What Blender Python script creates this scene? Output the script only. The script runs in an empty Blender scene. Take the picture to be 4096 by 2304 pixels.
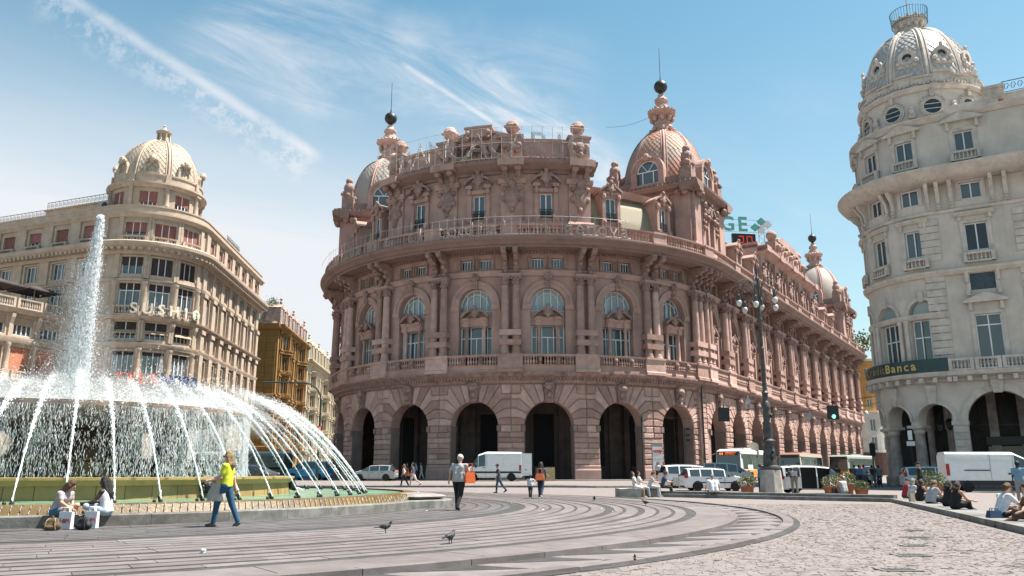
import bpy, math, random
import numpy as np
from mathutils import Vector, Matrix
rad, sin, cos, pi = math.radians, math.sin, math.cos, math.pi
SC = bpy.context.scene
COL = SC.collection
rnd = random.Random(11)

# ---------------------------------------------------------------- camera, sky, sun, exposure
cam = bpy.data.cameras.new("camera"); camo = bpy.data.objects.new("camera", cam); COL.objects.link(camo)
cam.sensor_width = 36; cam.lens = 27.98; cam.clip_start = 0.1; cam.clip_end = 6000
camo.location = (0, 0, 1.3); camo.rotation_euler = (rad(90 + 13.0), 0, 0)
SC.camera = camo
SUN_AZ, SUN_EL = rad(84), rad(63)                    # azimuth clockwise from +Y
SUNV = Vector((sin(SUN_AZ) * cos(SUN_EL), cos(SUN_AZ) * cos(SUN_EL), sin(SUN_EL)))
sun = bpy.data.lights.new("sun", 'SUN'); suno = bpy.data.objects.new("sun", sun); COL.objects.link(suno)
sun.energy = 5.0; sun.angle = rad(0.53); sun.color = (1.0, 0.93, 0.84)
suno.rotation_euler = SUNV.to_track_quat('Z', 'Y').to_euler(); suno.location = (60, 10, 120)
SC.view_settings.view_transform = 'Standard'; SC.view_settings.look = 'None'
SC.view_settings.exposure = 1.38; SC.view_settings.gamma = 1.0
SC.cycles.max_bounces = 6; SC.cycles.diffuse_bounces = 2; SC.cycles.glossy_bounces = 3
SC.cycles.transmission_bounces = 4; SC.cycles.transparent_max_bounces = 8
SC.cycles.use_denoising = True

class NT:
    """small helper to wire node trees"""
    def __init__(s, tree):
        s.t = tree; s.n = tree.nodes; s.l = tree.links
    def __call__(s, typ, ins=None, **attrs):
        nd = s.n.new(typ)
        for k, v in attrs.items(): setattr(nd, k, v)
        for k, v in (ins or {}).items():
            sock = nd.inputs[k]
            if hasattr(v, 'is_output') and v.is_output: s.l.new(v, sock)
            else: sock.default_value = v
        return nd.outputs[0] if len(nd.outputs) else nd
    def math(s, op, a, b=0.0, clamp=False):
        return s('ShaderNodeMath', {0: a, 1: b}, operation=op, use_clamp=clamp)
    def mix(s, fac, a, b, blend='MIX'):
        nd = s.n.new('ShaderNodeMix'); nd.data_type = 'RGBA'; nd.blend_type = blend
        for i, v in ((0, fac), (6, a), (7, b)):
            if hasattr(v, 'is_output') and v.is_output: s.l.new(v, nd.inputs[i])
            else: nd.inputs[i].default_value = v
        return nd.outputs[2]
    def ramp(s, fac, lo, hi):
        return s('ShaderNodeMapRange', {0: fac, 1: lo, 2: hi, 3: 0.0, 4: 1.0}, interpolation_type='SMOOTHSTEP')
    def noise(s, vec, scale, detail=4, rough=0.55, dist=0.0):
        return s('ShaderNodeTexNoise', {'Vector': vec, 'Scale': scale, 'Detail': detail, 'Roughness': rough, 'Distortion': dist})

def c4(c): return (c[0], c[1], c[2], 1.0)
def cam_ray(px, py):
    a, v, p = (px - 512) / 796., (288 - py) / 796., rad(13)
    return Vector((a, cos(p) - v * sin(p), sin(p) + v * cos(p)))

def make_world():
    w = bpy.data.worlds.new("World"); SC.world = w; w.use_nodes = True
    t = NT(w.node_tree); t.n.clear()
    sky = t('ShaderNodeTexSky', sky_type='NISHITA', sun_disc=False, sun_elevation=SUN_EL, sun_rotation=SUN_AZ,
            altitude=20, air_density=1.25, dust_density=0.6, ozone_density=2.2)
    d = t('ShaderNodeTexCoord'); nd = d.node; gen = nd.outputs['Generated']
    sep = t('ShaderNodeSeparateXYZ', {0: gen}).node
    X, Y, Z = sep.outputs
    # thin cirrus on a high flat layer
    zz = t.math('ADD', t.math('MAXIMUM', Z, 0.0), 0.12)
    u = t.math('DIVIDE', X, zz); v = t.math('DIVIDE', Y, zz)
    pl = t('ShaderNodeCombineXYZ', {0: u, 1: v, 2: 0.0})
    rot = t('ShaderNodeVectorRotate', {'Vector': pl, 'Angle': rad(-38)}, rotation_type='Z_AXIS')
    st = t('ShaderNodeMapping', {'Vector': rot, 'Scale': (0.8, 2.7, 1), 'Location': (3.1, 1.7, 0)})
    n1 = t.noise(st, 0.85, 9, 0.62, 0.7)
    n2 = t.noise(pl, 0.33, 3, 0.5)
    cir = t.math('MULTIPLY', t.ramp(n1, 0.47, 0.80), t.ramp(n2, 0.44, 0.62))
    def dirdot(px, py, lo, hi):
        r = cam_ray(px, py).normalized()
        return t.ramp(t('ShaderNodeVectorMath', {0: gen, 1: tuple(r)}, operation='DOT_PRODUCT').node.outputs['Value'], lo, hi)
    # the long veil in the middle of the view and the smaller one beside it
    wisp = t.ramp(t.noise(st, 1.5, 10, 0.66, 1.1), 0.36, 0.74)
    def veil(p0, p1, width, amp, soft=0.5):
        a, b = cam_ray(*p0).normalized(), cam_ray(*p1).normalized()
        n = a.cross(b).normalized(); m = (a + b).normalized(); half = a.angle(b) / 2
        off = t('ShaderNodeVectorMath', {0: gen, 1: tuple(n)}, operation='DOT_PRODUCT').node.outputs['Value']
        wob = t.math('MULTIPLY', t.math('SUBTRACT', t.noise(gen, 6.0, 4), 0.5), width * 1.6)
        ad = t.math('ABSOLUTE', t.math('ADD', off, wob))
        across = t.math('SUBTRACT', 1.0, t.ramp(ad, width * 0.1, width))
        along = t.ramp(t('ShaderNodeVectorMath', {0: gen, 1: tuple(m)}, operation='DOT_PRODUCT').node.outputs['Value'], cos(half * 1.4), cos(half * .2))
        return t.math('MULTIPLY', t.math('MULTIPLY', across, along), amp)
    bank = t.math('MULTIPLY', veil((225, 62), (560, 100), 0.09, 0.85), wisp)
    bank2 = t.math('MULTIPLY', veil((180, 40), (360, -10), 0.06, 0.55), wisp)
    bank3 = t.math('MULTIPLY', veil((470, 70), (640, 190), 0.05, 0.7), wisp)
    # two vapour trails
    def trail(p0, p1, width, amp, rag):
        a, b = cam_ray(*p0).normalized(), cam_ray(*p1).normalized()
        n = a.cross(b).normalized(); m = (a + b).normalized(); half = a.angle(b) / 2
        off = t('ShaderNodeVectorMath', {0: gen, 1: tuple(n)}, operation='DOT_PRODUCT').node.outputs['Value']
        fr = t.math('MULTIPLY', t.noise(gen, 42.0, 5, 0.65), rag)
        core = t.math('SUBTRACT', 1.0, t.ramp(t.math('ABSOLUTE', off), 0.0, width))
        tuft = t.math('MULTIPLY', t.math('SUBTRACT', 1.0, t.ramp(off, width, width * 4.5)), t.ramp(off, -width, 0.0))
        tuft = t.math('MULTIPLY', tuft, t.ramp(t.noise(gen, 55.0, 6, 0.7), 0.42, 0.62))
        body = t.math('MAXIMUM', t.math('MULTIPLY', core, t.ramp(t.noise(gen, 26.0, 5, 0.6), 0.25, 0.6)), t.math('MULTIPLY', tuft, rag))
        along = t.ramp(t('ShaderNodeVectorMath', {0: gen, 1: tuple(m)}, operation='DOT_PRODUCT').node.outputs['Value'], cos(half * 1.04), cos(half * 0.86))
        return t.math('MULTIPLY', t.math('MULTIPLY', body, along), amp)
    tr1 = trail((40, -22), (322, 160), 0.0115, 0.46, 0.72)
    tr2 = trail((400, 62), (512, 135), 0.005, 0.5, 0.1)
    # white haze bank low on the seaward side
    low = t.math('MULTIPLY', t.math('SUBTRACT', 1.0, t.ramp(Z, 0.12, 0.52)), dirdot(-60, 330, 0.60, 0.99))
    hz = t.math('MULTIPLY', low, t.math('ADD', 0.62, t.math('MULTIPLY', t.noise(st, 0.9, 7, 0.6, 0.5), 0.9)))
    horizon = t.math('MULTIPLY', t.math('SUBTRACT', 1.0, t.ramp(Z, 0.0, 0.62)), 0.46)
    allc = t.math('ADD', t.math('MULTIPLY', cir, 0.5), t.math('ADD', bank, t.math('ADD', bank2, bank3)))
    allc = t.math('ADD', allc, t.math('ADD', tr1, tr2))
    allc = t.math('ADD', allc, t.math('ADD', hz, horizon))
    allc = t.math('MINIMUM', allc, 0.97)
    tint = t.mix(1.0, sky, (0.86, 1.22, 1.09, 1), 'MULTIPLY')
    col = t.mix(allc, tint, (6.1, 6.3, 6.6, 1))
    bg = t('ShaderNodeBackground', {'Color': col, 'Strength': 0.055})
    t('ShaderNodeOutputWorld', {'Surface': bg})
make_world()

# ---------------------------------------------------------------- materials
MATS = {}
def mat(name, col, rough=0.7, var=0.12, scale=1.5, bump=0.0, bscale=20.0, metal=0.0, spec=0.4, objvar=0.0, streak=0.0, col2=None, dirt=None, dscale=0.35, dlo=0.52, dhi=0.75):
    """stone, paint, cloth ...: noise-varied colour, fine relief, optional per-piece tone, rain streaks and grime"""
    if name in MATS: return MATS[name]
    m = bpy.data.materials.new(name); m.use_nodes = True; MATS[name] = m
    t = NT(m.node_tree); t.n.clear()
    co = t('ShaderNodeNewGeometry'); pos = co.node.outputs['Position']
    if objvar or bump or var:
        pass
    n1 = t.noise(pos, scale, 6, 0.6)
    c2 = col2 or tuple(x * (1 - var * 2.2) for x in col)
    base = t.mix(t.ramp(n1, 0.3, 0.72), c4(c2), c4(col))
    n2 = t.noise(pos, scale * 9, 3, 0.6)
    base = t.mix(t.math('MULTIPLY', n2, var), base, c4(tuple(x * 0.55 for x in col)))
    if streak:
        sv = t('ShaderNodeMapping', {'Vector': pos, 'Scale': (2.2, 2.2, 0.16)})
        s1 = t.ramp(t.noise(sv, 1.0, 6, 0.65), 0.50, 0.78)
        base = t.mix(t.math('MULTIPLY', s1, streak), base, c4(tuple(x * 0.38 for x in col)))
    if dirt:
        s2 = t.ramp(t.noise(pos, dscale, 7, 0.68), dlo, dhi)
        base = t.mix(t.math('MULTIPLY', s2, 0.8), base, c4(dirt))
    if objvar:
        oi = t('ShaderNodeObjectInfo').node.outputs['Random']
        f = t('ShaderNodeMapRange', {0: oi, 1: 0.0, 2: 1.0, 3: 1 - objvar, 4: 1 + objvar})
        base = t.mix(1.0, base, t('ShaderNodeCombineXYZ', {0: f, 1: t.math('POWER', f, 1.15), 2: t.math('POWER', f, 1.25)}), 'MULTIPLY')
    ins = {'Base Color': base, 'Roughness': rough, 'Metallic': metal, 'Specular IOR Level': spec}
    if bump:
        bn = t.noise(pos, bscale, 5, 0.65)
        ins['Normal'] = t('ShaderNodeBump', {'Strength': bump, 'Distance': 0.05, 'Height': bn})
    b = t('ShaderNodeBsdfPrincipled', ins)
    t('ShaderNodeOutputMaterial', {'Surface': b})
    return m

def glass(name, col, rough=0.06, spec=0.9, var=0.3):
    """window glass over a dark room: dark body, sky-mirroring coat, uneven panes"""
    if name in MATS: return MATS[name]
    m = bpy.data.materials.new(name); m.use_nodes = True; MATS[name] = m
    t = NT(m.node_tree); t.n.clear()
    pos = t('ShaderNodeNewGeometry').node.outputs['Position']
    oi = t('ShaderNodeObjectInfo').node.outputs['Random']
    f = t('ShaderNodeMapRange', {0: oi, 1: 0.0, 2: 1.0, 3: 1 - var, 4: 1 + var})
    base = t.mix(1.0, c4(col), t('ShaderNodeCombineXYZ', {0: f, 1: f, 2: f}), 'MULTIPLY')
    bp = t('ShaderNodeBump', {'Strength': 0.02, 'Distance': 0.05, 'Height': t.noise(pos, 0.9, 2)})
    b = t('ShaderNodeBsdfPrincipled', {'Base Color': base, 'Roughness': rough, 'Specular IOR Level': spec, 'IOR': 1.6, 'Normal': bp})
    t('ShaderNodeOutputMaterial', {'Surface': b})
    return m

def emis(name, col, strength):
    if name in MATS: return MATS[name]
    m = bpy.data.materials.new(name); m.use_nodes = True; MATS[name] = m
    t = NT(m.node_tree); t.n.clear()
    t('ShaderNodeOutputMaterial', {'Surface': t('ShaderNodeEmission', {'Color': c4(col), 'Strength': strength})})
    return m

# ---------------------------------------------------------------- mesh builder
class MB:
    def __init__(s, seg=None): s.v = []; s.f = []; s.m = []; s.k = 0; s.seg = seg
    def add(s, vs, fs):
        o = len(s.v); s.v += [tuple(p) for p in vs]
        s.f += [tuple(i + o for i in f) for f in fs]; s.m += [s.k] * len(fs); return s
    def _nx(s, w): return max(1, int(math.ceil(abs(w) / s.seg))) if s.seg else 1
    def box(s, x0, x1, y0, y1, z0, z1, taper=0.0):
        n = s._nx(x1 - x0); vs = []; fs = []
        for i in range(n + 1):
            x = x0 + (x1 - x0) * i / n
            vs += [(x, y0, z0), (x, y1, z0), (x, y1, z1), (x, y0, z1)]
        for i in range(n):
            a = 4 * i; b = a + 4
            fs += [(a, b, b + 3, a + 3), (a + 1, a + 2, b + 2, b + 1), (a, a + 1, b + 1, b), (a + 3, b + 3, b + 2, a + 2)]
        e = 4 * n; fs += [(0, 3, 2, 1), (e, e + 1, e + 2, e + 3)]
        return s.add(vs, fs)
    def cbox(s, cx, cy, cz, sx, sy, sz): return s.box(cx - sx / 2, cx + sx / 2, cy - sy / 2, cy + sy / 2, cz - sz / 2, cz + sz / 2)
    def mold(s, x0, x1, prof):
        """profile of (out, z) points swept along x; out is towards -y"""
        n = s._nx(x1 - x0); k = len(prof); vs = []; fs = []
        for i in range(n + 1):
            x = x0 + (x1 - x0) * i / n
            vs += [(x, -o, z) for o, z in prof]
        for i in range(n):
            for j in range(k):
                a = i * k + j; b = i * k + (j + 1) % k
                fs.append((a, b, b + k, a + k))
        fs += [tuple(range(k))[::-1], tuple(n * k + j for j in range(k))]
        return s.add(vs, fs)
    def lathe(s, prof, cx=0, cy=0, n=12, a0=0.0, a1=2 * pi, sx=1.0, sy=1.0, cap=True):
        full = abs(a1 - a0 - 2 * pi) < 1e-6; m = n if full else n + 1; k = len(prof); vs = []; fs = []
        for i in range(m):
            a = a0 + (a1 - a0) * i / n
            vs += [(cx + r * sin(a) * sx, cy - r * cos(a) * sy, z) for r, z in prof]
        for i in range(n):
            for j in range(k - 1):
                a = i * k + j; b = ((i + 1) % m) * k + j
                fs.append((a, b, b + 1, a + 1))
        if cap and full:
            if prof[0][0] > 1e-4: fs.append(tuple(i * k for i in range(m))[::-1])
            if prof[-1][0] > 1e-4: fs.append(tuple(i * k + k - 1 for i in range(m)))
        return s.add(vs, fs)
    def ball(s, c, r, n=8, sx=1, sy=1, sz=1):
        pr = [(max(1e-5, r * sin(pi * i / n)), -r * cos(pi * i / n) * sz) for i in range(n + 1)]
        o = len(s.v); s.lathe(pr, 0, 0, n + 2, sx=sx, sy=sy, cap=False)
        for i in range(o, len(s.v)): p = s.v[i]; s.v[i] = (p[0] + c[0], p[1] + c[1], p[2] + c[2])
        return s
    def tube(s, pts, r, n=6, cap=True, flat=1.0):
        pts = [Vector(p) for p in pts]; k = len(pts)
        rs = r if isinstance(r, (list, tuple)) else [r] * k
        vs = []; fs = []; up = None
        for i, p in enumerate(pts):
            d = (pts[min(i + 1, k - 1)] - pts[max(i - 1, 0)]).normalized()
            if up is None:
                up = Vector((0, 0, 1)) if abs(d.z) < 0.9 else Vector((0, 1, 0))
            a = d.cross(up)
            if a.length < 1e-4: a = d.cross(Vector((1, 0, 0)))
            a.normalize(); b = a.cross(d).normalized(); up = b
            for j in range(n):
                t = 2 * pi * j / n
                vs.append(p + a * (rs[i] * cos(t)) + b * (rs[i] * flat * sin(t)))
        for i in range(k - 1):
            for j in range(n):
                q = i * n + j; w = i * n + (j + 1) % n
                fs.append((q, w, w + n, q + n))
        if cap: fs += [tuple(range(n))[::-1], tuple((k - 1) * n + j for j in range(n))]
        return s.add(vs, fs)
    def poly(s, pts, y0, y1, bev=0.0, bevd=None):
        """polygon in x,z extruded from y0 (back) to y1 (front, smaller y); optional bevelled front"""
        k = len(pts); A = sum(pts[i][0] * pts[(i + 1) % k][1] - pts[(i + 1) % k][0] * pts[i][1] for i in range(k))
        if A < 0: pts = pts[::-1]
        vs = [(x, y0, z) for x, z in pts]
        if bev:
            ins = []
            for i in range(k):
                a, b, c = Vector(pts[i - 1]), Vector(pts[i]), Vector(pts[(i + 1) % k])
                d1, d2 = (b - a).normalized(), (c - b).normalized()
                n1, n2 = Vector((-d1.y, d1.x)), Vector((-d2.y, d2.x))
                m = n1 + n2; m = m / max(0.3, m.length_squared) * 2 if m.length > 1e-6 else n1
                ins.append(tuple(b + m * bev))
            bd = bevd or bev
            vs += [(x, y1 + bd, z) for x, z in pts] + [(x, y1, z) for x, z in ins]
            L = 3
        else:
            vs += [(x, y1, z) for x, z in pts]; L = 2
        fs = []
        for l in range(L - 1):
            for i in range(k):
                j = (i + 1) % k
                fs.append((l * k + i, l * k + j, (l + 1) * k + j, (l + 1) * k + i))
        fs.append(tuple((L - 1) * k + i for i in range(k)))
        return s.add(vs, fs)
    def arch(s, x0, x1, z0, z1, cx, hw, zs, yf, yb, n=14, rise=None):
        """wall sheet at yf with an arched opening (sill z0) and its reveal back to yb"""
        rise = rise or hw
        P = [(cx - hw * cos(pi * i / n), zs + rise * sin(pi * i / n)) for i in range(n + 1)]
        for xa, xb in ((x0, cx - hw), (cx + hw, x1)):
            if xb - xa > 1e-4:
                m = s._nx(xb - xa)
                for i in range(m):
                    a = xa + (xb - xa) * i / m; b = xa + (xb - xa) * (i + 1) / m
                    s.add([(a, yf, z0), (b, yf, z0), (b, yf, zs), (a, yf, zs), (b, yf, z1), (a, yf, z1)], [(0, 1, 2, 3), (3, 2, 4, 5)])
        for i in range(n):
            (a, za), (b, zb) = P[i], P[i + 1]
            s.add([(a, yf, za), (b, yf, zb), (b, yf, z1), (a, yf, z1)], [(0, 1, 2, 3)])
            s.add([(a, yf, za), (a, yb, za), (b, yb, zb), (b, yf, zb)], [(0, 1, 2, 3)])
        for x in (cx - hw, cx + hw):
            s.add([(x, yf, z0), (x, yb, z0), (x, yb, zs), (x, yf, zs)], [(0, 1, 2, 3) if x < cx else (3, 2, 1, 0)])
        return s
    def hole(s, x0, x1, z0, z1, holes, yf, yb):
        """wall sheet with rectangular openings [(a,b,za,zb)] and reveals"""
        xs = sorted({x0, x1} | {h[0] for h in holes} | {h[1] for h in holes})
        zs = sorted({z0, z1} | {h[2] for h in holes} | {h[3] for h in holes})
        if s.seg:
            fine = [xs[0]]
            for a, b in zip(xs, xs[1:]):
                m = s._nx(b - a); fine += [a + (b - a) * i / m for i in range(1, m + 1)]
            xs = fine
        for a, b in zip(xs, xs[1:]):
            for c, d in zip(zs, zs[1:]):
                mx, mz = (a + b) / 2, (c + d) / 2
                if any(h[0] < mx < h[1] and h[2] < mz < h[3] for h in holes): continue
                s.add([(a, yf, c), (b, yf, c), (b, yf, d), (a, yf, d)], [(0, 1, 2, 3)])
        for a, b, c, d in holes:
            m = s._nx(b - a)
            s.add([(a, yf, c), (a, yb, c), (a, yb, d), (a, yf, d)], [(0, 1, 2, 3)])
            s.add([(b, yf, c), (b, yf, d), (b, yb, d), (b, yb, c)], [(0, 1, 2, 3)])
            for i in range(m):
                p = a + (b - a) * i / m; q = a + (b - a) * (i + 1) / m
                s.add([(p, yf, c), (q, yf, c), (q, yb, c), (p, yb, c)], [(0, 1, 2, 3)])
                s.add([(p, yf, d), (p, yb, d), (q, yb, d), (q, yf, d)], [(0, 1, 2, 3)])
        return s
    def move(s, M, start=0):
        for i in range(start, len(s.v)): s.v[i] = tuple(M @ Vector(s.v[i]))
        return s
    def mesh(s, name, mats, warp=None, smooth=False):
        me = bpy.data.meshes.new(name)
        vs = [warp(*p) for p in s.v] if warp else s.v
        me.from_pydata(vs, [], s.f)
        ms = mats if isinstance(mats, (list, tuple)) else [mats]
        for m in ms: me.materials.append(m)
        if any(s.m): me.polygons.foreach_set('material_index', s.m)
        if smooth:
            me.polygons.foreach_set('use_smooth', [True] * len(s.f))
            try: me.set_sharp_from_angle(angle=rad(smooth if smooth > 1 else 40))
            except Exception: pass
        me.update(); return me
    def build(s, name, mats, parent=None, warp=None, smooth=False, loc=None, rz=None):
        return ob(name, s.mesh(name, mats, warp, smooth), parent, loc, rz)

def ob(name, me, parent=None, loc=None, rz=None):
    o = bpy.data.objects.new(name, me); COL.objects.link(o)
    if parent is not None: o.parent = parent
    if loc is not None: o.location = loc
    if rz is not None: o.rotation_euler = (0, 0, rz)
    return o
def tag(o, label=None, cat=None, group=None, kind=None):
    if label: o['label'] = label
    if cat: o['category'] = cat
    if group: o['group'] = group
    if kind: o['kind'] = kind
    return o
def thing(name, label, cat, loc=(0, 0, 0), rz=0.0, group=None):
    o = bpy.data.objects.new(name, None); COL.objects.link(o); o.location = loc; o.rotation_euler = (0, 0, rz)
    o.empty_display_size = 0.2
    return tag(o, label, cat, group)
def copy_tree(o, parent=None):
    c = o.copy(); COL.objects.link(c); c.parent = parent
    for ch in list(o.children): copy_tree(ch, c)
    return c
def bend(Rr):
    return lambda x, y, z: ((Rr - y) * sin(x / Rr), -(Rr - y) * cos(x / Rr), z)
def ss(t): t = max(0.0, min(1.0, t)); return t * t * (3 - 2 * t)
def gz(x, y):
    """ground height: flat plaza, rising gently to the street before the exchange"""
    return 0.45 * ss((y - 44 - 0.6 * max(0.0, x - 4)) / 32.0)
_LC = {}
def letter_base(ch, size, depth, outline, offset):
    key = (ch, size, depth, outline, round(offset, 4))
    if key in _LC: return _LC[key]
    cu = bpy.data.curves.new('letter', 'FONT'); cu.body = ch; cu.size = size; cu.align_x = 'CENTER'; cu.offset = offset; cu.resolution_u = 3
    if outline: cu.fill_mode = 'NONE'; cu.bevel_depth = outline; cu.bevel_resolution = 0
    else: cu.extrude = depth
    t = bpy.data.objects.new('letter_source', cu); COL.objects.link(t)
    dg = bpy.context.evaluated_depsgraph_get(); me = bpy.data.meshes.new_from_object(t.evaluated_get(dg)); me.name = 'letter'
    bpy.data.objects.remove(t); bpy.data.curves.remove(cu); _LC[key] = me
    return me
# made while the scene is still empty, when an evaluation costs nothing
for _t, _s, _d, _o, _f in [('BORSA', 1.85, .05, 0.0, .02), ('SUHI', 1.75, .12, 0.0, .03), ('TELNORD', 1.65, .1, 0.0, .06), ('UniCredt', 1.0, .03, 0.0, 0.0), ('Banc', 1.0, .03, 0.0, .02), ('GE', 3.6, .1, 0.0, .06), ('cop', .50, .01, 0.0, .022), ('pianosuer', .12, .005, 0.0, 0.0), ('4', .34, .005, 0.0, .01), ('BORGATI', .17, .004, 0.0, 0.0), ('ViaTn', .13, .004, 0.0, 0.0), ('H&M', .13, .002, 0.0, .0)] + [('BANCRIG', 4.15, 0, .016, -.02 - .11 * k) for k in range(4)] + [('isbamcltodngev', 2.15, 0, .022, -.02 - .07 * k) for k in range(2)]:
    for _c in _t: letter_base(_c, _s, _d, _o, _f)
_LM = {}
def letter_mesh(ch, size, depth, m, outline, offset):
    key = (ch, size, depth, m.name, outline, round(offset, 4))
    if key not in _LM:
        me = letter_base(ch, size, depth, outline, offset).copy(); me.materials.clear(); me.materials.append(m); _LM[key] = me
    return _LM[key]
ADV = {'I': .32, 'i': .3, 'l': .3, ' ': .35, 'm': .85, 'M': .85, 'A': .68, 'C': .74, 'O': .78, 'G': .76, 't': .36, 'N': .72, 'D': .74, 'U': .72, 'H': .72, 'R': .7, '.': .3}
def letters(txt, size, depth, m, name, parent, place, outline=0.0, offset=0.0, width=None):
    """one mesh object per letter; place(x) gives a matrix for a letter standing x metres along the line"""
    x = 0.0; out = []
    for ch in txt:
        adv = width if width else ADV.get(ch, .62) * size
        if ch != ' ':
            o = ob(name, letter_mesh(ch, size, depth, m, outline, offset), parent)
            o.matrix_local = place(x + adv / 2) @ Matrix.Rotation(pi / 2, 4, 'X'); out.append(o)
        x += adv
    return out
# ---------------------------------------------------------------- ground
C0 = (-16.84, 29.56)                         # centre of the ringed plaza paving
M_ROAD = mat('road_asphalt', (0.205, 0.18, 0.168), 0.9, 0.10, 0.6, 0.25, 60, col2=(0.175, 0.153, 0.143), dirt=(0.17, 0.155, 0.15), dscale=0.12)
M_SLAB = mat('paving_slab_stone', (0.170, 0.147, 0.144), 0.75, 0.14, 2.2, 0.18, 40, objvar=0.13, dirt=(0.105, 0.093, 0.091), dscale=0.5)
M_SLABG = mat('grey_paving_slab', (0.112, 0.102, 0.102), 0.7, 0.16, 2.2, 0.18, 40, objvar=0.12, dirt=(0.08, 0.073, 0.072), dscale=0.4)
M_DARK = mat('dark_paving_stone', (0.058, 0.054, 0.053), 0.75, 0.2, 3.0, 0.4, 30, objvar=0.15)
M_COB = mat('cobble_stone', (0.205, 0.176, 0.168), 0.85, 0.2, 2.5, 0.3, 45, col2=(0.165, 0.141, 0.134), dirt=(0.24, 0.165, 0.105), dscale=0.22, dlo=0.6, dhi=0.8)
M_BED = mat('cobble_joint_sand', (0.215, 0.180, 0.158), 0.95, 0.3, 9, 0.3, 60, dirt=(0.12, 0.105, 0.09), dscale=2.5, dlo=0.5, dhi=0.62)
M_GREY = mat('grey_kerb_stone', (0.215, 0.212, 0.20), 0.8, 0.22, 2.5, 0.3, 28, objvar=0.16, streak=0.25)
M_WALLK = mat('grey_bench_stone', (0.205, 0.200, 0.182), 0.75, 0.25, 3.0, 0.3, 26, objvar=0.2, streak=0.35)

def build_ground():
    xs = [-900, -500, -300] + list(np.arange(-150, 151, 3.0)) + [300, 500, 900]
    ys = [-300, -120, -60] + list(np.arange(-30, 211, 3.0)) + [300, 450, 700, 1200]
    mb = MB(); nx = len(xs)
    vs = [(x, y, gz(x, y) - 0.012) for y in ys for x in xs]
    fs = [(j * nx + i, j * nx + i + 1, (j + 1) * nx + i + 1, (j + 1) * nx + i) for j in range(len(ys) - 1) for i in range(nx - 1)]
    mb.add(vs, fs); o = mb.build('ground', M_ROAD); tag(o, kind='structure')
build_ground()

def ringpt(r, a, z): return (C0[0] + r * sin(a), C0[1] - r * cos(a), z)
def sector(mb, r0, r1, a0, a1, z0, z1, n=3, gap=0.0):
    """annular slab"""
    vs = []; fs = []
    for i in range(n + 1):
        a = a0 + (a1 - a0) * i / n
        vs += [ringpt(r0, a, z1), ringpt(r1, a, z1), ringpt(r1, a, z0), ringpt(r0, a, z0)]
    for i in range(n):
        p = 4 * i; q = p + 4
        fs += [(p, p + 1, q + 1, q), (p + 1, p + 2, q + 2, q + 1), (p + 3, p, q, q + 3)]
    fs += [(0, 3, 2, 1), (4 * n, 4 * n + 1, 4 * n + 2, 4 * n + 3)]
    mb.add(vs, fs)

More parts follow.
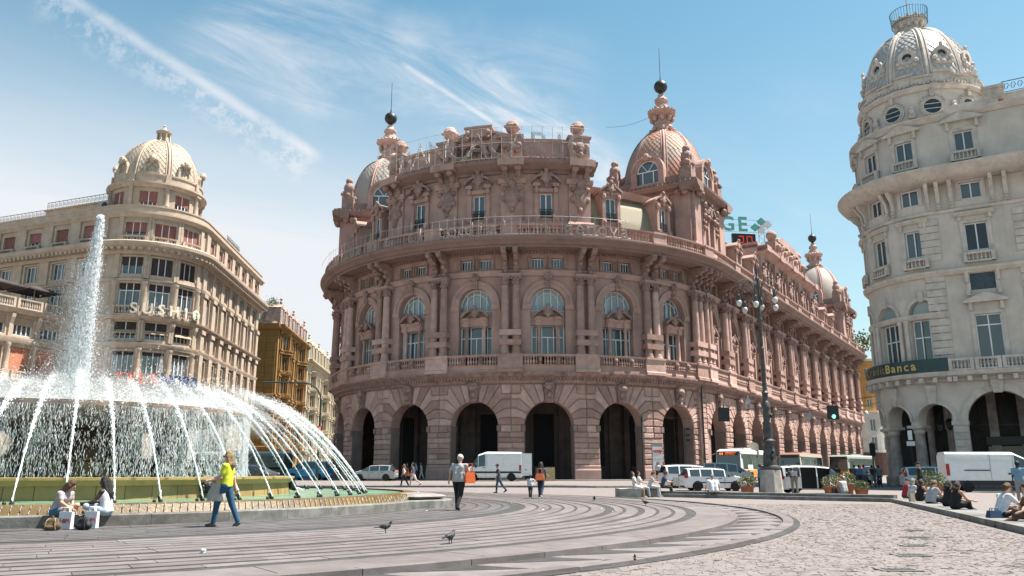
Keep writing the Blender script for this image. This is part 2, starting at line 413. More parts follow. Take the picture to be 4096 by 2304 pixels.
def build_plaza():
    A0, A1 = rad(-48), rad(205)
    disc = MB(); sector(disc, 6.0, 23.98, A0, A1, -0.05, 0.072, 160)
    disc_o = tag(disc.build('plaza_paving', M_DARK), kind='structure')
    lines = [(12.75, .08), (13.25, .08), (13.7, .22), (14.2, .09), (14.66, .09), (15.12, .09), (15.58, .09), (16.04, .09), (16.5, .09), (17.05, .55), (17.75, .09), (18.2, .09), (18.64, .10), (19.08, .10), (19.54, .10), (20.2, .30), (20.68, .12), (21.22, .22), (21.72, .11), (22.2, .12), (22.72, .30)]
    edges = [12.0]
    for r, w in lines: edges += [r - w / 2, r + w / 2]
    edges.append(24.0)
    slabs = []
    for k in range(0, len(edges), 2):
        r0, r1 = edges[k], edges[k + 1]
        a = A0 + rnd.random() * 0.05
        while a < A1:
            L = rnd.uniform(1.15, 2.3) / r1
            slabs.append((r0, r1, a, min(a + L, A1))); a += L
    def dist(s):
        p = ringpt((s[0] + s[1]) / 2, (s[2] + s[3]) / 2, 0); b = math.atan2(p[0], p[1])
        return math.hypot(p[0], p[1]) + (500 if abs(b) > rad(36) or p[1] < 9 else 0)
    slabs.sort(key=dist)
    rest = MB()
    for i, (r0, r1, a0, a1) in enumerate(slabs):
        g = 0.006 / r1
        z = 0.084 + rnd.uniform(-0.0025, 0.0025)
        if i < 290:
            mb = MB(); sector(mb, r0, r1, a0 + g, a1 - g, 0.05, z, 4); mb.build('paving_slab', M_SLAB if r0 > 16.6 else M_SLABG, disc_o)
        else: rest.k = 0 if r0 > 16.6 else 1; sector(rest, r0, r1, a0 + g, a1 - g, 0.05, z, 3)
    tag(rest.build('paving_slabs_beyond', [M_SLAB, M_SLABG], disc_o), kind='stuff')
    # riser stones, triangle band, kerb
    band = MB(); sector(band, 23.6, 25.3, A0, A1, -0.1, 0.004, 170)
    band_o = tag(band.build('border_paving', M_SLAB), kind='structure')
    p = rad(3.7); a = rad(-12); i = 0
    riser = MB()
    while a < A1 - p:
        for tri in (((24.05, .02), (24.05, .80), (24.86, .97)), ((25.16, .52), (25.16, 1.12), (24.88, 1.0))):
            (ra, fa), (rb, fb), (rc, fc) = tri
            mb = MB(); P = [ringpt(ra, a + fa * p, .0), ringpt(rb, a + fb * p, .0), ringpt(rc, a + fc * p, .0)]
            top = [(x, y, 0.0085) for x, y, z in P]
            mb.add(P + top, [(3, 4, 5), (5, 4, 3), (0, 1, 4, 3), (1, 2, 5, 4), (2, 0, 3, 5)])
            mb.f[0:2] = [(3, 4, 5)]; mb.m = [0] * len(mb.f)
            if i < 120: mb.build('dark_tile', M_DARK, band_o)
        a += p; i += 1
    a = A0
    while a < A1:
        L = rad(rnd.uniform(3.4, 4.4))
        if rad(-14) < a < rad(120):
            mb = MB(); sector(mb, 23.80, 24.03, a, min(a + L, A1) - 0.0006, -0.03, 0.088, 4); mb.build('step_stone', M_SLAB, disc_o)
        else: sector(riser, 23.80, 24.03, a, min(a + L, A1) - 0.0006, -0.03, 0.088, 4)
        a += L
    tag(riser.build('step_stones_beyond', M_SLAB, disc_o), kind='stuff')
    a = A0; kerb_far = MB()
    while a < A1:
        L = rad(rnd.uniform(2.8, 3.6))
        mb = MB() if rad(-14) < a < rad(140) else kerb_far
        sector(mb, 25.2, 25.46, a, min(a + L, A1) - 0.0005, -0.05, 0.05 + rnd.uniform(-.004, .004), 4)
        mb.k = 1; sector(mb, 25.46, 25.62, a, min(a + L, A1) - 0.0005, -0.05, 0.016, 4); mb.k = 0
        if mb is not kerb_far: mb.build('kerb_stone', [M_SLAB, M_DARK], band_o)
        a += L
    tag(kerb_far.build('kerb_stones_beyond', [M_SLAB, M_DARK], band_o), kind='stuff')
build_plaza()

LEDGE = [(7.4, 43.6), (16.5, 35.8), (10.05, 15.0)]     # inner foot of the stone ledges round the plaza
def build_cobbles():
    bed = MB(); n = 60
    poly = [ringpt(25.5, rad(-40) + rad(235) * i / n, 0.0035) for i in range(n + 1)]
    # bed sheet: wide quad strips outwards from the ring
    for i in range(n):
        a0, a1 = rad(-40) + rad(235) * i / n, rad(-40) + rad(235) * (i + 1) / n
        for r0, r1 in ((25.4, 28), (28, 32), (32, 40), (40, 52)):
            q = [ringpt(r0, a0, 0), ringpt(r1, a0, 0), ringpt(r1, a1, 0), ringpt(r0, a1, 0)]
            bed.add([(x, y, gz(x, y) + 0.0035) for x, y, _ in q], [(0, 1, 2, 3)])
    bo = tag(bed.build('cobbled_ground', M_COB), kind='structure')
    # separate setts where they can still be told apart
    R2 = np.random.default_rng(5); V = []; F = []
    y = 9.6; row = 0
    while y < 34:
        dep = 0.105 if y < 20 else 0.135; x = -3.5 + (row % 2) * 0.07
        while x < 17:
            w = R2.uniform(0.11, 0.2)
            cx, cy = x + w / 2 + R2.normal() * 0.008, y + dep / 2 + 0.05 * sin(x * 1.3 + row * .2) + R2.normal() * 0.008
            r = math.hypot(cx - C0[0], cy - C0[1])
            ex = 16.5 + (cy - 35.8) / (15.0 - 35.8) * (10.05 - 16.5)
            if r > 25.68 and cx < ex - 0.15 and abs(cx) / max(cy, 1) < 0.70:
                a, b = w / 2 - 0.004, dep / 2 - 0.004
                h = 0.009 + R2.uniform(-.003, .003); tx, ty = R2.normal(size=2) * 0.0025
                o = len(V); k = 0.010
                for sx, sy in ((-1, -1), (1, -1), (1, 1), (-1, 1)): V.append((cx + sx * a + R2.normal() * .006, cy + sy * b + R2.normal() * .006, 0.0))
                for sx, sy in ((-1, -1), (1, -1), (1, 1), (-1, 1)): V.append((cx + sx * (a - k), cy + sy * (b - k), h + sx * tx + sy * ty))
                F += [(o + 4, o + 5, o + 6, o + 7)] + [(o + i, o + (i + 1) % 4, o + 4 + (i + 1) % 4, o + 4 + i) for i in range(4)]
            x += w
        y += dep; row += 1
    me = bpy.data.meshes.new('cobbles'); me.from_pydata(V, [], F); me.materials.append(M_COB); me.update()
    tag(ob('cobbles', me, bo), kind='stuff')
    # drain covers in pale stone strips
    for fx, fy in ((3668, 2151), (3665, 2183), (3645, 2222), (3593, 2281), (3660, 2123)):
        r = cam_ray(fx / 4, fy / 4); t = -1.29 / r.z; x, y = r.x * t, r.y * t
        mb = MB(); mb.box(x - .27, x + .27, y - .16, y + .16, 0, 0.024); mb.k = 1; mb.box(x - .2, x + .2, y - .1, y + .1, 0, 0.028)
        for j in range(5): mb.k = 0; mb.box(x - .18 + j * .085, x - .16 + j * .085, y - .09, y + .09, 0, 0.032)
        mb.build('drain_cover', [M_GREY, M_DARK], bo)
build_cobbles()

def build_ledges():
    def run(p, q, tiers, name, label):
        p, q = Vector(p), Vector(q); L = (q - p).length; d = (q - p) / L
        o = thing(name, label, 'ledge', (p.x, p.y, 0), math.atan2(d.y, d.x))
        for (y0, y1, z0, z1) in tiers:
            x = 0.0
            while x < L - 0.01:
                w = min(rnd.uniform(1.5, 2.1), L - x)
                if L - x - w < 0.6: w = L - x
                mb = MB(); mb.box(x + .004, x + w - .004, y0, y1, z0, z1 + rnd.uniform(-.004, .004)); mb.build('block', M_GREY, o); x += w
        return o
    a, b, c = LEDGE
    run(a, b, [(0.0, 0.48, -.05, 0.17), (0.40, 0.95, -.05, 0.30)], 'stone_ledge', 'two stepped grey stone ledge below the planters and lamp pedestal')
    run(b, c, [(0.0, 1.0, -.05, 0.16)], 'stone_ledge', 'long low grey stone ledge with people sitting along it')
    for (x, y, w, dp, h, rz, lb) in ((6.05, 42.1, 1.15, 1.1, .46, .05, 'pale stone block bench on which a woman in white sits'), (7.35, 43.2, 1.0, 1.0, .45, .1, 'pale stone block bench under the newspaper reader')):
        mb = MB(); pts = [(-w / 2, 0), (w / 2, 0), (w / 2, h), (-w / 2, h)]
        mb.poly(pts, dp, 0.0, 0.02); t = thing('stone_bench', lb, 'bench', (x, y, 0), rz)
        mb.build('block', mat('pale_bench_stone', (0.36, 0.345, 0.31), 0.8, .2, 3, .2, 30), t)
        mb = MB(); mb.box(-w / 2 + .1, w / 2 - .1, .1, dp - .1, -.02, 0.012); mb.build('foot', M_GREY, t)
build_ledges()

def strip(name, pts, w, h, m, seglen=2.2, piece='kerb_stone', zoff=0.0, lab=None, kind='structure'):
    """kerb along a polyline, in separate stones"""
    o = thing(name, None, None); tag(o, kind=kind)
    if lab: tag(o, lab, 'kerb')
    for p, q in zip(pts, pts[1:]):
        p, q = Vector(p), Vector(q); L = (q - p).length; d = (q - p) / L; n = Vector((-d.y, d.x)); x = 0
        while x < L - .05:
            l = min(seglen, L - x); a = p + d * x; b = p + d * (x + l - .012)
            vs = []
            for P in (a, b):
                for s_, zz in ((0, -.1), (w, -.1), (w, h), (0, h)):
                    Q = P + n * s_; vs.append((Q.x, Q.y, gz(Q.x, Q.y) + zz + zoff))
            mb = MB(); mb.add(vs, [(0, 4, 7, 3), (1, 2, 6, 5), (3, 7, 6, 2), (0, 3, 2, 1), (4, 5, 6, 7)]); mb.build(piece, m, o); x += l
    return o
strip('street_kerb', [(-46, 60.5), (-30, 59.5), (-10, 58.8), (6, 58.6), (10.5, 60.5)], 0.35, 0.13, M_GREY)
strip('street_kerb', [(10.8, 61.2), (6, 60.2), (-10, 60.4), (-30, 61.2), (-46, 62.2)], 0.3, 0.13, M_GREY)
def build_island():
    mb = MB(); xs = [-46, -30, -10, 6, 10.5]; f = [60.5, 59.5, 58.8, 58.6, 60.5]; g = [62.2, 61.2, 60.4, 60.2, 61.2]
    vs = []
    for x, a, b in zip(xs, f, g): vs += [(x, a + .2, gz(x, a) + .125), (x, b - .1, gz(x, b) + .125)]
    mb.add(vs, [(2 * i, 2 * i + 2, 2 * i + 3, 2 * i + 1) for i in range(len(xs) - 1)])
    tag(mb.build('traffic_island', M_COB), kind='structure')
build_island()
# ---------------------------------------------------------------- the exchange palace (rose stone rotunda with a long wing)
XC, YC, RB, AL, TH0 = 2.453, 109.603, 25.603, rad(17.8), rad(-14.6)
BW = RB * AL
THT = rad(56.84); S0 = Vector((XC + RB * sin(THT), YC - RB * cos(THT))); TD = Vector((cos(THT), sin(THT)))
THL = 2 * TH0 - THT; S0L = Vector((XC + RB * sin(THL), YC - RB * cos(THL))); TDL = Vector((cos(THL), sin(THL)))
BWS, SN0, NS = 7.85, 1.297, 12
PK = (0.462, 0.297, 0.251)
M_PK = mat('rose_stone', PK, 0.82, 0.16, 0.5, 0.22, 9, streak=0.42, col2=(0.355, 0.224, 0.190), dirt=(0.205, 0.131, 0.115), dscale=0.22, dlo=0.48, dhi=0.74)
M_PKB = mat('rose_block_stone', (0.485, 0.318, 0.267), 0.85, 0.2, 1.3, 0.75, 7, objvar=0.26, streak=0.3, col2=(0.355, 0.226, 0.19))
M_PKO = mat('rose_carved_stone', (0.39, 0.252, 0.214), 0.85, 0.25, 2.2, 0.7, 12, streak=0.25, col2=(0.24, 0.155, 0.134), dirt=(0.10, 0.066, 0.058), dscale=0.8, dlo=0.5, dhi=0.72)
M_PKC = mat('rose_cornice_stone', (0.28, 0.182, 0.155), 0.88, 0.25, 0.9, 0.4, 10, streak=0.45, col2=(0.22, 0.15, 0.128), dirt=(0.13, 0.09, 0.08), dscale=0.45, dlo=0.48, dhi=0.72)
M_JAMB = mat('pale_jamb_stone', (0.27, 0.195, 0.168), 0.85, 0.15, 0.8, 0.2, 12, streak=0.3)
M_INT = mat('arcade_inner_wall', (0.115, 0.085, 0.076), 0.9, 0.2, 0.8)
M_WF = mat('white_window_paint', (0.72, 0.72, 0.72), 0.5, 0.05, 2)
M_GL = glass('window_glass', (0.050, 0.066, 0.074), 0.08, 0.75)
M_GLD = glass('dark_window_glass', (0.014, 0.017, 0.019), 0.12, 0.5)
M_GLB = glass('pale_curtained_glass', (0.22, 0.27, 0.29), 0.12, 0.7, 0.45)
M_IRON = mat('black_iron', (0.018, 0.020, 0.022), 0.5, 0.2, 8)
M_SHING = mat('mansard_shingle', (0.31, 0.27, 0.19), 0.7, 0.3, 2.0, 0.2, 20, col2=(0.29, 0.26, 0.19))
M_SHRED = mat('dome_shingle', (0.42, 0.29, 0.225), 0.65, 0.3, 1.6, 0.2, 20, col2=(0.34, 0.25, 0.2), dirt=(0.52, 0.21, 0.14), dscale=0.2, dlo=0.46, dhi=0.55)
M_SHGR = mat('pale_dome_shingle', (0.44, 0.37, 0.31), 0.6, 0.25, 1.6, 0.2, 20, col2=(0.43, 0.38, 0.345))
M_BALL = mat('dark_bronze', (0.055, 0.052, 0.055), 0.45, 0.3, 3, metal=0.3)
M_STEEL = mat('galvanised_steel', (0.52, 0.49, 0.46), 0.45, 0.1, 5, metal=0.4)
ZB = 0.45

def capital(mb, x, o, z0, z1, r):
    h = z1 - z0
    mb.lathe([(r * 1.0, z0), (r * 1.15, z0 + .05 * h), (r * .98, z0 + .1 * h), (r * 1.08, z0 + .5 * h), (r * 1.45, z0 + .85 * h)], x, -o, 10)
    for j in range(8):
        a = j * pi / 4
        mb.ball((x + r * 1.2 * sin(a), -o - r * 1.2 * cos(a), z0 + h * (.30 if j % 2 else .48)), r * .3, 4, sz=1.6)
    for sx in (-1, 1):
        for sy in (-1, 1): mb.ball((x + sx * r * 1.25, -o + sy * r * 1.25, z0 + h * .76), r * .38, 5)
    mb.box(x - r * 1.55, x + r * 1.55, -o - r * 1.55, -o + r * 1.55, z0 + h * .86, z1)
def baluster_prof(z0, z1, r):
    h = z1 - z0
    return [(r * .75, z0), (r * .75, z0 + .08 * h), (r * .45, z0 + .16 * h), (r * 1.0, z0 + .34 * h), (r * .62, z0 + .55 * h), (r * .38, z0 + .72 * h), (r * .5, z0 + .86 * h), (r * .75, z0 + .92 * h), (r * .75, z1)]
def console(mb, x, w, prof):
    """scroll bracket: side profile (out,z) extruded in x"""
    k = len(prof)
    vs = [(x - w / 2, -o, z) for o, z in prof] + [(x + w / 2, -o, z) for o, z in prof]
    mb.add(vs, [tuple(range(k)), tuple(range(2 * k - 1, k - 1, -1))] + [(i, i + k, (i + 1) % k + k, (i + 1) % k) for i in range(k)])
def cartouche(mb, x, o, zc, w, h):
    """carved shield: bossed oval with scroll rim and a mask on top"""
    n = 12; pts = []
    for i in range(n):
        a = 2 * pi * i / n; px = cos(a) * w * .38 * (1 - .25 * max(0, -sin(a))); pz = sin(a) * h * .42
        pts.append((x + px, zc - h * .05 + pz))
    mb.poly(pts, -o + .05, -o - .22, .12, .1)
    mb.ball((x, -o - .15, zc + h * .42), w * .2, 5, sz=1.3)
    for s_ in (-1, 1):
        mb.ball((x + s_ * w * .38, -o - .1, zc + h * .25), w * .14, 4); mb.ball((x + s_ * w * .40, -o - .08, zc - h * .12), w * .11, 4, sz=1.5)
    mb.ball((x, -o - .1, zc - h * .5), w * .12, 4, sz=1.4)
def broken_pediment(mb, x, o0, o1, z0, w, h, sides=(-1, 1)):
    """two curved halves of an open pediment"""
    for s_ in sides:
        n = 5; lo = []; hi = []
        for i in range(n + 1):
            t = i / n; px = x + s_ * (w / 2 - t * w * .33); pz = z0 + h * .75 * sin(t * pi / 2 * .95)
            lo.append((px, pz)); hi.append((px, pz + h * .26))
        for i in range(n):
            mb.poly([lo[i], lo[i + 1], hi[i + 1], hi[i]], -o0, -o1)
        mb.ball((hi[-1][0] - s_ * .04, -o1 + .1, hi[-1][1] - h * .1), h * .2, 5)

def block_mesh(pts, warp, name='stone_block', m=None, proud=0.17, bev=0.075):
    jr = rnd.uniform(-.025, .03)
    mb = MB(); mb.poly(pts, 0.02, -(proud + jr), bev, bev * 1.15); return mb.mesh(name, m or M_PKB, warp)

def borsa_bay(bw, warp, seg):
    """meshes of one bay, centred on x=0; returns list of (name, mesh, [children])"""
    out = []; H = bw / 2; hw, zs = 2.60, 5.92
    def M(name, mats, fn, kids=(), smooth=False):
        mb = MB(seg); fn(mb); out.append((name, mb.mesh(name, mats, warp, smooth), list(kids)))
    # arcade wall with plinth, jamb and impost
    def f(mb):
        mb.arch(-H, H, ZB - .4, 10.45, 0, hw, zs, 0.0, 1.25, 18)
        mb.k = 0
    M('arcade_wall', [M_PK], f)
    for a, b in ((hw, H), (-H, -hw)):
        def f(mb): mb.mold(a, b, [(0, ZB - .4), (.30, ZB - .4), (.30, 1.45), (.22, 1.6), (.22, 1.85), (.16, 2.0), (0, 2.0)])
        M('plinth', M_PK, f)
    for s_ in (-1, 1):
        def f(mb):
            a, b = (hw - .10, hw + .30) if s_ > 0 else (-hw - .30, -hw + .10)
            mb.box(a, b, -.21, 1.27, 5.45, 6.02)
            a, b = (hw - .05, hw + .02) if s_ > 0 else (-hw - .02, -hw + .05)
            mb.box(a, b, -.02, 1.25, ZB - .3, 5.5)
        M('jamb', M_JAMB, f)
    # keystone console with mask
    def f(mb):
        console(mb, 0, .85, [(0, 8.35), (.30, 8.35), (.42, 8.7), (.32, 9.2), (.45, 9.7), (.72, 10.1), (.75, 10.4), (0, 10.4)])
        mb.ball((0, -.62, 9.95), .34, 6, sx=1.5); mb.ball((0, -.46, 9.2), .28, 6, sz=1.4); mb.ball((0, -.38, 8.62), .26, 6, sx=1.4)
        for s_ in (-1, 1): mb.ball((s_ * .42, -.5, 10.1), .2, 5)
    M('keystone', M_PKO, f, smooth=50)
    # first-floor wall with the great arched window opening
    def f(mb): mb.arch(-H, H, 11.45, 22.0, 0, 1.88, 18.9, 0.0, 1.0, 16)
    M('wall', M_PK, f)
    def f(mb):
        n = 18
        for i in range(n):
            a, b = pi * i / n, pi * (i + 1) / n
            for r0, r1, o in ((1.9, 2.35, .14), (2.35, 2.72, .22)):
                mb.poly([(-r0 * cos(a), 18.9 + r0 * sin(a)), (-r0 * cos(b), 18.9 + r0 * sin(b)), (-r1 * cos(b), 18.9 + r1 * sin(b)), (-r1 * cos(a), 18.9 + r1 * sin(a))], .02, -o)
        for s_ in (-1, 1):
            a, b = (1.84, 2.8) if s_ > 0 else (-2.8, -1.84)
            mb.mold(a, b, [(-.6, 18.35), (.12, 18.35), (.2, 18.55), (.28, 18.8), (.28, 18.9), (-.6, 18.9)])
    M('archivolt', M_PK, f)
    def f(mb):
        console(mb, 0, .62, [(0, 20.7), (.3, 20.7), (.36, 21.1), (.5, 21.5), (.55, 22.2), (0, 22.2)])
        mb.ball((0, -.46, 21.75), .3, 6, sz=1.2); mb.ball((0, -.36, 21.05), .2, 5); mb.ball((0, -.4, 22.2), .22, 5)
        for s_ in (-1, 1): mb.ball((s_ * .34, -.4, 21.9), .17, 5)
    M('keystone', M_PKO, f, smooth=50)
    # window: white frame, glazing
    gl = MB(seg); n = 14
    pts = [(-1.88, 17.2)] + [(-1.88 * cos(pi * i / n), 18.9 + 1.88 * sin(pi * i / n)) for i in range(n + 1)] + [(1.88, 17.2)]
    gl.add([(x, .80, z) for x, z in pts], [tuple(range(len(pts)))])
    fr = MB()
    for x in (-1.15, -.4, .4, 1.15):
        top = 18.9 + math.sqrt(1.88 ** 2 - x * x); fr.box(x - .05, x + .05, .70, .78, 17.6, top)
    for i in range(n):
        a, b = pi * i / n, pi * (i + 1) / n
        for r0, r1 in ((1.78, 1.9), (1.30, 1.37)):
            fr.poly([(-r0 * cos(a), 18.9 + r0 * sin(a)), (-r0 * cos(b), 18.9 + r0 * sin(b)), (-r1 * cos(b), 18.9 + r1 * sin(b)), (-r1 * cos(a), 18.9 + r1 * sin(a))], .78, .68)
    fr.box(-1.88, 1.88, .66, .78, 18.2, 18.34)
    out.append(('arched_window', fr.mesh('arched_window', M_WF, warp), [('pane', gl.mesh('pane', M_GLB if seg else M_GL, warp))]))
    gl = MB(seg); gl.box(-1.8, 1.8, .80, .84, 13.3, 16.7)
    fr = MB()
    for a, b in ((-1.85, -1.7), (-1.3, -1.2), (-.72, -.6), (-.05, .05), (.6, .72), (1.2, 1.3), (1.7, 1.85)): fr.box(a, b, .68, .79, 13.3, 16.7 if abs(a + b) > .2 else 15.4)
    for z in (15.4, 16.62): fr.box(-1.85, 1.85, .685, .785, z - .06, z + .06)
    out.append(('french_window', fr.mesh('french_window', M_WF, warp), [('pane', gl.mesh('pane', M_GL, warp))]))
    # aedicule before the window: two colonnettes, entablature, broken pediment with cartouche
    for s_ in (-1, 1):
        mb = MB(); x = s_ * .98
        mb.box(x - .26, x + .26, -.02, .5, 13.3, 13.55); mb.lathe([(.25, 13.55), (.25, 13.65), (.19, 13.75), (.19, 14.5), (.165, 16.1)], x, .24, 10); capital(mb, x, -.24, 16.1, 16.6, .17)
        out.append(('colonnette', mb.mesh('colonnette', M_PKB, warp, 40), []))
    def f(mb):
        mb.box(-1.86, 1.86, .30, .62, 16.66, 18.2)
        mb.mold(-1.45, 1.45, [(-.62, 16.6), (.02, 16.6), (.02, 17.1), (.10, 17.15), (.25, 17.35), (.25, 17.45), (-.62, 17.45)])
        for s_ in (-1, 1): mb.mold(s_ * .98 - .33, s_ * .98 + .33, [(-.3, 16.58), (.14, 16.58), (.14, 17.12), (.38, 17.36), (.38, 17.5), (-.3, 17.5)])
    M('entablature', M_PK, f)
    for q in (-1, 1): M('pediment_half', M_PKO, lambda mb: broken_pediment(mb, 0, -.5, .40, 17.5, 3.0, .95, (q,)))
    def f(mb): cartouche(mb, 0, .12, 18.1, 1.1, 1.3)
    M('cartouche', M_PKO, f, smooth=50)
    # mezzanine
    def f(mb): mb.hole(-H, H, 22.0, 24.75, [(-1.75, -.4, 22.95, 24.08), (.4, 1.75, 22.95, 24.08)], 0.0, .7)
    M('mezzanine_wall', M_PK, f)
    for s_ in (-1, 1):
        fr = MB(); x = s_ * 1.075
        for j in range(5): fr.box(x - .67 + j * .335 - .035, x - .67 + j * .335 + .035, .42, .5, 22.95, 24.08)
        for z in (22.97, 24.0): fr.box(x - .68, x + .68, .425, .495, z - .05, z + .05)
        gl = MB(); gl.box(x - .7, x + .7, .52, .55, 22.95, 24.08)
        out.append(('mezzanine_window', fr.mesh('mezzanine_window', M_WF, warp), [('pane', gl.mesh('pane', M_GL, warp))]))
    for x in (-.17, .17): M('colonnette', M_PKO, lambda mb: mb.lathe([(.14, 22.9), (.13, 23.0), (.11, 23.1), (.10, 23.9), (.15, 24.1)], x, -.12, 8))
    for x in (-1.95, 1.95): M('pilaster', M_PKO, lambda mb: mb.box(x - .17, x + .17, -.2, .02, 22.85, 24.15))
    return out

def borsa_pier(warp, seg, x, banded=True):
    """things at a bay boundary: pedestal, paired columns, banded blocks, brackets"""
    out = []
    def M(name, mats, fn, smooth=False):
        mb = MB(seg); fn(mb); out.append((name, mb.mesh(name, mats, warp, smooth), []))
    def f(mb):
        mb.mold(x - 1.28, x + 1.28, [(0, 11.5), (1.2, 11.5), (1.2, 11.8), (1.08, 11.9), (1.08, 13.05), (1.2, 13.2), (1.2, 13.38), (0, 13.38)])
    M('pedestal', M_PKB, f)
    for s_ in (-1, 1):
        cx = x + s_ * .585
        def f(mb): mb.lathe([(.54, 13.38), (.54, 13.5), (.5, 13.58), (.46, 13.66), (.5, 13.74), (.45, 13.82), (.425, 13.9), (.425, 16.5), (.40, 18.5), (.36, 20.85)], cx, -.62, 14)
        M('column', M_PKB, f, 40)
        def f(mb): capital(mb, cx, .62, 20.85, 21.82, .36)
        M('capital', M_PKO, f, 50)
        def f(mb):
            console(mb, cx, .50, [(0, 22.0), (.25, 22.05), (.5, 22.3), (.62, 22.7), (.7, 23.2), (1.0, 23.7), (1.6, 24.05), (2.2, 24.2), (2.45, 24.45), (2.45, 24.74), (0, 24.74)])
            mb.ball((cx, -.62, 22.45), .3, 6); mb.ball((cx, -.95, 23.3), .3, 5); mb.ball((cx, -2.3, 24.35), .27, 6); mb.ball((cx, -1.6, 24.0), .27, 5)
        M('bracket', M_PKO, f, 50)
    if banded:
        for z0, z1 in ((14.35, 14.95), (15.4, 16.0)):
            def f(mb): mb.box(x - 1.1, x + 1.1, -1.14, 0, z0, z1)
            M('banded_block', M_PKB, f)
    def f(mb):
        mb.mold(x - 1.12, x + 1.12, [(0, 21.82), (1.08, 21.82), (1.14, 22.0), (1.14, 22.12), (0, 22.12)])
    M('column_block', M_PK, f)
    return out

def borsa_blocks(bw):
    """rusticated stones of one bay: pier courses (right pier) and elbow voussoirs; polygons in x,z"""
    H = bw / 2; hw = 2.60; zs = 5.92; P = []
    rows = [2.03 + i * 0.552 for i in range(7)]           # up to the impost
    for i in range(6):
        z0, z1 = rows[i] + .015, rows[i + 1] - .015
        x0, x1 = hw + .30 if i == 5 else hw + .02, bw - hw - (.30 if i == 5 else .02)
        x0, x1 = hw + .03, bw - hw - .03
        if i % 2 == 0: P.append([(x0, z0), (x1, z0), (x1, z1), (x0, z1)])
        else:
            m = (x0 + x1) / 2 + rnd.uniform(-.2, .2)
            P += [[(x0, z0), (m - .015, z0), (m - .015, z1), (x0, z1)], [(m + .015, z0), (x1, z0), (x1, z1), (m + .015, z1)]]
    z0, z1 = rows[6] + .02, 6.02
    x0, x1 = hw + .33, bw - hw - .33; m = (x0 + x1) / 2
    P += [[(x0, z0), (m - .02, z0), (m - .02, z1), (x0, z1)], [(m + .02, z0), (x1, z0), (x1, z1), (m + .02, z1)]]
    for s_ in (1, -1):
        b = [rad(a) for a in (2.5, 15.5, 29, 43, 57, 70, 81)]; g = .012
        def pin(a): return (hw + .03) * cos(a), zs + (hw + .03) * sin(a)
        rq = [2.62, 3.1, 3.5, 3.8, None, None, None]
        for k in range(6):
            a0, a1 = b[k] + g / 2, b[k + 1] - g / 2
            p0, p1 = pin(a0), pin(a1)
            def outp(k_, a):
                if rq[k_] is not None:
                    r = rq[k_] + .35; return r * cos(a), zs + r * sin(a)
                r = (10.3 - zs) / sin(a); return r * cos(a), 10.3
            if k < 3:
                q0, q1 = outp(k, a0), outp(k + 1, a1)
                xe = H - .015; q0 = (min(q0[0], xe - .05), q0[1]); q1 = (min(q1[0], xe - .05), q1[1])
                poly = [p0, q0, (xe, q0[1] + .012), (xe, q1[1] - .012), q1, p1]
            elif k == 3:
                q0 = outp(3, a0); q1 = (10.3 - zs) / math.tan(a1), 10.3
                xe = H - .015
                P.append([(s_ * x, z) for x, z in [(q1[0] + .03, 10.3), (q1[0] + .03 - .0, 10.29), (max(q0[0], q1[0] + .04), q0[1] + .55), (xe, q0[1] + .55), (xe, 10.3)][1:]])
                poly = [p0, q0, (xe, q0[1] + .012), (xe, q0[1] + .52), (max(q0[0], q1[0]) - .02, q0[1] + .52), (q1[0], q1[1]), p1] if q0[0] < xe - .1 else [p0, q0, q1, p1]
            else:
                poly = [p0, outp(k, a0), outp(k + 1, a1), p1]
            P.append([(s_ * x, z) for x, z in poly])
    return P

def shingles_on(mb, fn, rows, cols_at, u0=0.0, u1=1.0):
    """diamond shingles: fn(u, v, lift) -> point; v up the slope, u around"""
    for r in range(rows):
        v0 = r / rows; v1 = min(1.0, (r + 2.05) / rows); vm = (v0 + v1) / 2
        n = cols_at(vm)
        for c in range(n):
            u = u0 + (u1 - u0) * (c + (.5 if r % 2 else 0.0)) / n; du = (u1 - u0) / n * .5
            if u - du < u0 - 1e-6 or u + du > u1 + 1e-6: continue
            mb.add([fn(u, v0, .07), fn(u + du * .97, vm, .035), fn(u, v1, .0), fn(u - du * .97, vm, .035)], [(0, 1, 2, 3)])

def dome(parent, cx, cy, zb, r0, r1, zt, nrib, rz, m_sh, m_rib, expo=0.5, wins=(), tiles=26, gores=True):
    """ribbed dome with shingled gores; r(v) eases from r0 at zb to r1 at zt"""
    def prof(v):
        a = v * pi / 2 * .93; return r1 + (r0 - r1) * (cos(a) - cos(pi / 2 * .93)) / (1 - cos(pi / 2 * .93)), zb + (zt - zb) * sin(a) / sin(pi / 2 * .93)
    sh = MB(); n = nrib * 6
    sh.lathe([prof(i / 16) for i in range(17)], 0, 0, n)
    d = ob('dome_shell', sh.mesh('dome_shell', m_sh, None, 40), parent, (cx, cy, 0), rz)
    t = MB()
    for g in range(nrib):
        w = 2 * pi / nrib
        def fn(u, v, l):
            r, z = prof(v); a = g * w + w * (.06 + .88 * u); return ((r + l) * sin(a), -(r + l) * cos(a), z + l * .3)
        shingles_on(t, fn, tiles, lambda v: max(2, int(7 * prof(v)[0] / r0 * 8 / nrib)))
    tag(ob('shingles', t.mesh('shingles', m_sh), d), kind='stuff')
    for g in range(nrib):
        rb = MB(); a = 2 * pi * g / nrib
        for o, rr in ((0, .20), (-.32, .11), (.32, .11)):
            pts = []
            for i in range(15):
                r, z = prof(i / 14); aa = a + o / max(r, .8); pts.append((r * sin(aa), -r * cos(aa), z))
            rb.tube(pts, rr, 5)
        ob('rib', rb.mesh('rib', m_rib, None, 40), parent, (cx, cy, 0), rz)
    return prof
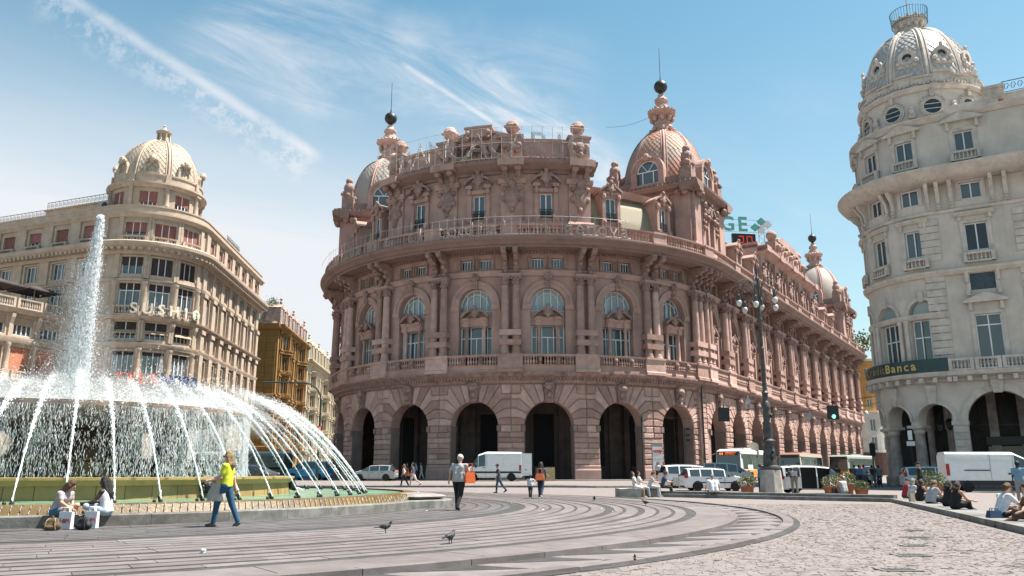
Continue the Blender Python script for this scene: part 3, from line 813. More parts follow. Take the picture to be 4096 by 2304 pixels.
def lunette(parent, cx, cy, rz, dist, zs, hw, sill, depth, m_st, m_fr, m_gl, rim=.55):
    """arched dormer standing out of a dome"""
    mb = MB()
    mb.arch(-hw - rim, hw + rim, sill, zs, 0, hw, zs - .001, -dist, -dist + .5, 12, rise=hw) if False else None
    n = 12
    for i in range(n):
        a, b = pi * i / n, pi * (i + 1) / n
        for r0, r1, o in ((hw, hw + rim * .5, .0), (hw + rim * .5, hw + rim, .14)):
            mb.poly([(-r0 * cos(a), zs + r0 * sin(a)), (-r0 * cos(b), zs + r0 * sin(b)), (-r1 * cos(b), zs + r1 * sin(b)), (-r1 * cos(a), zs + r1 * sin(a))], -dist + depth, -dist - o)
    for s_ in (-1, 1):
        a, b = (hw, hw + rim) if s_ > 0 else (-hw - rim, -hw)
        mb.box(a, b, -dist - .1, -dist + depth, sill - .2, zs)
    mb.box(-hw - rim - .1, hw + rim + .1, -dist - .2, -dist + depth, sill - .45, sill - .05)
    mb.ball((0, -dist - .2, zs + hw + .35), .42, 6, sz=1.3)
    for s_ in (-1, 1): mb.ball((s_ * .5, -dist - .15, zs + hw + .2), .28, 5)
    o = ob('dome_window', mb.mesh('dome_window', m_st), parent, (cx, cy, 0), rz)
    fr = MB()
    for i in range(n):
        a, b = pi * i / n, pi * (i + 1) / n; r0, r1 = hw - .12, hw + .02
        fr.poly([(-r0 * cos(a), zs + r0 * sin(a)), (-r0 * cos(b), zs + r0 * sin(b)), (-r1 * cos(b), zs + r1 * sin(b)), (-r1 * cos(a), zs + r1 * sin(a))], -dist + .3, -dist + .18)
    for x in (-hw * .5, hw * .5): fr.box(x - .06, x + .06, -dist + .2, -dist + .29, sill, zs)
    for z in (sill + .05, zs - .02): fr.box(-hw, hw, -dist + .19, -dist + .28, z - .06, z + .06)
    for s_ in (-1, 1): fr.poly([(s_ * .05 - .05, zs), (s_ * .05 + .05, zs), (s_ * hw * .6 + .05, zs + hw * .78), (s_ * hw * .6 - .05, zs + hw * .78)], -dist + .28, -dist + .2)
    ob('frame', fr.mesh('frame', m_fr), o)
    gl = MB(); pts = [(-hw, sill)] + [(-hw * cos(pi * i / n), zs + hw * sin(pi * i / n)) for i in range(n + 1)] + [(hw, sill)]
    gl.add([(x, -dist + .32, z) for x, z in pts], [tuple(range(len(pts)))])
    ob('pane', gl.mesh('pane', m_gl), o)

def dormer_parts(warp, x, of, z0, depth):
    """stone dormer with segmental broken pediment; returns part tuples"""
    out = []
    mb = MB(); mb.hole(x - 1.25, x + 1.25, z0, z0 + 4.2, [(x - .66, x + .66, z0 + .9, z0 + 3.5)], -of, -of + .3)
    mb.add([(x - 1.25, -of, z0), (x - 1.25, -of + depth, z0), (x - 1.25, -of + depth, z0 + 4.2), (x - 1.25, -of, z0 + 4.2)], [(0, 1, 2, 3)])
    mb.add([(x + 1.25, -of, z0), (x + 1.25, -of, z0 + 4.2), (x + 1.25, -of + depth, z0 + 4.2), (x + 1.25, -of + depth, z0)], [(0, 1, 2, 3)])
    n = 6; pr = [(-1.5 + 3.0 * i / n, z0 + 4.2 + .75 * sin(pi * i / n)) for i in range(n + 1)]
    for i in range(n): mb.poly([pr[i], pr[i + 1], (pr[i + 1][0], pr[i + 1][1] + .25), (pr[i][0], pr[i][1] + .25)] if x == 0 else [(p[0] + x, p[1]) for p in (pr[i], pr[i + 1], (pr[i + 1][0], pr[i + 1][1] + .25), (pr[i][0], pr[i][1] + .25))], -of + depth, -of - .35)
    mb.poly([(x + p[0], p[1]) for p in pr], -of + depth, -of)
    mb.mold(x - 1.45, x + 1.45, [(of - .2, z0 + 3.95), (of + .1, z0 + 3.95), (of + .3, z0 + 4.2), (of - .2, z0 + 4.2)])
    for s_ in (-1, 1):
        xx = x + s_ * .98
        mb.box(xx - .25, xx + .25, -of - .28, -of, z0, z0 + .8); mb.box(xx - .2, xx + .2, -of - .2, -of, z0 + .8, z0 + 3.3)
        mb.ball((xx, -of - .28, z0 + 3.6), .26, 5, sz=1.5); mb.ball((xx, -of - .2, z0 + .55), .3, 5)
    out.append(('dormer', mb.mesh('dormer', M_PK, warp), []))
    mb = MB(); cartouche(mb, x, of + .15, z0 + 4.7, 1.2, 1.6); out.append(('cartouche', mb.mesh('cartouche', M_PKO, warp, 50), []))
    fr = MB()
    for a, b in ((-.66, -.56), (-.06, .06), (.56, .66)): fr.box(x + a, x + b, -of + .14, -of + .22, z0 + .9, z0 + 3.5)
    fr.box(x - .66, x + .66, -of + .15, -of + .21, z0 + 3.4, z0 + 3.5)
    gl = MB(); gl.box(x - .66, x + .66, -of + .24, -of + .27, z0 + .9, z0 + 3.5)
    rl = MB()
    for j in range(9): rl.box(x - .64 + j * .16 - .015, x - .64 + j * .16 + .015, -of - .06, -of - .03, z0 + .75, z0 + 1.65)
    for z in (.78, 1.2, 1.65): rl.box(x - .68, x + .68, -of - .07, -of - .02, z0 + z - .03, z0 + z + .03)
    for j in range(4): rl.lathe([(.11, 0), (.14, .05)], 0, 0, 6) if False else None
    out.append(('window', fr.mesh('window', M_WF, warp), [('pane', gl.mesh('pane', M_GL, warp)), ('railing', rl.mesh('railing', M_IRON, warp))]))
    return out

def borsa():
    root = thing('exchange_palace', 'huge rose stone palace with curved arcaded front, three domes and BORSA in its gable', 'palace')
    W = bend(RB); CX = (XC, YC, 0)
    def put(parts, loc, rz):
        for name, me, kids in parts:
            o = ob(name, me, root, loc, rz)
            for kn, km in kids: ob(kn, km, o)
    bay_c, bay_s = borsa_bay(BW, W, 1.0), borsa_bay(BWS, None, None)
    pier_c, pier_s = borsa_pier(W, 1.0, BW / 2), borsa_pier(None, None, BWS / 2)
    pier_c0 = borsa_pier(W, 1.0, -BW / 2)
    spots_c = [(CX, TH0 + k * AL) for k in range(-3, 4)]
    def sloc(n): p = S0 + TD * (SN0 + BWS * n); return (p.x, p.y, 0)
    def slocL(n): p = S0L - TDL * (SN0 + BWS * n); return (p.x, p.y, 0)
    spots_s = [(sloc(n), THT) for n in range(NS)] + [(slocL(n), THL) for n in range(2)]
    for l, r in spots_c: put(bay_c, l, r); put(pier_c, l, r)
    put(pier_c0, CX, TH0 - 3 * AL)
    for l, r in spots_s: put(bay_s, l, r); put(pier_s, l, r)
    # first pier of the wing and the wide pier between
    put(borsa_pier(None, None, -BWS / 2 + .9), sloc(0), THT)
    mb = MB(); x0, x1 = -BWS / 2 - 1.75, -BWS / 2 + .05
    mb.box(x0, x1, -.02, 1.4, 0, 24.8); mb.box(x0 + .1, x1, -.32, 0, ZB - .3, 2.0)
    mb.build('corner_wall', M_PK, root, loc=sloc(0), rz=THT)
    for i in range(14):
        z = 2.03 + i * .588; mb = MB(); a, b = x0 + .2, x1 - .1
        mb.poly([(a, z + .015), (b, z + .015), (b, z + .573), (a, z + .573)], 0, -.19, .07, .08); mb.build('stone_block', M_PKB, root, loc=sloc(0), rz=THT)
    mb = MB(); mb.tube([(x0 + .15, -.28, .5), (x0 + .15, -.28, 21.5), (x0 + .15, -.6, 22.4)], .09, 6); mb.build('drainpipe', M_IRON, root, loc=sloc(0), rz=THT)
    # rusticated stones: separate on the rotunda and the first wing bays, joined beyond
    for l, r in spots_c:
        for p in borsa_blocks(BW): ob('stone_block', block_mesh(p, W, proud=.15 if r < rad(5) else .2, bev=.055 if r < rad(5) else .09), root, l, r)
    Pl = borsa_blocks(BW)[:11]
    for p in Pl: ob('stone_block', block_mesh([(x - BW, z) for x, z in p], W), root, CX, TH0 - 3 * AL)
    far = MB()
    for n, (l, r) in enumerate(spots_s):
        for p in borsa_blocks(BWS):
            if n < 3: ob('stone_block', block_mesh(p, None, proud=.22, bev=.10), root, l, r)
            else:
                s0 = len(far.v); far.poly(p, .02, -.22 - rnd.uniform(-.03, .03), .10, .11)
                far.move(Matrix.Translation(l) @ Matrix.Rotation(r, 4, 'Z'), s0)
    tag(far.build('stone_blocks_beyond', M_PKB, root), kind='stuff')
    # continuous mouldings along rotunda and wing
    LE = 31.92; LS = SN0 + BWS * (NS - .5) + .6
    def run(name, prof, m, ext=True):
        mb = MB(1.0); mb.mold(-LE, LE, prof); mb.build(name, m, root, W, 30, CX, TH0)
        mb = MB(); mb.mold(0, LS, prof); mb.build(name, m, root, None, 30, (S0.x, S0.y, 0), THT)
        mb = MB(); mb.mold(-18, 0, prof); mb.build(name, m, root, None, 30, (S0L.x, S0L.y, 0), THL)
    run('string_course', [(0, 10.4), (.22, 10.4), (.30, 10.6), (.42, 10.7), (.42, 10.95), (.62, 11.05), (.95, 11.3), (1.05, 11.38), (1.05, 11.52), (0, 11.55)], M_PKO)
    run('balcony_base', [(0, 11.52), (.86, 11.52), (.86, 11.75), (.80, 11.85), (.80, 12.2), (.88, 12.28), (0, 12.3)], M_PK)
    run('balcony_rail', [(.62, 13.15), (1.0, 13.15), (1.04, 13.22), (1.04, 13.36), (.62, 13.36)], M_PK)
    run('architrave', [(0, 22.05), (.24, 22.05), (.28, 22.3), (.42, 22.5), (.42, 22.62), (.12, 22.85), (0, 22.85)], M_PK)
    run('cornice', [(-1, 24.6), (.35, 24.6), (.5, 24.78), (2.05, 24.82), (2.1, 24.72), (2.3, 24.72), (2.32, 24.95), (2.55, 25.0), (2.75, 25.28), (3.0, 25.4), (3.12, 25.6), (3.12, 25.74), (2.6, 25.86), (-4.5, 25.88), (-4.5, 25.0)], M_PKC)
    run('parapet_base', [(1.95, 25.84), (2.62, 25.84), (2.62, 26.0), (1.95, 26.0)], M_PK)
    run('parapet_rail', [(2.0, 27.0), (2.56, 27.0), (2.6, 27.08), (2.6, 27.22), (2.0, 27.22)], M_PK)
    # small repeated carving under the cornices
    for R_, s0, s1, warp, loc, rz, step in ((1, -LE, LE, W, CX, TH0, .36), (0, 0, LS, None, (S0.x, S0.y, 0), THT, .42)):
        mb = MB(); d2 = MB(); x = s0
        while x < s1:
            mb.box(x - .1, x + .1, -.66, -.42, 10.72, 10.98); mb.ball((x + step / 2, -.62, 11.02), .11, 4)
            d2.box(x - .09, x + .09, -2.52, -2.3, 24.98, 25.14); d2.box(x - .07, x + .07, -.6, -.35, 24.45, 24.66)
            x += step
        tag(mb.build('egg_and_dart', M_PKO, root, warp, False, loc, rz), kind='stuff')
        tag(d2.build('dentils', M_PKO, root, warp, False, loc, rz), kind='stuff')
    # balustrades: balusters are separate on the rotunda
    bal = MB(); bal.lathe(baluster_prof(12.3, 13.15, .15), 0, 0, 8); bm = bal.mesh('baluster', M_PKB, None, 40)
    bal = MB(); bal.lathe(baluster_prof(26.0, 27.0, .17), 0, 0, 8); bm2 = bal.mesh('baluster', M_PKB, None, 40)
    def at(th, o): return (XC + (RB + o) * sin(th), YC - (RB + o) * cos(th), 0)
    ped = MB(); ped.box(-.19, .19, -1.06, -.6, 12.28, 13.18); ped.ball((0, -1.12, 12.8), .2, 6, sz=1.3); ped.ball((0, -1.1, 12.45), .13, 5)
    pm = ped.mesh('lion_post', M_PKO, None, 40)
    farb = MB()
    for l, r in spots_c:
        for s_ in (-.92, .92): ob('lion_post', pm, root, at(r + s_ / RB, 0), r + s_ / RB).location = at(r + s_ / RB, 0)
        for j in range(18):
            x = -2.45 + j * .288
            if abs(abs(x) - .92) < .2: continue
            ob('baluster', bm, root, at(r + x / RB, .83), r)
    for l, r in spots_s:
        for j in range(17):
            x = -2.45 + j * .3; s0 = len(farb.v); farb.lathe(baluster_prof(12.3, 13.15, .15), x, -.83, 6)
            farb.move(Matrix.Translation(l) @ Matrix.Rotation(r, 4, 'Z'), s0)
    ped2 = MB(); ped2.mold(-.95, .95, [(1.9, 25.86), (2.68, 25.86), (2.68, 26.1), (2.6, 26.15), (2.6, 26.95), (2.7, 27.05), (2.7, 27.26), (1.9, 27.26)])
    ped2m = ped2.mesh('parapet_post', M_PK)
    for k in range(-3, 4):
        th = TH0 + k * AL
        if k < 3 or True: ob('parapet_post', ped2m, root, at(th + AL / 2, 0), th + AL / 2)
        for j in range(15):
            x = -2.66 + j * .38; ob('baluster', bm2, root, at(th + x * 1.0 / (RB) , 2.3), th)
    for n in range(NS):
        l = Vector(sloc(n)); p = l + Vector((TD.x, TD.y, 0)) * (BWS / 2); ob('parapet_post', ped2m, root, p, THT)
        for j in range(16):
            x = -2.85 + j * .38; s0 = len(farb.v); farb.lathe(baluster_prof(26.0, 27.0, .17), x, -2.3, 6)
            farb.move(Matrix.Translation(l) @ Matrix.Rotation(THT, 4, 'Z'), s0)
    tag(farb.build('balusters_beyond', M_PKB, root, smooth=40), kind='stuff')
    # arcade interior: vaulted passage with dark openings in the back wall
    for warp, s0, s1, loc, rz, step in ((W, -LE, LE, CX, TH0, BW), (None, 0, LS, (S0.x, S0.y, 0), THT, BWS), (None, -18, 0, (S0L.x, S0L.y, 0), THL, BWS)):
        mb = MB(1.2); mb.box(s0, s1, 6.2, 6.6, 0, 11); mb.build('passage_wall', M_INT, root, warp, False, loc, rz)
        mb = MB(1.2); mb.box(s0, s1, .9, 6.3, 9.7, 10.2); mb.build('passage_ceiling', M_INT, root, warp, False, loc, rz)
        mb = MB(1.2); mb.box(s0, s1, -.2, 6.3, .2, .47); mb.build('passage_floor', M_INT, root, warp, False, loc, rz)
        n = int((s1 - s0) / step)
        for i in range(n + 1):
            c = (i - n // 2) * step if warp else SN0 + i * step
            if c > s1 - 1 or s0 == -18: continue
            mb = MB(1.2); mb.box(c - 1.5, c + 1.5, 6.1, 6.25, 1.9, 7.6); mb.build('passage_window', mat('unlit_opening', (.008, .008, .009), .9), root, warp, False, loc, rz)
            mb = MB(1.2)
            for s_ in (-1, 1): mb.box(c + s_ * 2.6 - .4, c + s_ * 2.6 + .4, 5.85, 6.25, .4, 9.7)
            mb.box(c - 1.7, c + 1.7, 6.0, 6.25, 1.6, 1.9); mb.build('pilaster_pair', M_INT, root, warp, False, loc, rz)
    mb = MB(); mb.box(-9.2, -8.9, .4, 7, 0, 11); mb.build('passage_wall', M_INT, root, None, False, (S0L.x, S0L.y, 0), THL)
    # attic over the three middle bays
    RA = RB - 1.0; WA = bend(RA); AE = 1.5 * AL * RA + 1.35
    wins = []
    mb = MB(1.0); holes = [(k * AL * RA - .68, k * AL * RA + .68, 29.15, 31.85) for k in (-1, 0, 1)]
    mb.hole(-AE, AE, 25.8, 34.7, holes, 0, .5); mb.box(-AE, AE, 8.0, 8.3, 25.8, 38)
    for s_ in (-1, 1): mb.add([(s_ * AE, 0, 25.8), (s_ * AE, 8.2, 25.8), (s_ * AE, 8.2, 38.4), (s_ * AE, 0, 38.4)], [(0, 1, 2, 3) if s_ < 0 else (3, 2, 1, 0)])
    mb.mold(-AE, AE, [(0, 27.6), (.45, 27.6), (.45, 28.3), (.3, 28.5), (0, 28.5)])
    mb.build('attic_wall', M_PK, root, WA, False, CX, TH0)
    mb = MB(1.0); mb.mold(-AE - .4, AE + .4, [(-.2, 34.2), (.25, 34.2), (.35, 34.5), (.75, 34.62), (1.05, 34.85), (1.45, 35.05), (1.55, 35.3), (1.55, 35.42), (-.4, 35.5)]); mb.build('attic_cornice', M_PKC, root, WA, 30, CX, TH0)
    mb = MB(1.0); mb.mold(-AE, AE, [(-8.2, 35.4), (.2, 35.4), (.2, 35.9), (0, 36.05), (-.1, 38.0), (.12, 38.15), (.2, 38.4), (-8.2, 38.4)]); mb.build('attic_parapet', M_PK, root, WA, 30, CX, TH0)
    mb = MB(); x = -AE
    while x < AE: mb.box(x, x + .3, -.5, -.15, 35.85, 36.15); mb.ball((x + .42, -.3, 36.0), .13, 4); x += .58
    tag(mb.build('dentils', M_PKO, root, WA, False, CX, TH0), kind='stuff')
    for k in (-1.5, -.5, .5, 1.5):
        c = k * AL * RA
        mb = MB(1.0); mb.box(c - 1.25, c + 1.25, -.25, 0, 25.8, 34.4); mb.mold(c - 1.5, c + 1.5, [(0, 27.5), (.75, 27.5), (.75, 28.1), (.5, 28.5), (0, 28.5)])
        mb.mold(c - 1.55, c + 1.55, [(0, 33.0), (.35, 33.0), (.55, 33.4), (.55, 33.55), (0, 33.55)])
        mb.box(c - 1.4, c + 1.4, -1.75, .1, 34.75, 35.5); mb.box(c - 1.15, c + 1.15, -.55, .3, 35.4, 38.75); mb.mold(c - 1.35, c + 1.35, [(-.4, 38.5), (.65, 38.5), (.8, 38.75), (-.4, 38.8)])
        mb.build('attic_pilaster', M_PK, root, WA, False, CX, TH0)
        mb = MB(); cartouche(mb, c, .28, 31.55, 2.3, 3.3); mb.build('shield', M_PKO, root, WA, 50, CX, TH0)
        for s_ in (-1, 1):
            mb = MB(); console(mb, c + s_ * .72, .5, [(.2, 33.3), (.5, 33.4), (.6, 34.0), (1.2, 34.5), (1.35, 34.8), (.2, 34.8)]); mb.ball((c + s_ * .72, -1.25, 34.55), .42, 6); mb.ball((c + s_ * .72, -.5, 33.5), .25, 5)
            mb.build('bracket', M_PKO, root, WA, 50, CX, TH0)
        mb = MB(); mb.ball((c, -.62, 37.3), .75, 6, sy=.5); mb.ball((c, -.75, 36.4), .4, 6); mb.ball((c, -.7, 37.0), .35, 5)
        for s_ in (-1, 1): mb.ball((c + s_ * .75, -.6, 37.5), .42, 5); mb.ball((c + s_ * .6, -.6, 36.8), .3, 5)
        mb.build('lion_mask', M_PKO, root, WA, 50, CX, TH0)
        mb = MB(); mb.lathe([(.62, 38.75), (.62, 39.0), (.35, 39.15), (.42, 39.3), (.66, 39.5), (.8, 39.85), (.84, 39.95), (.84, 40.1), (.78, 40.15), (.73, 40.4), (.5, 40.72), (.01, 40.9)], c, .2, 14)
        for j in range(4): a = j * pi / 2 + .5; mb.ball((c + .85 * sin(a), .2 - .85 * cos(a), 40.0), .22, 5)
        mb.build('ball_finial', M_PKB, root, WA, 50, CX, TH0)
    for k in (-1, 0, 1):
        c = k * AL * RA
        fr = MB()
        for a, b in ((-.68, -.58), (-.07, .07), (.58, .68)): fr.box(c + a, c + b, .16, .24, 29.15, 31.85)
        fr.box(c - .68, c + .68, .17, .23, 31.74, 31.85)
        w = fr.build('window', M_WF, root, WA, False, CX, TH0)
        gl = MB(); gl.box(c - .68, c + .68, .26, .29, 29.15, 31.85); gl.build('pane', M_GL, w, WA)
        rl = MB()
        for j in range(9): rl.box(c - .64 + j * .16 - .018, c - .64 + j * .16 + .018, -.12, -.08, 29.0, 29.95)
        for z in (29.05, 29.3, 29.65, 29.95): rl.box(c - .70, c + .70, -.13, -.07, z - .03, z + .03)
        for j in range(4): rl.tube([(c - .48 + j * .32 + .1 * cos(a * pi / 3), -.1, 29.48 + .1 * sin(a * pi / 3)) for a in range(7)], .02, 4)
        rl.build('railing', M_IRON, w, WA)
        mb = MB()
        for s_ in (-1, 1):
            x = c + s_ * 1.08; mb.box(x - .36, x + .36, -.4, 0, 28.4, 29.3); mb.box(x - .24, x + .24, -.22, 0, 29.3, 32.0); mb.ball((x, -.3, 32.25), .3, 5, sz=1.4); mb.box(x - .36, x + .36, -.5, 0, 32.6, 33.0); mb.ball((x, -.38, 28.8), .3, 5)
        mb.mold(c - .8, c + .8, [(0, 32.0), (.25, 32.0), (.3, 32.4), (0, 32.4)])
        mb.build('window_surround', M_PK, root, WA, False, CX, TH0)
        for q in (-1, 1): mb = MB(); broken_pediment(mb, c, 0, .6, 33.0, 3.3, 1.05, (q,)); mb.build('pediment_half', M_PKO, root, WA, False, CX, TH0)
        mb = MB(); cartouche(mb, c, .45, 33.7, 1.3, 1.9); mb.build('cartouche', M_PKO, root, WA, 50, CX, TH0)
    # BORSA gable
    mb = MB(1.0); n = 10; top = [(-4.6 + 9.2 * i / n, 38.3 + 1.05 * sin(pi * i / n)) for i in range(n + 1)]
    mb.poly([(-4.6, 36.0)] + top + [(4.6, 36.0)], .6, -.05)
    for i in range(n): mb.poly([top[i], top[i + 1], (top[i + 1][0], top[i + 1][1] + .28), (top[i][0], top[i][1] + .28)], .7, -.45)
    mb.box(-1.5, 1.5, -.65, .8, 38.8, 40.0); mb.box(-1.65, 1.65, -.75, .85, 39.85, 40.1)
    for s_ in (-1, 1): mb.ball((s_ * 1.15, -.75, 39.3), .3, 6); mb.ball((s_ * 1.15, -.72, 38.7), .2, 5)
    mb.build('gable', M_PK, root, WA, False, CX, TH0)
    def pl(off):
        def f(x):
            th = TH0 + (x + off) / RA; return Matrix.Translation((XC + (RA + .16) * sin(th), YC - (RA + .16) * cos(th), 36.55)) @ Matrix.Rotation(th, 4, 'Z')
        return f
    letters('BORSA', 1.85, .05, mat('dark_letter_paint', (0.10, 0.062, 0.055), 0.7), 'gable_letter', root, pl(-3.05), width=1.22, offset=.02)
    # mansard bays with dormers on each flank of the rotunda, and along the wing
    def mansard(s0, s1, warp, loc, rz, nm):
        mb = MB(1.0); mb.mold(s0, s1, [(-9, 25.9), (-1.3, 25.9), (-1.3, 28.0), (-1.0, 28.1), (-1.0, 28.35), (-1.6, 28.4), (-1.75, 29.5), (-2.3, 31.3), (-3.2, 32.7), (-2.6, 32.75), (-2.45, 33.0), (-2.3, 33.3), (-2.2, 33.5), (-9, 33.6)]); mb.build('mansard', M_PK, root, warp, False, loc, rz)
        P = [(-1.6, 28.4), (-1.72, 29.5), (-2.26, 31.3), (-3.15, 32.7)]
        def fn(u, v, l):
            t = v * 3; i = min(2, int(t)); f_ = t - i; o = P[i][0] + (P[i + 1][0] - P[i][0]) * f_; z = P[i][1] + (P[i + 1][1] - P[i][1]) * f_
            return (s0 + (s1 - s0) * u, -(o + l + .03), z)
        t = MB(); cols = int((s1 - s0) / .5); shingles_on(t, fn, 15, lambda v: cols)
        bs = MB(1.0)
        for i in range(3): bs.mold(s0, s1, [(P[i][0] + .02, P[i][1]), (P[i + 1][0] + .02, P[i + 1][1]), (P[i + 1][0] - .1, P[i + 1][1]), (P[i][0] - .1, P[i][1])])
        b = bs.build('roof_slope', M_SHING, root, warp, False, loc, rz); tag(t.build('shingles', M_SHING, b, warp), kind='stuff')
    A1 = 1.5 * AL * RB + 1.3
    mansard(A1, LE - 3.0, W, CX, TH0, 'r'); mansard(-LE + 3.0, -A1, W, CX, TH0, 'l')
    dm = dormer_parts(W, 0, -.95, 28.3, 3.2); dms = dormer_parts(None, 0, -.95, 28.3, 3.2)
    for k in (-3, -2, 2, 3): put(dm, CX, TH0 + k * AL)
    SS = (S0.x, S0.y, 0)
    mansard(SN0 + 5.6, SN0 + BWS * 3.5 - .3, None, SS, THT, 'w1'); mansard(SN0 + BWS * 7.5 + .3, SN0 + BWS * 11 - 5.6, None, SS, THT, 'w2')
    for n in (1, 2, 3, 8, 9, 10): put(dms, sloc(n), THT)
    # middle attic of the wing
    c0, c1 = SN0 + BWS * 3.5 - .8, SN0 + BWS * 7.5 + .8
    mb = MB(); mb.hole(c0, c1, 25.8, 34.6, [(SN0 + BWS * n - .66, SN0 + BWS * n + .66, 29.2, 31.8) for n in (4, 5, 6, 7)], 1.0, 1.4); mb.box(c0, c1, 1.02, 9, 25.8, 29.0); mb.box(c0, c0 + .3, 1.0, 9, 25.8, 36); mb.box(c0, c1, 8.5, 9, 25.8, 36)
    mb.mold(c0 - .4, c1 + .4, [(-1, 34.1), (-.7, 34.2), (0, 34.7), (.5, 35.0), (.5, 35.4), (-9, 35.5), (-9, 34.1)]); mb.box(c0, c1, 1.0, 8.5, 35.4, 36.4)
    mb.build('attic_wall', M_PK, root, None, False, SS, THT)
    for n in (4, 5, 6, 7):
        s = SN0 + BWS * n; put([(a, m_, k_) for a, m_, k_ in dms if a in ('window', 'cartouche')], tuple(Vector(sloc(n)) + Vector((0, 0, .0))), THT)
        mb = MB(); broken_pediment(mb, s, -1.0, -.4, 32.6, 3.0, 1.0)
        for s_ in (-1, 1): mb.box(s + s_ * 1.05 - .3, s + s_ * 1.05 + .3, .6, 1.0, 28.2, 32.6)
        mb.build('window_surround', M_PKO, root, None, False, SS, THT)
    for n in (3.5, 4.5, 5.5, 6.5, 7.5):
        s = SN0 + BWS * n; mb = MB(); mb.box(s - 1.1, s + 1.1, .6, 1.0, 26, 34.4); mb.box(s - 1.2, s + 1.2, -.6, 1, 34.7, 35.6); mb.build('attic_pilaster', M_PK, root, None, False, SS, THT)
        mb = MB(); cartouche(mb, s, -.55, 31.3, 2.0, 3.0); mb.build('shield', M_PKO, root, None, 50, SS, THT)
    x = c0; mb = MB()
    while x < c1: mb.box(x, x + .35, -.3, .3, 35.4, 35.75); x += .62
    tag(mb.build('dentils', M_PKO, root, None, False, SS, THT), kind='stuff')
    g0, g1 = SN0 + BWS * 4.6, SN0 + BWS * 6.4
    mb = MB(); mb.box(g0, g1, .4, 1.6, 36.3, 38.6); mb.box(g0 - .3, g1 + .3, .1, 1.8, 38.5, 38.9); mb.poly([(g0, 38.8), (g0 + 2.5, 39.8), (g1 - 2.5, 39.8), (g1, 38.8)], 1.6, .2)
    for i in range(8): mb.ball((g0 + 1 + i * 1.7, .3, 37.4 + (i % 2) * .5), .55, 5)
    mb.build('gable', M_PK, root, None, False, SS, THT)
    for s in (g0 - 1.0, g1 + 1.0):
        mb = MB(); mb.box(s - .9, s + .9, .2, 1.8, 35.4, 38.3); mb.lathe([(.62, 38.3), (.4, 38.5), (.7, 38.9), (.9, 39.3), (.9, 39.5), (.75, 39.9), (.01, 40.4)], s, 1.0, 12); mb.ball((s, .1, 37.2), .7, 5); mb.build('ball_finial', M_PKB, root, None, 40, SS, THT)
    # corner pavilions with domes
    def pavilion(center, rz, red, nm):
        cx, cy = center; Hh = 5.5
        for q in range(4):
            a = rz + q * pi / 2
            mb = MB(); mb.hole(-Hh, Hh, 25.8, 35.2, [(-.7, .7, 29.2, 31.9)], -Hh, -Hh + .4); mb.box(-Hh, Hh, -Hh + .01, -Hh + .3, 25.8, 29.1)
            mb.mold(-Hh - .3, Hh + .3, [(Hh, 27.5), (Hh + .5, 27.5), (Hh + .4, 28.3), (Hh, 28.4)])
            for s_ in (-1, 1):
                mb.box(s_ * 4.4 - 1.0, s_ * 4.4 + 1.0, -Hh - .35, -Hh, 26, 34.6); mb.box(s_ * 2.2 - .5, s_ * 2.2 + .5, -Hh - .25, -Hh, 26, 34.6)
                mb.box(s_ * 1.05 - .28, s_ * 1.05 + .28, -Hh - .45, -Hh, 28.3, 32.6)
            mb.build('pavilion_wall', M_PK, root, None, False, (cx, cy, 0), a)
            mb = MB(); broken_pediment(mb, 0, Hh, Hh + .7, 32.6, 3.0, 1.1); cartouche(mb, 0, Hh + .4, 33.3, 1.3, 1.9)
            for s_ in (-1, 1):
                mb.ball((s_ * 1.05, -Hh - .5, 32.2), .35, 5, sz=1.4)
                for z, r in ((33.8, .42), (33.0, .3), (32.3, .36), (31.4, .26), (30.7, .3)): mb.ball((s_ * 2.2, -Hh - .4, z), r, 5)
                mb.ball((s_ * 4.1, -Hh - .8, 34.5), .45, 5); mb.ball((s_ * 4.9, -Hh - .8, 34.5), .45, 5)
            mb.build('window_carving', M_PKO, root, None, 50, (cx, cy, 0), a)
            fr = MB()
            for x0, x1 in ((-.7, -.6), (-.06, .06), (.6, .7)): fr.box(x0, x1, -Hh + .15, -Hh + .25, 29.2, 31.9)
            w = fr.build('window', M_WF, root, None, False, (cx, cy, 0), a); gl = MB(); gl.box(-.7, .7, -Hh + .27, -Hh + .3, 29.2, 31.9); gl.build('pane', M_GL, w)
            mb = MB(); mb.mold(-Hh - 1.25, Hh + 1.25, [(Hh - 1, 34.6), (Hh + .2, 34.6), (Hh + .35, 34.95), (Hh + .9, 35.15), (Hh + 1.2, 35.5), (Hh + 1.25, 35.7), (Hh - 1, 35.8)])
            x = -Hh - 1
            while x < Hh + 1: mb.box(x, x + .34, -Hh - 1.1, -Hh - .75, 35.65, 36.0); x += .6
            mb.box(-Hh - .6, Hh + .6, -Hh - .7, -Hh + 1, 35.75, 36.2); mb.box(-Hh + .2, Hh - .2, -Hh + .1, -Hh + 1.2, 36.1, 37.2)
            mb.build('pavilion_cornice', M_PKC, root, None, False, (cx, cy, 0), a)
            # corner ornament
            mb = MB(); d = (Hh - .6) * 1.0
            mb.box(d - .8, d + .8, -d - .8, -d + .8, 36.1, 38.0); mb.box(d - .55, d + .55, -d - .55, -d + .55, 38.0, 39.2)
            mb.ball((d, -d, 39.5), .75, 6, sz=1.1); mb.ball((d, -d, 40.5), .5, 6)
            for j in range(6): mb.ball((d + .75 * cos(j), -d - .75 * sin(j * 1.7), 38.3 + .2 * (j % 3)), .33, 5)
            mb.build('corner_ornament', M_PKO, root, None, 40, (cx, cy, 0), a)
            lunette(root, cx, cy, a, 5.75, 38.3, 1.45, 36.6, 2.6, M_PK, M_WF, M_GL, .75)
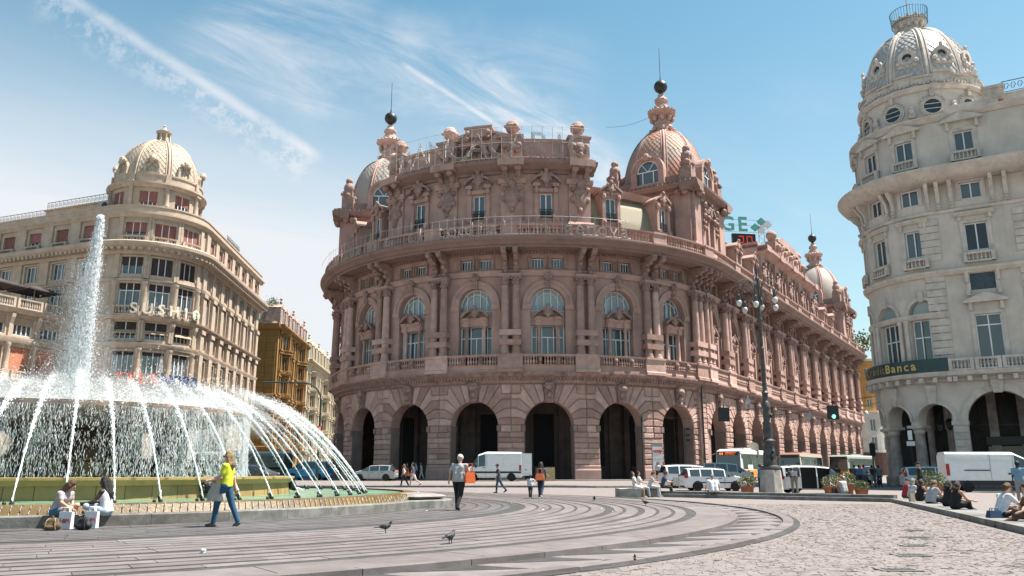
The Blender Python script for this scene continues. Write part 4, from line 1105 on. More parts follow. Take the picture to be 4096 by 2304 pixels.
        mb = MB(); mb.lathe([(5.4, 35.8), (5.4, 36.6), (5.2, 36.8)], 0, 0, 32); mb.box(-Hh, Hh, -Hh, Hh, 35.0, 35.7); mb.build('dome_drum', M_PK, root, None, 40, (cx, cy, 0), rz)
        dome(root, cx, cy, 36.6, 5.3, 1.55, 45.3, 8, rz + pi / 8, M_SHRED if red else M_SHGR, M_PK)
        mb = MB(); mb.lathe([(1.75, 45.0), (1.75, 45.4), (1.4, 45.6), (1.35, 46.4), (1.1, 46.7), (1.1, 47.7), (1.5, 47.9), (1.9, 48.2), (2.0, 48.5), (1.7, 48.7), (1.2, 48.8), (1.05, 49.4), (.8, 49.5), (.75, 49.9), (.95, 50.2), (.95, 50.4), (.5, 50.8), (.42, 51.2)], 0, 0, 8)
        for j in range(8):
            a = j * pi / 4 + pi / 8; mb.ball((1.35 * sin(a), -1.35 * cos(a), 47.5), .32, 5, sz=1.5); mb.ball((1.5 * sin(a), -1.5 * cos(a), 45.9), .32, 5)
        for j in range(20):
            a = j * pi / 10; mb.ball((1.8 * sin(a), -1.8 * cos(a), 48.68), .14, 4)
        mb.build('lantern', M_PKB, root, None, 30, (cx, cy, 0), rz)
        mb = MB(); mb.lathe([(.4, 51.1), (.28, 51.3), (.32, 51.5)], 0, 0, 10); mb.ball((0, 0, 52.4), .92, 12); mb.lathe([(.2, 53.2), (.1, 53.5), (.045, 54), (.03, 58.2)], 0, 0, 6); mb.build('spire', M_BALL, root, None, 40, (cx, cy, 0), rz)
    pc = lambda s, d=5.5: (S0.x + TD.x * s - TD.y * d * -1 * -1, S0.y + TD.y * s + TD.x * d)
    inw = Vector((-sin(THT), cos(THT)))
    p0 = S0 + TD * SN0 + inw * 5.2; pavilion((p0.x, p0.y), THT, True, 'e')
    p1 = S0 + TD * (SN0 + BWS * 11) + inw * 5.2; pavilion((p1.x, p1.y), THT, False, 'f')
    inl = Vector((-sin(THL), cos(THL)))
    p2 = S0L - TDL * SN0 + inl * 5.2; pavilion((p2.x, p2.y), THL, False, 'l')
    # back mass and flat roof so that light does not leak through
    mb = MB(); mb.lathe([(RB - 6.7, 0), (RB - 6.7, 25.6), (RB - 8.5, 25.7), (RB - 8.5, 33.2), (.01, 33.4)], XC, YC, 48, TH0 - rad(72), TH0 + rad(72)); mb.build('inner_mass', M_INT, root)
    mb = MB(); mb.box(0, LS, 6.7, 24, 0, 33.0); mb.build('inner_mass', M_INT, root, None, False, SS, THT)
    mb = MB(); mb.box(LS - .2, LS, -.3, 24, 0, 25.5); mb.build('end_wall', M_PK, root, None, False, SS, THT)
    # pavement along the foot
    pv = MB(1.0); pv.mold(-LE, LE, [(-7, .2), (4.2, .2), (4.2, .50), (-7, .52)]); tag(pv.build('pavement', M_SLAB, None, W, False, CX, TH0), kind='structure')
    pv = MB(); pv.mold(0, LS + 30, [(-7, .2), (4.2, .2), (4.2, .50), (-7, .52)]); tag(pv.build('pavement', M_SLAB, None, None, False, SS, THT), kind='structure')
    return root
BORSA = borsa()
# ---------------------------------------------------------------- the fountain
CF = Vector((-16.4, 30.3))
M_OCH = mat('wet_ochre_stone', (0.165, 0.098, 0.028), 0.42, 0.35, 1.6, 0.3, 16, objvar=0.16, streak=0.5, col2=(0.11, 0.07, 0.022), dirt=(0.05, 0.045, 0.016), dscale=0.7, dlo=0.52, dhi=0.75)
M_OCH2 = mat('ochre_basin_stone', (0.36, 0.245, 0.09), 0.5, 0.3, 1.6, 0.3, 16, objvar=0.14, streak=0.5, col2=(0.27, 0.19, 0.075), dirt=(0.12, 0.11, 0.045), dscale=0.7, dlo=0.54, dhi=0.78)
M_BOWL = mat('bowl_stone', (0.36, 0.255, 0.20), 0.4, 0.3, 1.2, 0.2, 20, streak=0.4)
M_BRZ = mat('green_bronze', (0.045, 0.058, 0.048), 0.45, 0.4, 5, 0.3, 20, metal=0.35)
M_FSTONE = mat('dark_wet_stone', (0.085, 0.075, 0.055), 0.35, 0.4, 1.5, 0.3, 14, streak=0.5)
def water_mat():
    m = bpy.data.materials.new('pool_water'); m.use_nodes = True; t = NT(m.node_tree); t.n.clear()
    pos = t('ShaderNodeNewGeometry').node.outputs['Position']
    h = t.math('ADD', t.noise(pos, 3.5, 4, .6, .6), t.math('MULTIPLY', t.noise(pos, 11, 3), .5))
    c = t.mix(t.ramp(t.noise(pos, 0.6, 3), .35, .65), (0.12, 0.20, 0.135, 1), (0.19, 0.29, 0.20, 1))
    b = t('ShaderNodeBsdfPrincipled', {'Base Color': c, 'Roughness': 0.22, 'IOR': 1.33, 'Specular IOR Level': .25, 'Normal': t('ShaderNodeBump', {'Strength': .35, 'Distance': .06, 'Height': h})})
    t('ShaderNodeOutputMaterial', {'Surface': b}); return m
M_WATER = water_mat()
def spray_mat():
    m = bpy.data.materials.new('white_water'); m.use_nodes = True; t = NT(m.node_tree); t.n.clear()
    d = t('ShaderNodeBsdfPrincipled', {'Base Color': (.86, .89, .92, 1), 'Roughness': .35, 'Specular IOR Level': .5})
    tr = t('ShaderNodeBsdfTranslucent', {'Color': (.86, .88, .90, 1)})
    a = t('ShaderNodeMixShader', {0: .4, 1: d, 2: tr}); t('ShaderNodeOutputMaterial', {'Surface': a}); return m
M_SPRAY = spray_mat()
def drops(P, S, stretch=None):
    """octahedral droplets: P (n,3), S (n,) half sizes, stretch (n,3) long axis vectors"""
    P = np.asarray(P, float); S = np.asarray(S, float)[:, None]; n = len(P)
    ax = np.eye(3)
    L = stretch if stretch is not None else np.tile([0, 0, 1.0], (n, 1)) * S
    V = np.stack([P + S * [1, 0, 0], P - S * [1, 0, 0], P + S * [0, 1, 0], P - S * [0, 1, 0], P + L, P - L], 1).reshape(-1, 3)
    tri = np.array([[0, 2, 4], [2, 1, 4], [1, 3, 4], [3, 0, 4], [2, 0, 5], [1, 2, 5], [3, 1, 5], [0, 3, 5]])
    F = (tri[None] + 6 * np.arange(n)[:, None, None]).reshape(-1, 3)
    me = bpy.data.meshes.new('spray'); me.from_pydata(V.tolist(), [], F.tolist()); me.materials.append(M_SPRAY); me.update(); return me

def fountain():
    root = thing('fountain', 'great round bronze and ochre stone fountain with tall white jet and curtain of water', 'fountain', (CF.x, CF.y, 0))
    G = np.random.default_rng(3)
    bump = Vector((-4.35, 29.7)) - CF; br = 2.2
    def wall_r(a, base, grow):
        d = Vector((sin(a), -cos(a))); b = d.dot(bump); q = bump.length_squared - b * b
        return max(base, b + math.sqrt((br + grow) ** 2 - q)) if q < (br + grow) ** 2 else base
    def P(r, a): return (r * sin(a), -r * cos(a))
    # bench wall of grey blocks
    a = rad(-50)
    while a < rad(185):
        L = rad(rnd.uniform(6.6, 8.2)); n = 5; mb = MB(); vs = []
        h = .345 + rnd.uniform(-.004, .004)
        for i in range(n + 1):
            t = a + (L - .0006) * i / n; ro = wall_r(t, 13.3, 0); ri = wall_r(t, 12.75, -.42)
            vs += [(*P(ri, t), -.0), (*P(ro, t), -.0), (*P(ro + .0, t), h - .03), (*P(ro - .03, t), h), (*P(ri, t), h)]
        for i in range(n):
            for j in range(5): p, q = i * 5 + j, i * 5 + (j + 1) % 5; mb.f.append((p, q, q + 5, p + 5)); mb.m.append(0)
        mb.f += [(4, 3, 2, 1, 0), tuple(n * 5 + j for j in range(5))]; mb.m += [0, 0]; mb.v = vs
        mb.build('bench_block', M_WALLK, root); a += L
    # fluted ochre rim
    st = rad(.84); a = rad(-42)
    while a < rad(170):
        mb = MB(); vs = []
        g = .07
        for da, sk in ((.04 * st, 0), (st * .93, 0)):
            for r, z in ((12.3, .32), (12.95, .32), (12.82, .535), (12.3, .56)):
                vs.append((*P(r, a + da + (.22 * st if z > .5 else 0)), z))
        mb.add(vs, [(0, 1, 2, 3), (7, 6, 5, 4), (0, 4, 5, 1), (1, 5, 6, 2), (2, 6, 7, 3)]); mb.f = [f[::-1] for f in mb.f]
        mb.build('rim_stone', M_OCH, root); a += st
    mb = MB(); mb.lathe([(12.4, .28), (12.88, .33), (12.74, .52), (12.4, .545), (12.2, .3)], 0, 0, 120); mb.build('rim_core', M_FSTONE, root)
    tr = []; sz = []
    for i in range(250):
        a = rad(-42) + i * st
        for j in range(3): t = G.random(); tr.append((*P(12.99 - .13 * t, a + .22 * st * t), .34 + .2 * t)); sz.append(.010)
    tag(ob('rim_trickles', drops(tr, sz, np.tile([0, 0, .045], (len(tr), 1))), root), kind='stuff')
    mb = MB(); mb.lathe([(12.35, .50), (7.7, .50)], 0, 0, 96, cap=False); mb.build('outer_pool', M_WATER, root)
    tr = []
    w2 = MB(); w2.lathe([(1.72, .30), (.01, .31)], bump.x, bump.y, 24, cap=False); w2.build('spout_pool', M_WATER, root)
    mb = MB(); c = bump * 1.07
    mb.lathe([(.3, .2), (.62, .3), (1.0, .40), (1.08, .45), (1.0, .49), (.6, .55), (.01, .58)], c.x, c.y, 32, sx=1.05); mb.build('spout_dish', mat('dish_stone', (.33, .29, .275), .45, .2, 3), root, smooth=40)
    # inner basin with panels, rim and lion masks
    mb = MB(); mb.lathe([(7.75, .4), (7.75, .95), (7.6, 1.0), (7.6, .4)], 0, 0, 96); mb.build('basin_core', M_OCH2, root)
    n = 64
    for i in range(n):
        a0 = 2 * pi * i / n; a1 = a0 + 2 * pi / n - .002; vs = []
        if not rad(-60) < (a0 if a0 < pi else a0 - 2 * pi) < rad(175): continue
        for t in (a0, (a0 + a1) / 2, a1):
            for r, z in ((7.7, .42), (7.92, .42), (7.86, .93), (7.7, .93)): vs.append((*P(r, t), z))
        mb = MB(); mb.add(vs, [(1, 5, 6, 2), (5, 9, 10, 6), (2, 6, 7, 3), (6, 10, 11, 7), (0, 1, 2, 3), (11, 10, 9, 8)]); mb.build('basin_panel', M_OCH2, root)
    mb = MB(); mb.lathe([(7.6, .88), (7.93, .9), (7.95, .95), (8.0, 1.0), (8.07, 1.06), (8.07, 1.13), (7.5, 1.14), (7.5, .9)], 0, 0, 96); mb.build('basin_rim', M_OCH2, root, smooth=40)
    mb = MB(); mb.lathe([(7.6, 1.06), (3, 1.06)], 0, 0, 64, cap=False); mb.build('inner_pool', M_WATER, root)
    for i in range(8):
        a = rad(13) + i * pi / 4; x, y = P(7.98, a); mb = MB()
        mb.ball((0, 0, .82), .19, 8, sy=.7, sz=1.15); mb.ball((0, -.13, .78), .06, 5); mb.ball((0, -.10, .68), .11, 6)
        for j in range(9): t = -pi * .1 + j * pi * 1.2 / 8; mb.ball((.22 * cos(t), .02, .80 + .22 * sin(t)), .085, 5)
        for s_ in (-1, 1): mb.ball((s_ * .075, -.12, .86), .04, 4)
        mb.build('lion_mask', M_BRZ, root, smooth=60, loc=(x, y, 0), rz=a)
        pts = []; ss_ = []
        for j in range(60): t = G.random(); pts.append((x + (.12 + .3 * t) * sin(a) + G.normal() * .02, y - (.12 + .3 * t) * cos(a) + G.normal() * .02, .70 - .12 * t * t)); ss_.append(.016)
        tag(ob('mask_spout', drops(pts, ss_, np.tile([0, 0, .03], (60, 1))), root), kind='stuff')
    # pedestal, bosses, stem and great bowl
    mb = MB(); mb.lathe([(4.9, .9), (4.9, 1.12), (4.6, 1.16), (4.55, 1.62), (4.7, 1.68), (4.7, 1.74), (2.4, 1.78)], 0, 0, 64); mb.build('pedestal', M_OCH, root, smooth=40)
    bs = MB(); bs.lathe([(.01, .12), (.07, .10), (.10, .05), (.17, .10), (.20, .03), (.2, -.02)], 0, 0, 10); bsm = bs.mesh('boss', M_BRZ, None, 40)
    for i in range(40):
        if i % 5 == 4: continue
        a = 2 * pi * i / 40; x, y = P(4.58, a); o = ob('boss', bsm, root); o.matrix_local = Matrix.Translation((x, y, 1.39)) @ Matrix.Rotation(a, 4, 'Z') @ Matrix.Rotation(pi / 2, 4, 'X')
    for i in range(8):
        a = 2 * pi * i / 8 + .2; x, y = P(3.7, a); mb = MB(); mb.box(-.28, .28, -.3, .3, 1.7, 2.75, ); mb.box(-.36, .36, -.36, .36, 2.7, 2.9); mb.build('support', mat('support_stone', (.33, .30, .27), .6, .2, 2), root, loc=(x, y, 0), rz=a)
    mb = MB(); mb.lathe([(2.6, 1.7), (2.2, 1.9), (1.9, 2.4), (2.3, 2.75), (3.6, 2.86), (4.9, 3.0), (5.7, 3.18), (5.95, 3.30), (6.05, 3.34), (6.05, 3.50), (5.9, 3.52), (5.5, 3.40), (.3, 3.2)], 0, 0, 80)
    mb.build('bowl', M_BOWL, root, smooth=40)
    mb = MB(); mb.lathe([(5.55, 3.44), (.1, 3.44)], 0, 0, 48, cap=False); mb.build('bowl_water', M_WATER, root)
    # curtain falling from the bowl: broken threads with a web of gaps
    pts = []; siz = []; stv = []
    for i in range(3600):
        a = 2 * pi * i / 3600 + G.normal() * .002; z = 3.38; r = 6.07 + abs(G.normal()) * .03; ph = G.random() * 6
        dens = .62 + .25 * sin(a * 7 + 1) + .15 * sin(a * 19)
        while z > 1.12:
            fall = 3.38 - z; stp = .05 + .05 * G.random() + fall * .012
            a += G.normal() * .0025 * (1 + fall); z -= stp; rr = r + .16 * math.sqrt(fall + .01) * .6
            on = sin(a * 90 + z * 7 + ph) + sin(z * 13 + ph * 3) * .8 + (dens - .75) * 2.2 - fall * .10
            if on > -.25 and G.random() < .8:
                w = .0045 + .006 * G.random(); pts.append((rr * sin(a), -rr * cos(a), z)); siz.append(w); stv.append((G.normal() * .012, G.normal() * .012, stp * .75))
            elif G.random() < .07:
                pts.append((rr * sin(a) + G.normal() * .05, -rr * cos(a) + G.normal() * .05, z)); siz.append(.006 + .006 * G.random()); stv.append((0, 0, .018))
    tag(ob('water_curtain', drops(pts, siz, np.array(stv)), root), kind='stuff')
    # froth on the bowl
    n = 34000; rr = 2.2 + 4.1 * np.sqrt(G.random(n)); aa = G.random(n) * 2 * pi; hump = .30 + .50 * np.exp(-((rr - 5.2) / .75) ** 2)
    hump *= .65 + .35 * np.sin(aa * 36) ** 2
    zz = 3.42 + hump * np.abs(G.normal(size=n)) * .95
    tag(ob('froth', drops(np.stack([rr * np.sin(aa), -rr * np.cos(aa), zz], 1), .005 + .013 * G.random(n)), root), kind='stuff')
    # central jet
    n = 24000; t = G.random(n) ** 1.1; h = 3.4 + 7.9 * t; wid = .32 * (1 - t) ** .8 + .09; side = G.normal(size=(n, 2)) * wid[:, None] * .55
    tag(ob('jet_drops', drops(np.stack([side[:, 0] - .35 * (1 - t) * np.abs(G.normal(size=n)), side[:, 1], h - np.abs(G.normal(size=n)) * .1], 1), .006 + .013 * G.random(n) ** 2, np.stack([0 * t, 0 * t, .012 + .03 * G.random(n)], 1)), root), kind='stuff')
    n = 9000; t = G.random(n) ** 1.3; h = 3.4 + 7.85 * t; side = G.normal(size=(n, 2)) * (.05 + .07 * (1 - t))[:, None]
    tag(ob('jet_core', drops(np.stack([side[:, 0], side[:, 1], h], 1), .007 + .012 * G.random(n), np.stack([0 * t, 0 * t, .03 + .07 * G.random(n)], 1)), root), kind='stuff')
    n = 15000; t = G.random(n); h = 3.4 + 6.0 * t ** 1.3; side = G.normal(size=(n, 2)) * (.95 * (1 - t) + .2)[:, None]
    tag(ob('jet_mist', drops(np.stack([side[:, 0] - .5, side[:, 1], h], 1), .004 + .006 * G.random(n)), root), kind='stuff')
    vm = bpy.data.materials.new('fine_mist'); vm.use_nodes = True; vt = NT(vm.node_tree); vt.n.clear(); vo = vt.n.new('ShaderNodeOutputMaterial')
    vt.l.new(vt('ShaderNodeVolumePrincipled', {'Color': (.95, .95, .95, 1), 'Density': .085, 'Anisotropy': .2}), vo.inputs['Volume'])
    mb = MB(); mb.lathe([(.01, 3.46), (5.9, 3.46), (6.9, 2.6), (7.2, 3.3), (6.6, 3.95), (5.0, 4.35), (2.2, 4.4), (1.3, 5.2), (.9, 6.8), (.5, 8.8), (.2, 10.8), (.01, 11.2)], 0, 0, 32); tag(mb.build('mist', vm, root), kind='stuff')
    mb = MB(); k = 24; mb.tube([(0.02 * sin(i * 1.9), 0, 3.3 + 7.2 * i / k) for i in range(k + 1)], [.07 - .04 * i / k + .012 * sin(i * 2.2) for i in range(k + 1)], 7); mb.build('main_jet', M_SPRAY, root, smooth=60)
    # arching jets from the ring of nozzles
    nz = MB(); nz.lathe([(.06, .42), (.06, .54), (.045, .58)], 0, 0, 8); nz.tube([(0, 0, .50), (0, .12, .66)], [.045, .05], 7); nz.ball((-.16, .0, .54), .05, 6); nzm = nz.mesh('nozzle', M_BRZ, None, 40)
    var = []
    for v in range(4):
        p = []; s_ = []; st_ = []
        for i in range(2600):
            t = G.random() ** .9; sp = .016 + .30 * max(0, t - .10) ** 1.25
            y = 7.6 * t; z = .62 + 10.6 * t - 7.75 * t * t
            if G.random() < .25: z -= abs(G.normal()) * .35 * t
            p.append((G.normal() * sp * .55, y + G.normal() * sp * .55, z + G.normal() * sp * .6)); s_.append((.006 + .008 * G.random()) * (1 + .35 * t))
            d = np.array([0, 7.6, 10.6 - 15.5 * t]); d /= np.linalg.norm(d); st_.append(d * (.016 + .06 * G.random() * (1 - t) ** 2))
        me = drops(p, s_, np.array(st_)); var.append(me)
    core = MB(); core.tube([(0, 7.6 * t, 0.62 + 10.6 * t - 7.75 * t * t) for t in [i * .022 for i in range(13)]], [.013 + .012 * i / 12 * (1 if i % 2 else .8) for i in range(13)], 6); corem = core.mesh('jet_core', M_SPRAY, None, 60)
    NJ = 60
    for i in range(NJ):
        a = rad(4.2) + 2 * pi * i / NJ
        x, y = P(10.85, a)
        ob('nozzle', nzm, root, (x, y, 0), a)
        j = ob('water_jet', var[(i * 7) % 4], root, (x, y, 0), a + rnd.uniform(-.012, .012)); j.scale = (1, rnd.uniform(.95, 1.05), rnd.uniform(.96, 1.05)); tag(j, kind='stuff'); ob('jet_core', corem, j)
    return root
fountain()
# ---------------------------------------------------------------- other buildings
M_BEI = mat('beige_stucco', (0.47, 0.372, 0.295), 0.85, 0.10, 0.6, 0.12, 25, streak=0.28, col2=(0.37, 0.29, 0.215))
M_BEI2 = mat('beige_stone_trim', (0.485, 0.388, 0.31), 0.82, 0.14, 1.2, 0.2, 20, streak=0.35, col2=(0.37, 0.295, 0.225))
M_WHT = mat('cream_white_stucco', (0.60, 0.527, 0.462), 0.85, 0.10, 0.6, 0.12, 25, streak=0.30, col2=(0.47, 0.41, 0.36))
M_WHT2 = mat('cream_white_trim', (0.615, 0.54, 0.475), 0.82, 0.14, 1.3, 0.25, 20, streak=0.40, col2=(0.45, 0.395, 0.345), dirt=(0.29, 0.255, 0.222), dscale=.6)
M_MARB = mat('pinkish_marble_column', (0.40, 0.33, 0.30), 0.5, 0.25, 1.2, 0.05, 20, streak=0.3)
M_BLIND = mat('faded_maroon_blind', (0.30, 0.125, 0.115), 0.85, 0.12, 1.5, 0, objvar=0.25)
M_BLINDO = mat('orange_blind', (0.50, 0.20, 0.115), 0.85, 0.12, 1.5, 0, objvar=0.1)
M_BLINDD = mat('dark_brown_blind', (0.055, 0.040, 0.040), 0.8, 0.2, 2, 0, objvar=0.2)
M_AWN = mat('tan_awning', (0.42, 0.31, 0.22), 0.85, 0.12, 2)
M_SHUT = mat('slate_blue_shutter', (0.075, 0.115, 0.145), 0.6, 0.2, 4)
M_SHGB = mat('beige_dome_shingle', (0.50, 0.42, 0.325), 0.7, 0.2, 1.6, 0.2, 20, col2=(0.42, 0.35, 0.27))
M_SHGS = mat('silver_dome_shingle', (0.44, 0.415, 0.385), 0.42, 0.2, 1.6, 0.2, 20, col2=(0.40, 0.39, 0.38))
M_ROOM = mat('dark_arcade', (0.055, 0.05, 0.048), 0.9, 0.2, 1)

def win(root, cx, z0, z1, w, y, warp, loc, rz, cols=3, transom=None, fm=None, gm=None, blind=None, bf=0.0, name='window', shutter=None):
    """casement window set at depth y: frame with mullions, pane and optional roller blind"""
    fr = MB(); h = w / 2; t = .05
    for i in range(cols + 1):
        x = cx - h + w * i / cols; x = min(max(x, cx - h + t), cx + h - t); fr.box(x - t, x + t, y - .08, y, z0, z1)
    for z in [z0 + t, z1 - t] + ([transom] if transom else []): fr.box(cx - h, cx + h, y - .075, y - .005, z - t, z + t)
    o = fr.build(name, fm or M_WF, root, warp, False, loc, rz)
    gl = MB(); gl.box(cx - h, cx + h, y + .005, y + .04, z0, z1); gl.build('pane', gm or M_GL, o, warp)
    if blind:
        b = MB(); zb = z1 - (z1 - z0) * bf; b.box(cx - h + .03, cx + h - .03, y - .16, y - .11, zb, z1); b.build('blind', blind, o, warp)
    return o
def balustrade(root, x0, x1, z0, z1, of, warp, loc, rz, m, step=.3, r=.11, single=True):
    mb = MB(1.0 if warp else None); mb.mold(x0, x1, [(of - .14, z1 - .16), (of + .14, z1 - .16), (of + .16, z1), (of - .14, z1)]); mb.mold(x0, x1, [(of - .14, z0), (of + .14, z0), (of + .14, z0 + .14), (of - .14, z0 + .14)])
    for x in (x0 + .1, x1 - .1): mb.box(x - .14, x + .14, -of - .15, -of + .15, z0, z1 + .02)
    o = mb.build('balustrade', m, root, warp, False, loc, rz)
    b = MB(); b.lathe(baluster_prof(z0 + .12, z1 - .14, r), 0, 0, 7); bm = b.mesh('baluster', m, None, 40)
    n = max(1, int((x1 - x0 - .4) / step))
    for i in range(n):
        x = x0 + .2 + (x1 - x0 - .4) * (i + .5) / n
        p = warp(x, -of, 0) if warp else (x, -of, 0); ob('baluster', bm, o, p)
    return o
def dentil_run(root, x0, x1, step, box, warp, loc, rz, m, name='dentils'):
    mb = MB(); x = x0; o0, o1, z0, z1, w = box
    while x < x1: mb.box(x, x + w, -o1, -o0, z0, z1); x += step
    return tag(mb.build(name, m, root, warp, False, loc, rz), kind='stuff')

# ---- beige corner block with dome, behind the fountain
def beige_block():
    root = thing('corner_building', 'beige corner building with round domed tower and red blinds', 'building')
    CL = Vector((-46.0, 98.0)); r = 6.8; a0, a1 = rad(-21.2), rad(94); am = (a0 + a1) / 2; arc = (a1 - a0) * r
    Wp = bend(r)
    TR = CL + Vector((sin(a1), -cos(a1))) * r; TL = CL + Vector((sin(a0), -cos(a0))) * r
    LR, LL = 29.0, 30.0
    frames = [('arc', Wp, (CL.x, CL.y, 0), am, -arc / 2, arc / 2, [-(rad(28.3)) * r, 0, rad(28.3) * r], 2.45, 3.36),
              ('right', None, (TR.x, TR.y, 0), a1, 0.0, LR, [2.0 + 3.9 * i for i in range(7)], 1.75, 3.9),
              ('left', None, (TL.x, TL.y, 0), a0, -LL, 0.0, [-3.0 - 4.6 * i for i in range(6)], 2.1, 4.6)]
    rows = [(11.9, 14.9, 4), (16.35, 18.35, 4), (19.5, 23.0, 3), (24.1, 26.2, 3), (28.35, 30.5, 3)]
    def prof(*p): return list(p)
    for nm, wp, loc, rz, x0, x1, cs, w, bw in frames:
        seg = 1.0 if wp else None
        mb = MB(seg); mb.hole(x0, x1, 0, 32.3, [(c - w / 2, c + w / 2, z0, z1) for c in cs for z0, z1, _ in rows], 0, .45)
        mb.build('wall', M_BEI, root, wp, False, loc, rz)
        for name, pr in (('base_cornice', [(0, 10.4), (.3, 10.4), (.6, 10.8), (.95, 11.0), (.95, 11.15), (0, 11.2)]),
                         ('belt', [(0, 15.3), (.25, 15.3), (.32, 15.55), (.45, 15.8), (.45, 15.92), (0, 15.95)]),
                         ('belt', [(0, 18.55), (.35, 18.55), (.75, 18.85), (.8, 19.02), (0, 19.06)]),
                         ('belt', [(0, 23.25), (.2, 23.25), (.3, 23.5), (0, 23.6)]),
                         ('cornice', [(-.3, 26.5), (.3, 26.5), (.45, 26.9), (1.2, 27.25), (1.45, 27.45), (1.5, 27.8), (1.35, 27.95), (-.3, 28.0)]),
                         ('parapet_cornice', [(-.4, 31.1), (.2, 31.1), (.35, 31.35), (.6, 31.5), (.6, 31.7), (.1, 31.75), (.1, 32.5), (.2, 32.55), (.2, 32.7), (-.4, 32.7)])):
            mb = MB(seg); mb.mold(x0, x1, pr); mb.build(name, M_BEI2, root, wp, 30, loc, rz)
        dentil_run(root, x0, x1, .72, (.4, 1.2, 26.85, 27.22, .36), wp, loc, rz, M_BEI2, 'modillions')
        # piers between bays
        edges = sorted({round(c - bw / 2, 3) for c in cs} | {round(c + bw / 2, 3) for c in cs})
        for e in edges:
            if e < x0 - .3 or e > x1 + .3: continue
            hw = (bw - w) / 2 * .62
            mb = MB(); mb.box(e - hw, e + hw, -.22, 0, 23.6, 26.5); mb.box(e - hw, e + hw, -.25, 0, 28.0, 31.1)
            if nm == 'right':
                mb.box(e - hw, e + hw, -.5, 0, 11.2, 15.4); mb.box(e - hw, e + hw, -.45, 0, 15.9, 18.6); mb.box(e - hw * .9, e + hw * .9, -.4, 0, 19.0, 23.3)
                mb.box(e - hw - .08, e + hw + .08, -.6, 0, 18.0, 18.5); mb.box(e - hw - .08, e + hw + .08, -.55, 0, 22.7, 23.2)
            mb.build('pier', M_BEI2, root, wp, False, loc, rz)
            if nm == 'arc':
                for z0, z1 in ((11.2, 15.3), (19.05, 23.25)):
                    mb = MB(); mb.box(e - .45, e + .45, -.5, 0, z0, z0 + .5); mb.lathe([(.36, z0 + .5), (.34, z0 + .7), (.29, z1 - .5), (.36, z1 - .35), (.42, z1 - .2), (.42, z1)], e, -.12, 12); mb.build('half_column', M_BEI2, root, wp, 40, loc, rz)
                mb = MB(); console(mb, e, .5, [(0, 16.1), (.25, 16.1), (.3, 17.5), (.55, 18.1), (.6, 18.55), (0, 18.55)]); mb.build('bracket', M_BEI2, root, wp, False, loc, rz)
        for ci, c in enumerate(cs):
            for ri, (z0, z1, cols) in enumerate(rows):
                bl, bf, gm, fm = None, 0, M_GL, M_WF
                if ri == 4: bl, bf = M_BLIND, (1.0 if (ci + len(nm)) % 3 else .55)
                elif ri == 3 and nm == 'arc': bl, bf = M_BLINDD, (.45 if ci == 0 else 1.0)
                elif ri == 1: bl, bf = (M_BLINDD, .5) if nm == 'arc' else (M_BLINDD, .35)
                elif ri == 2 and nm != 'left': bl, bf = M_BLINDD, .2
                elif ri == 0: bl, bf, gm = M_BLINDD, .13, M_GLB if nm == 'arc' else M_GL
                win(root, c, z0, z1, w, .32, wp, loc, rz, cols, z1 - .85 if ri == 2 else None, fm, gm, bl, bf)
                # stone surround
                sr = MB(seg); hw = w / 2
                for s_ in (-1, 1): sr.box(c + s_ * (hw + .12) - .12, c + s_ * (hw + .12) + .12, -.09, .01, z0, z1 + .2)
                sr.box(c - hw, c + hw, -.09, .01, z1, z1 + .2); sr.build('surround', M_BEI2, root, wp, False, loc, rz)
            balustrade(root, c - w / 2 - .1, c + w / 2 + .1, 11.2, 12.3, .75, wp, loc, rz, M_BEI2, .32)
            if nm != 'right': balustrade(root, c - w / 2 - .1, c + w / 2 + .1, 19.06, 20.2, .6, wp, loc, rz, M_BEI2, .3)
            balustrade(root, c - w / 2 - .15, c + w / 2 + .15, 28.0, 28.75, .35, wp, loc, rz, M_BEI2, .3, .09)
            if ci < 3 and nm == 'arc':
                mb = MB(seg); mb.mold(c - w / 2, c + w / 2, [(-.1, 17.35), (.35, 16.95), (.38, 17.0), (-.1, 17.45)]); mb.build('awning', M_AWN, root, wp, False, loc, rz)
    mb = MB(); mb.lathe([(r - .5, 0), (r - .5, 32.4), (.01, 32.45)], CL.x, CL.y, 40); mb.build('core', M_BEI, root)
    mb = MB(); mb.box(0, LR, .6, 14, 0, 31.9); mb.build('core', M_BEI, root, None, False, (TR.x, TR.y, 0), a1)
    mb = MB(); mb.box(-LL, 0, .6, 14, 0, 31.9); mb.build('core', M_BEI, root, None, False, (TL.x, TL.y, 0), a0)
    mb = MB(); mb.box(LR - .3, LR, .0, 14, 0, 32.0); mb.build('end_wall', M_BEI, root, None, False, (TR.x, TR.y, 0), a1)
    # roof terrace storey and ornate railing over the flank facing the square
    mb = MB(); mb.box(-13, -2, 1.5, 8, 32, 34.0); mb.box(-30, -13, 1.5, 8, 32, 33.3); mb.box(-13.2, -2, 1.3, 8, 33.95, 34.15); mb.build('roof_storey', M_BEI, root, None, False, (TL.x, TL.y, 0), a0)
    def rail(x0, x1, z, y, loc, rz):
        mb = MB(); mb.box(x0, x1, y - .03, y + .03, z + .95, z + 1.02); mb.box(x0, x1, y - .02, y + .02, z + .08, z + .13)
        x = x0
        while x < x1 - .3:
            mb.box(x - .02, x + .02, y - .02, y + .02, z, z + 1.0)
            for k in (0, 1):
                mb.tube([(x + .3 + (.24 - .03 * i) * cos(i * 1.05 + k * pi), y, z + .52 + (.34 - .04 * i) * sin(i * 1.05 + k * pi)) for i in range(7)], .022, 4)
            x += .68
        tag(mb.build('roof_railing', mat('grey_iron', (.17, .15, .14), .6), root, None, False, loc, rz), kind='stuff')
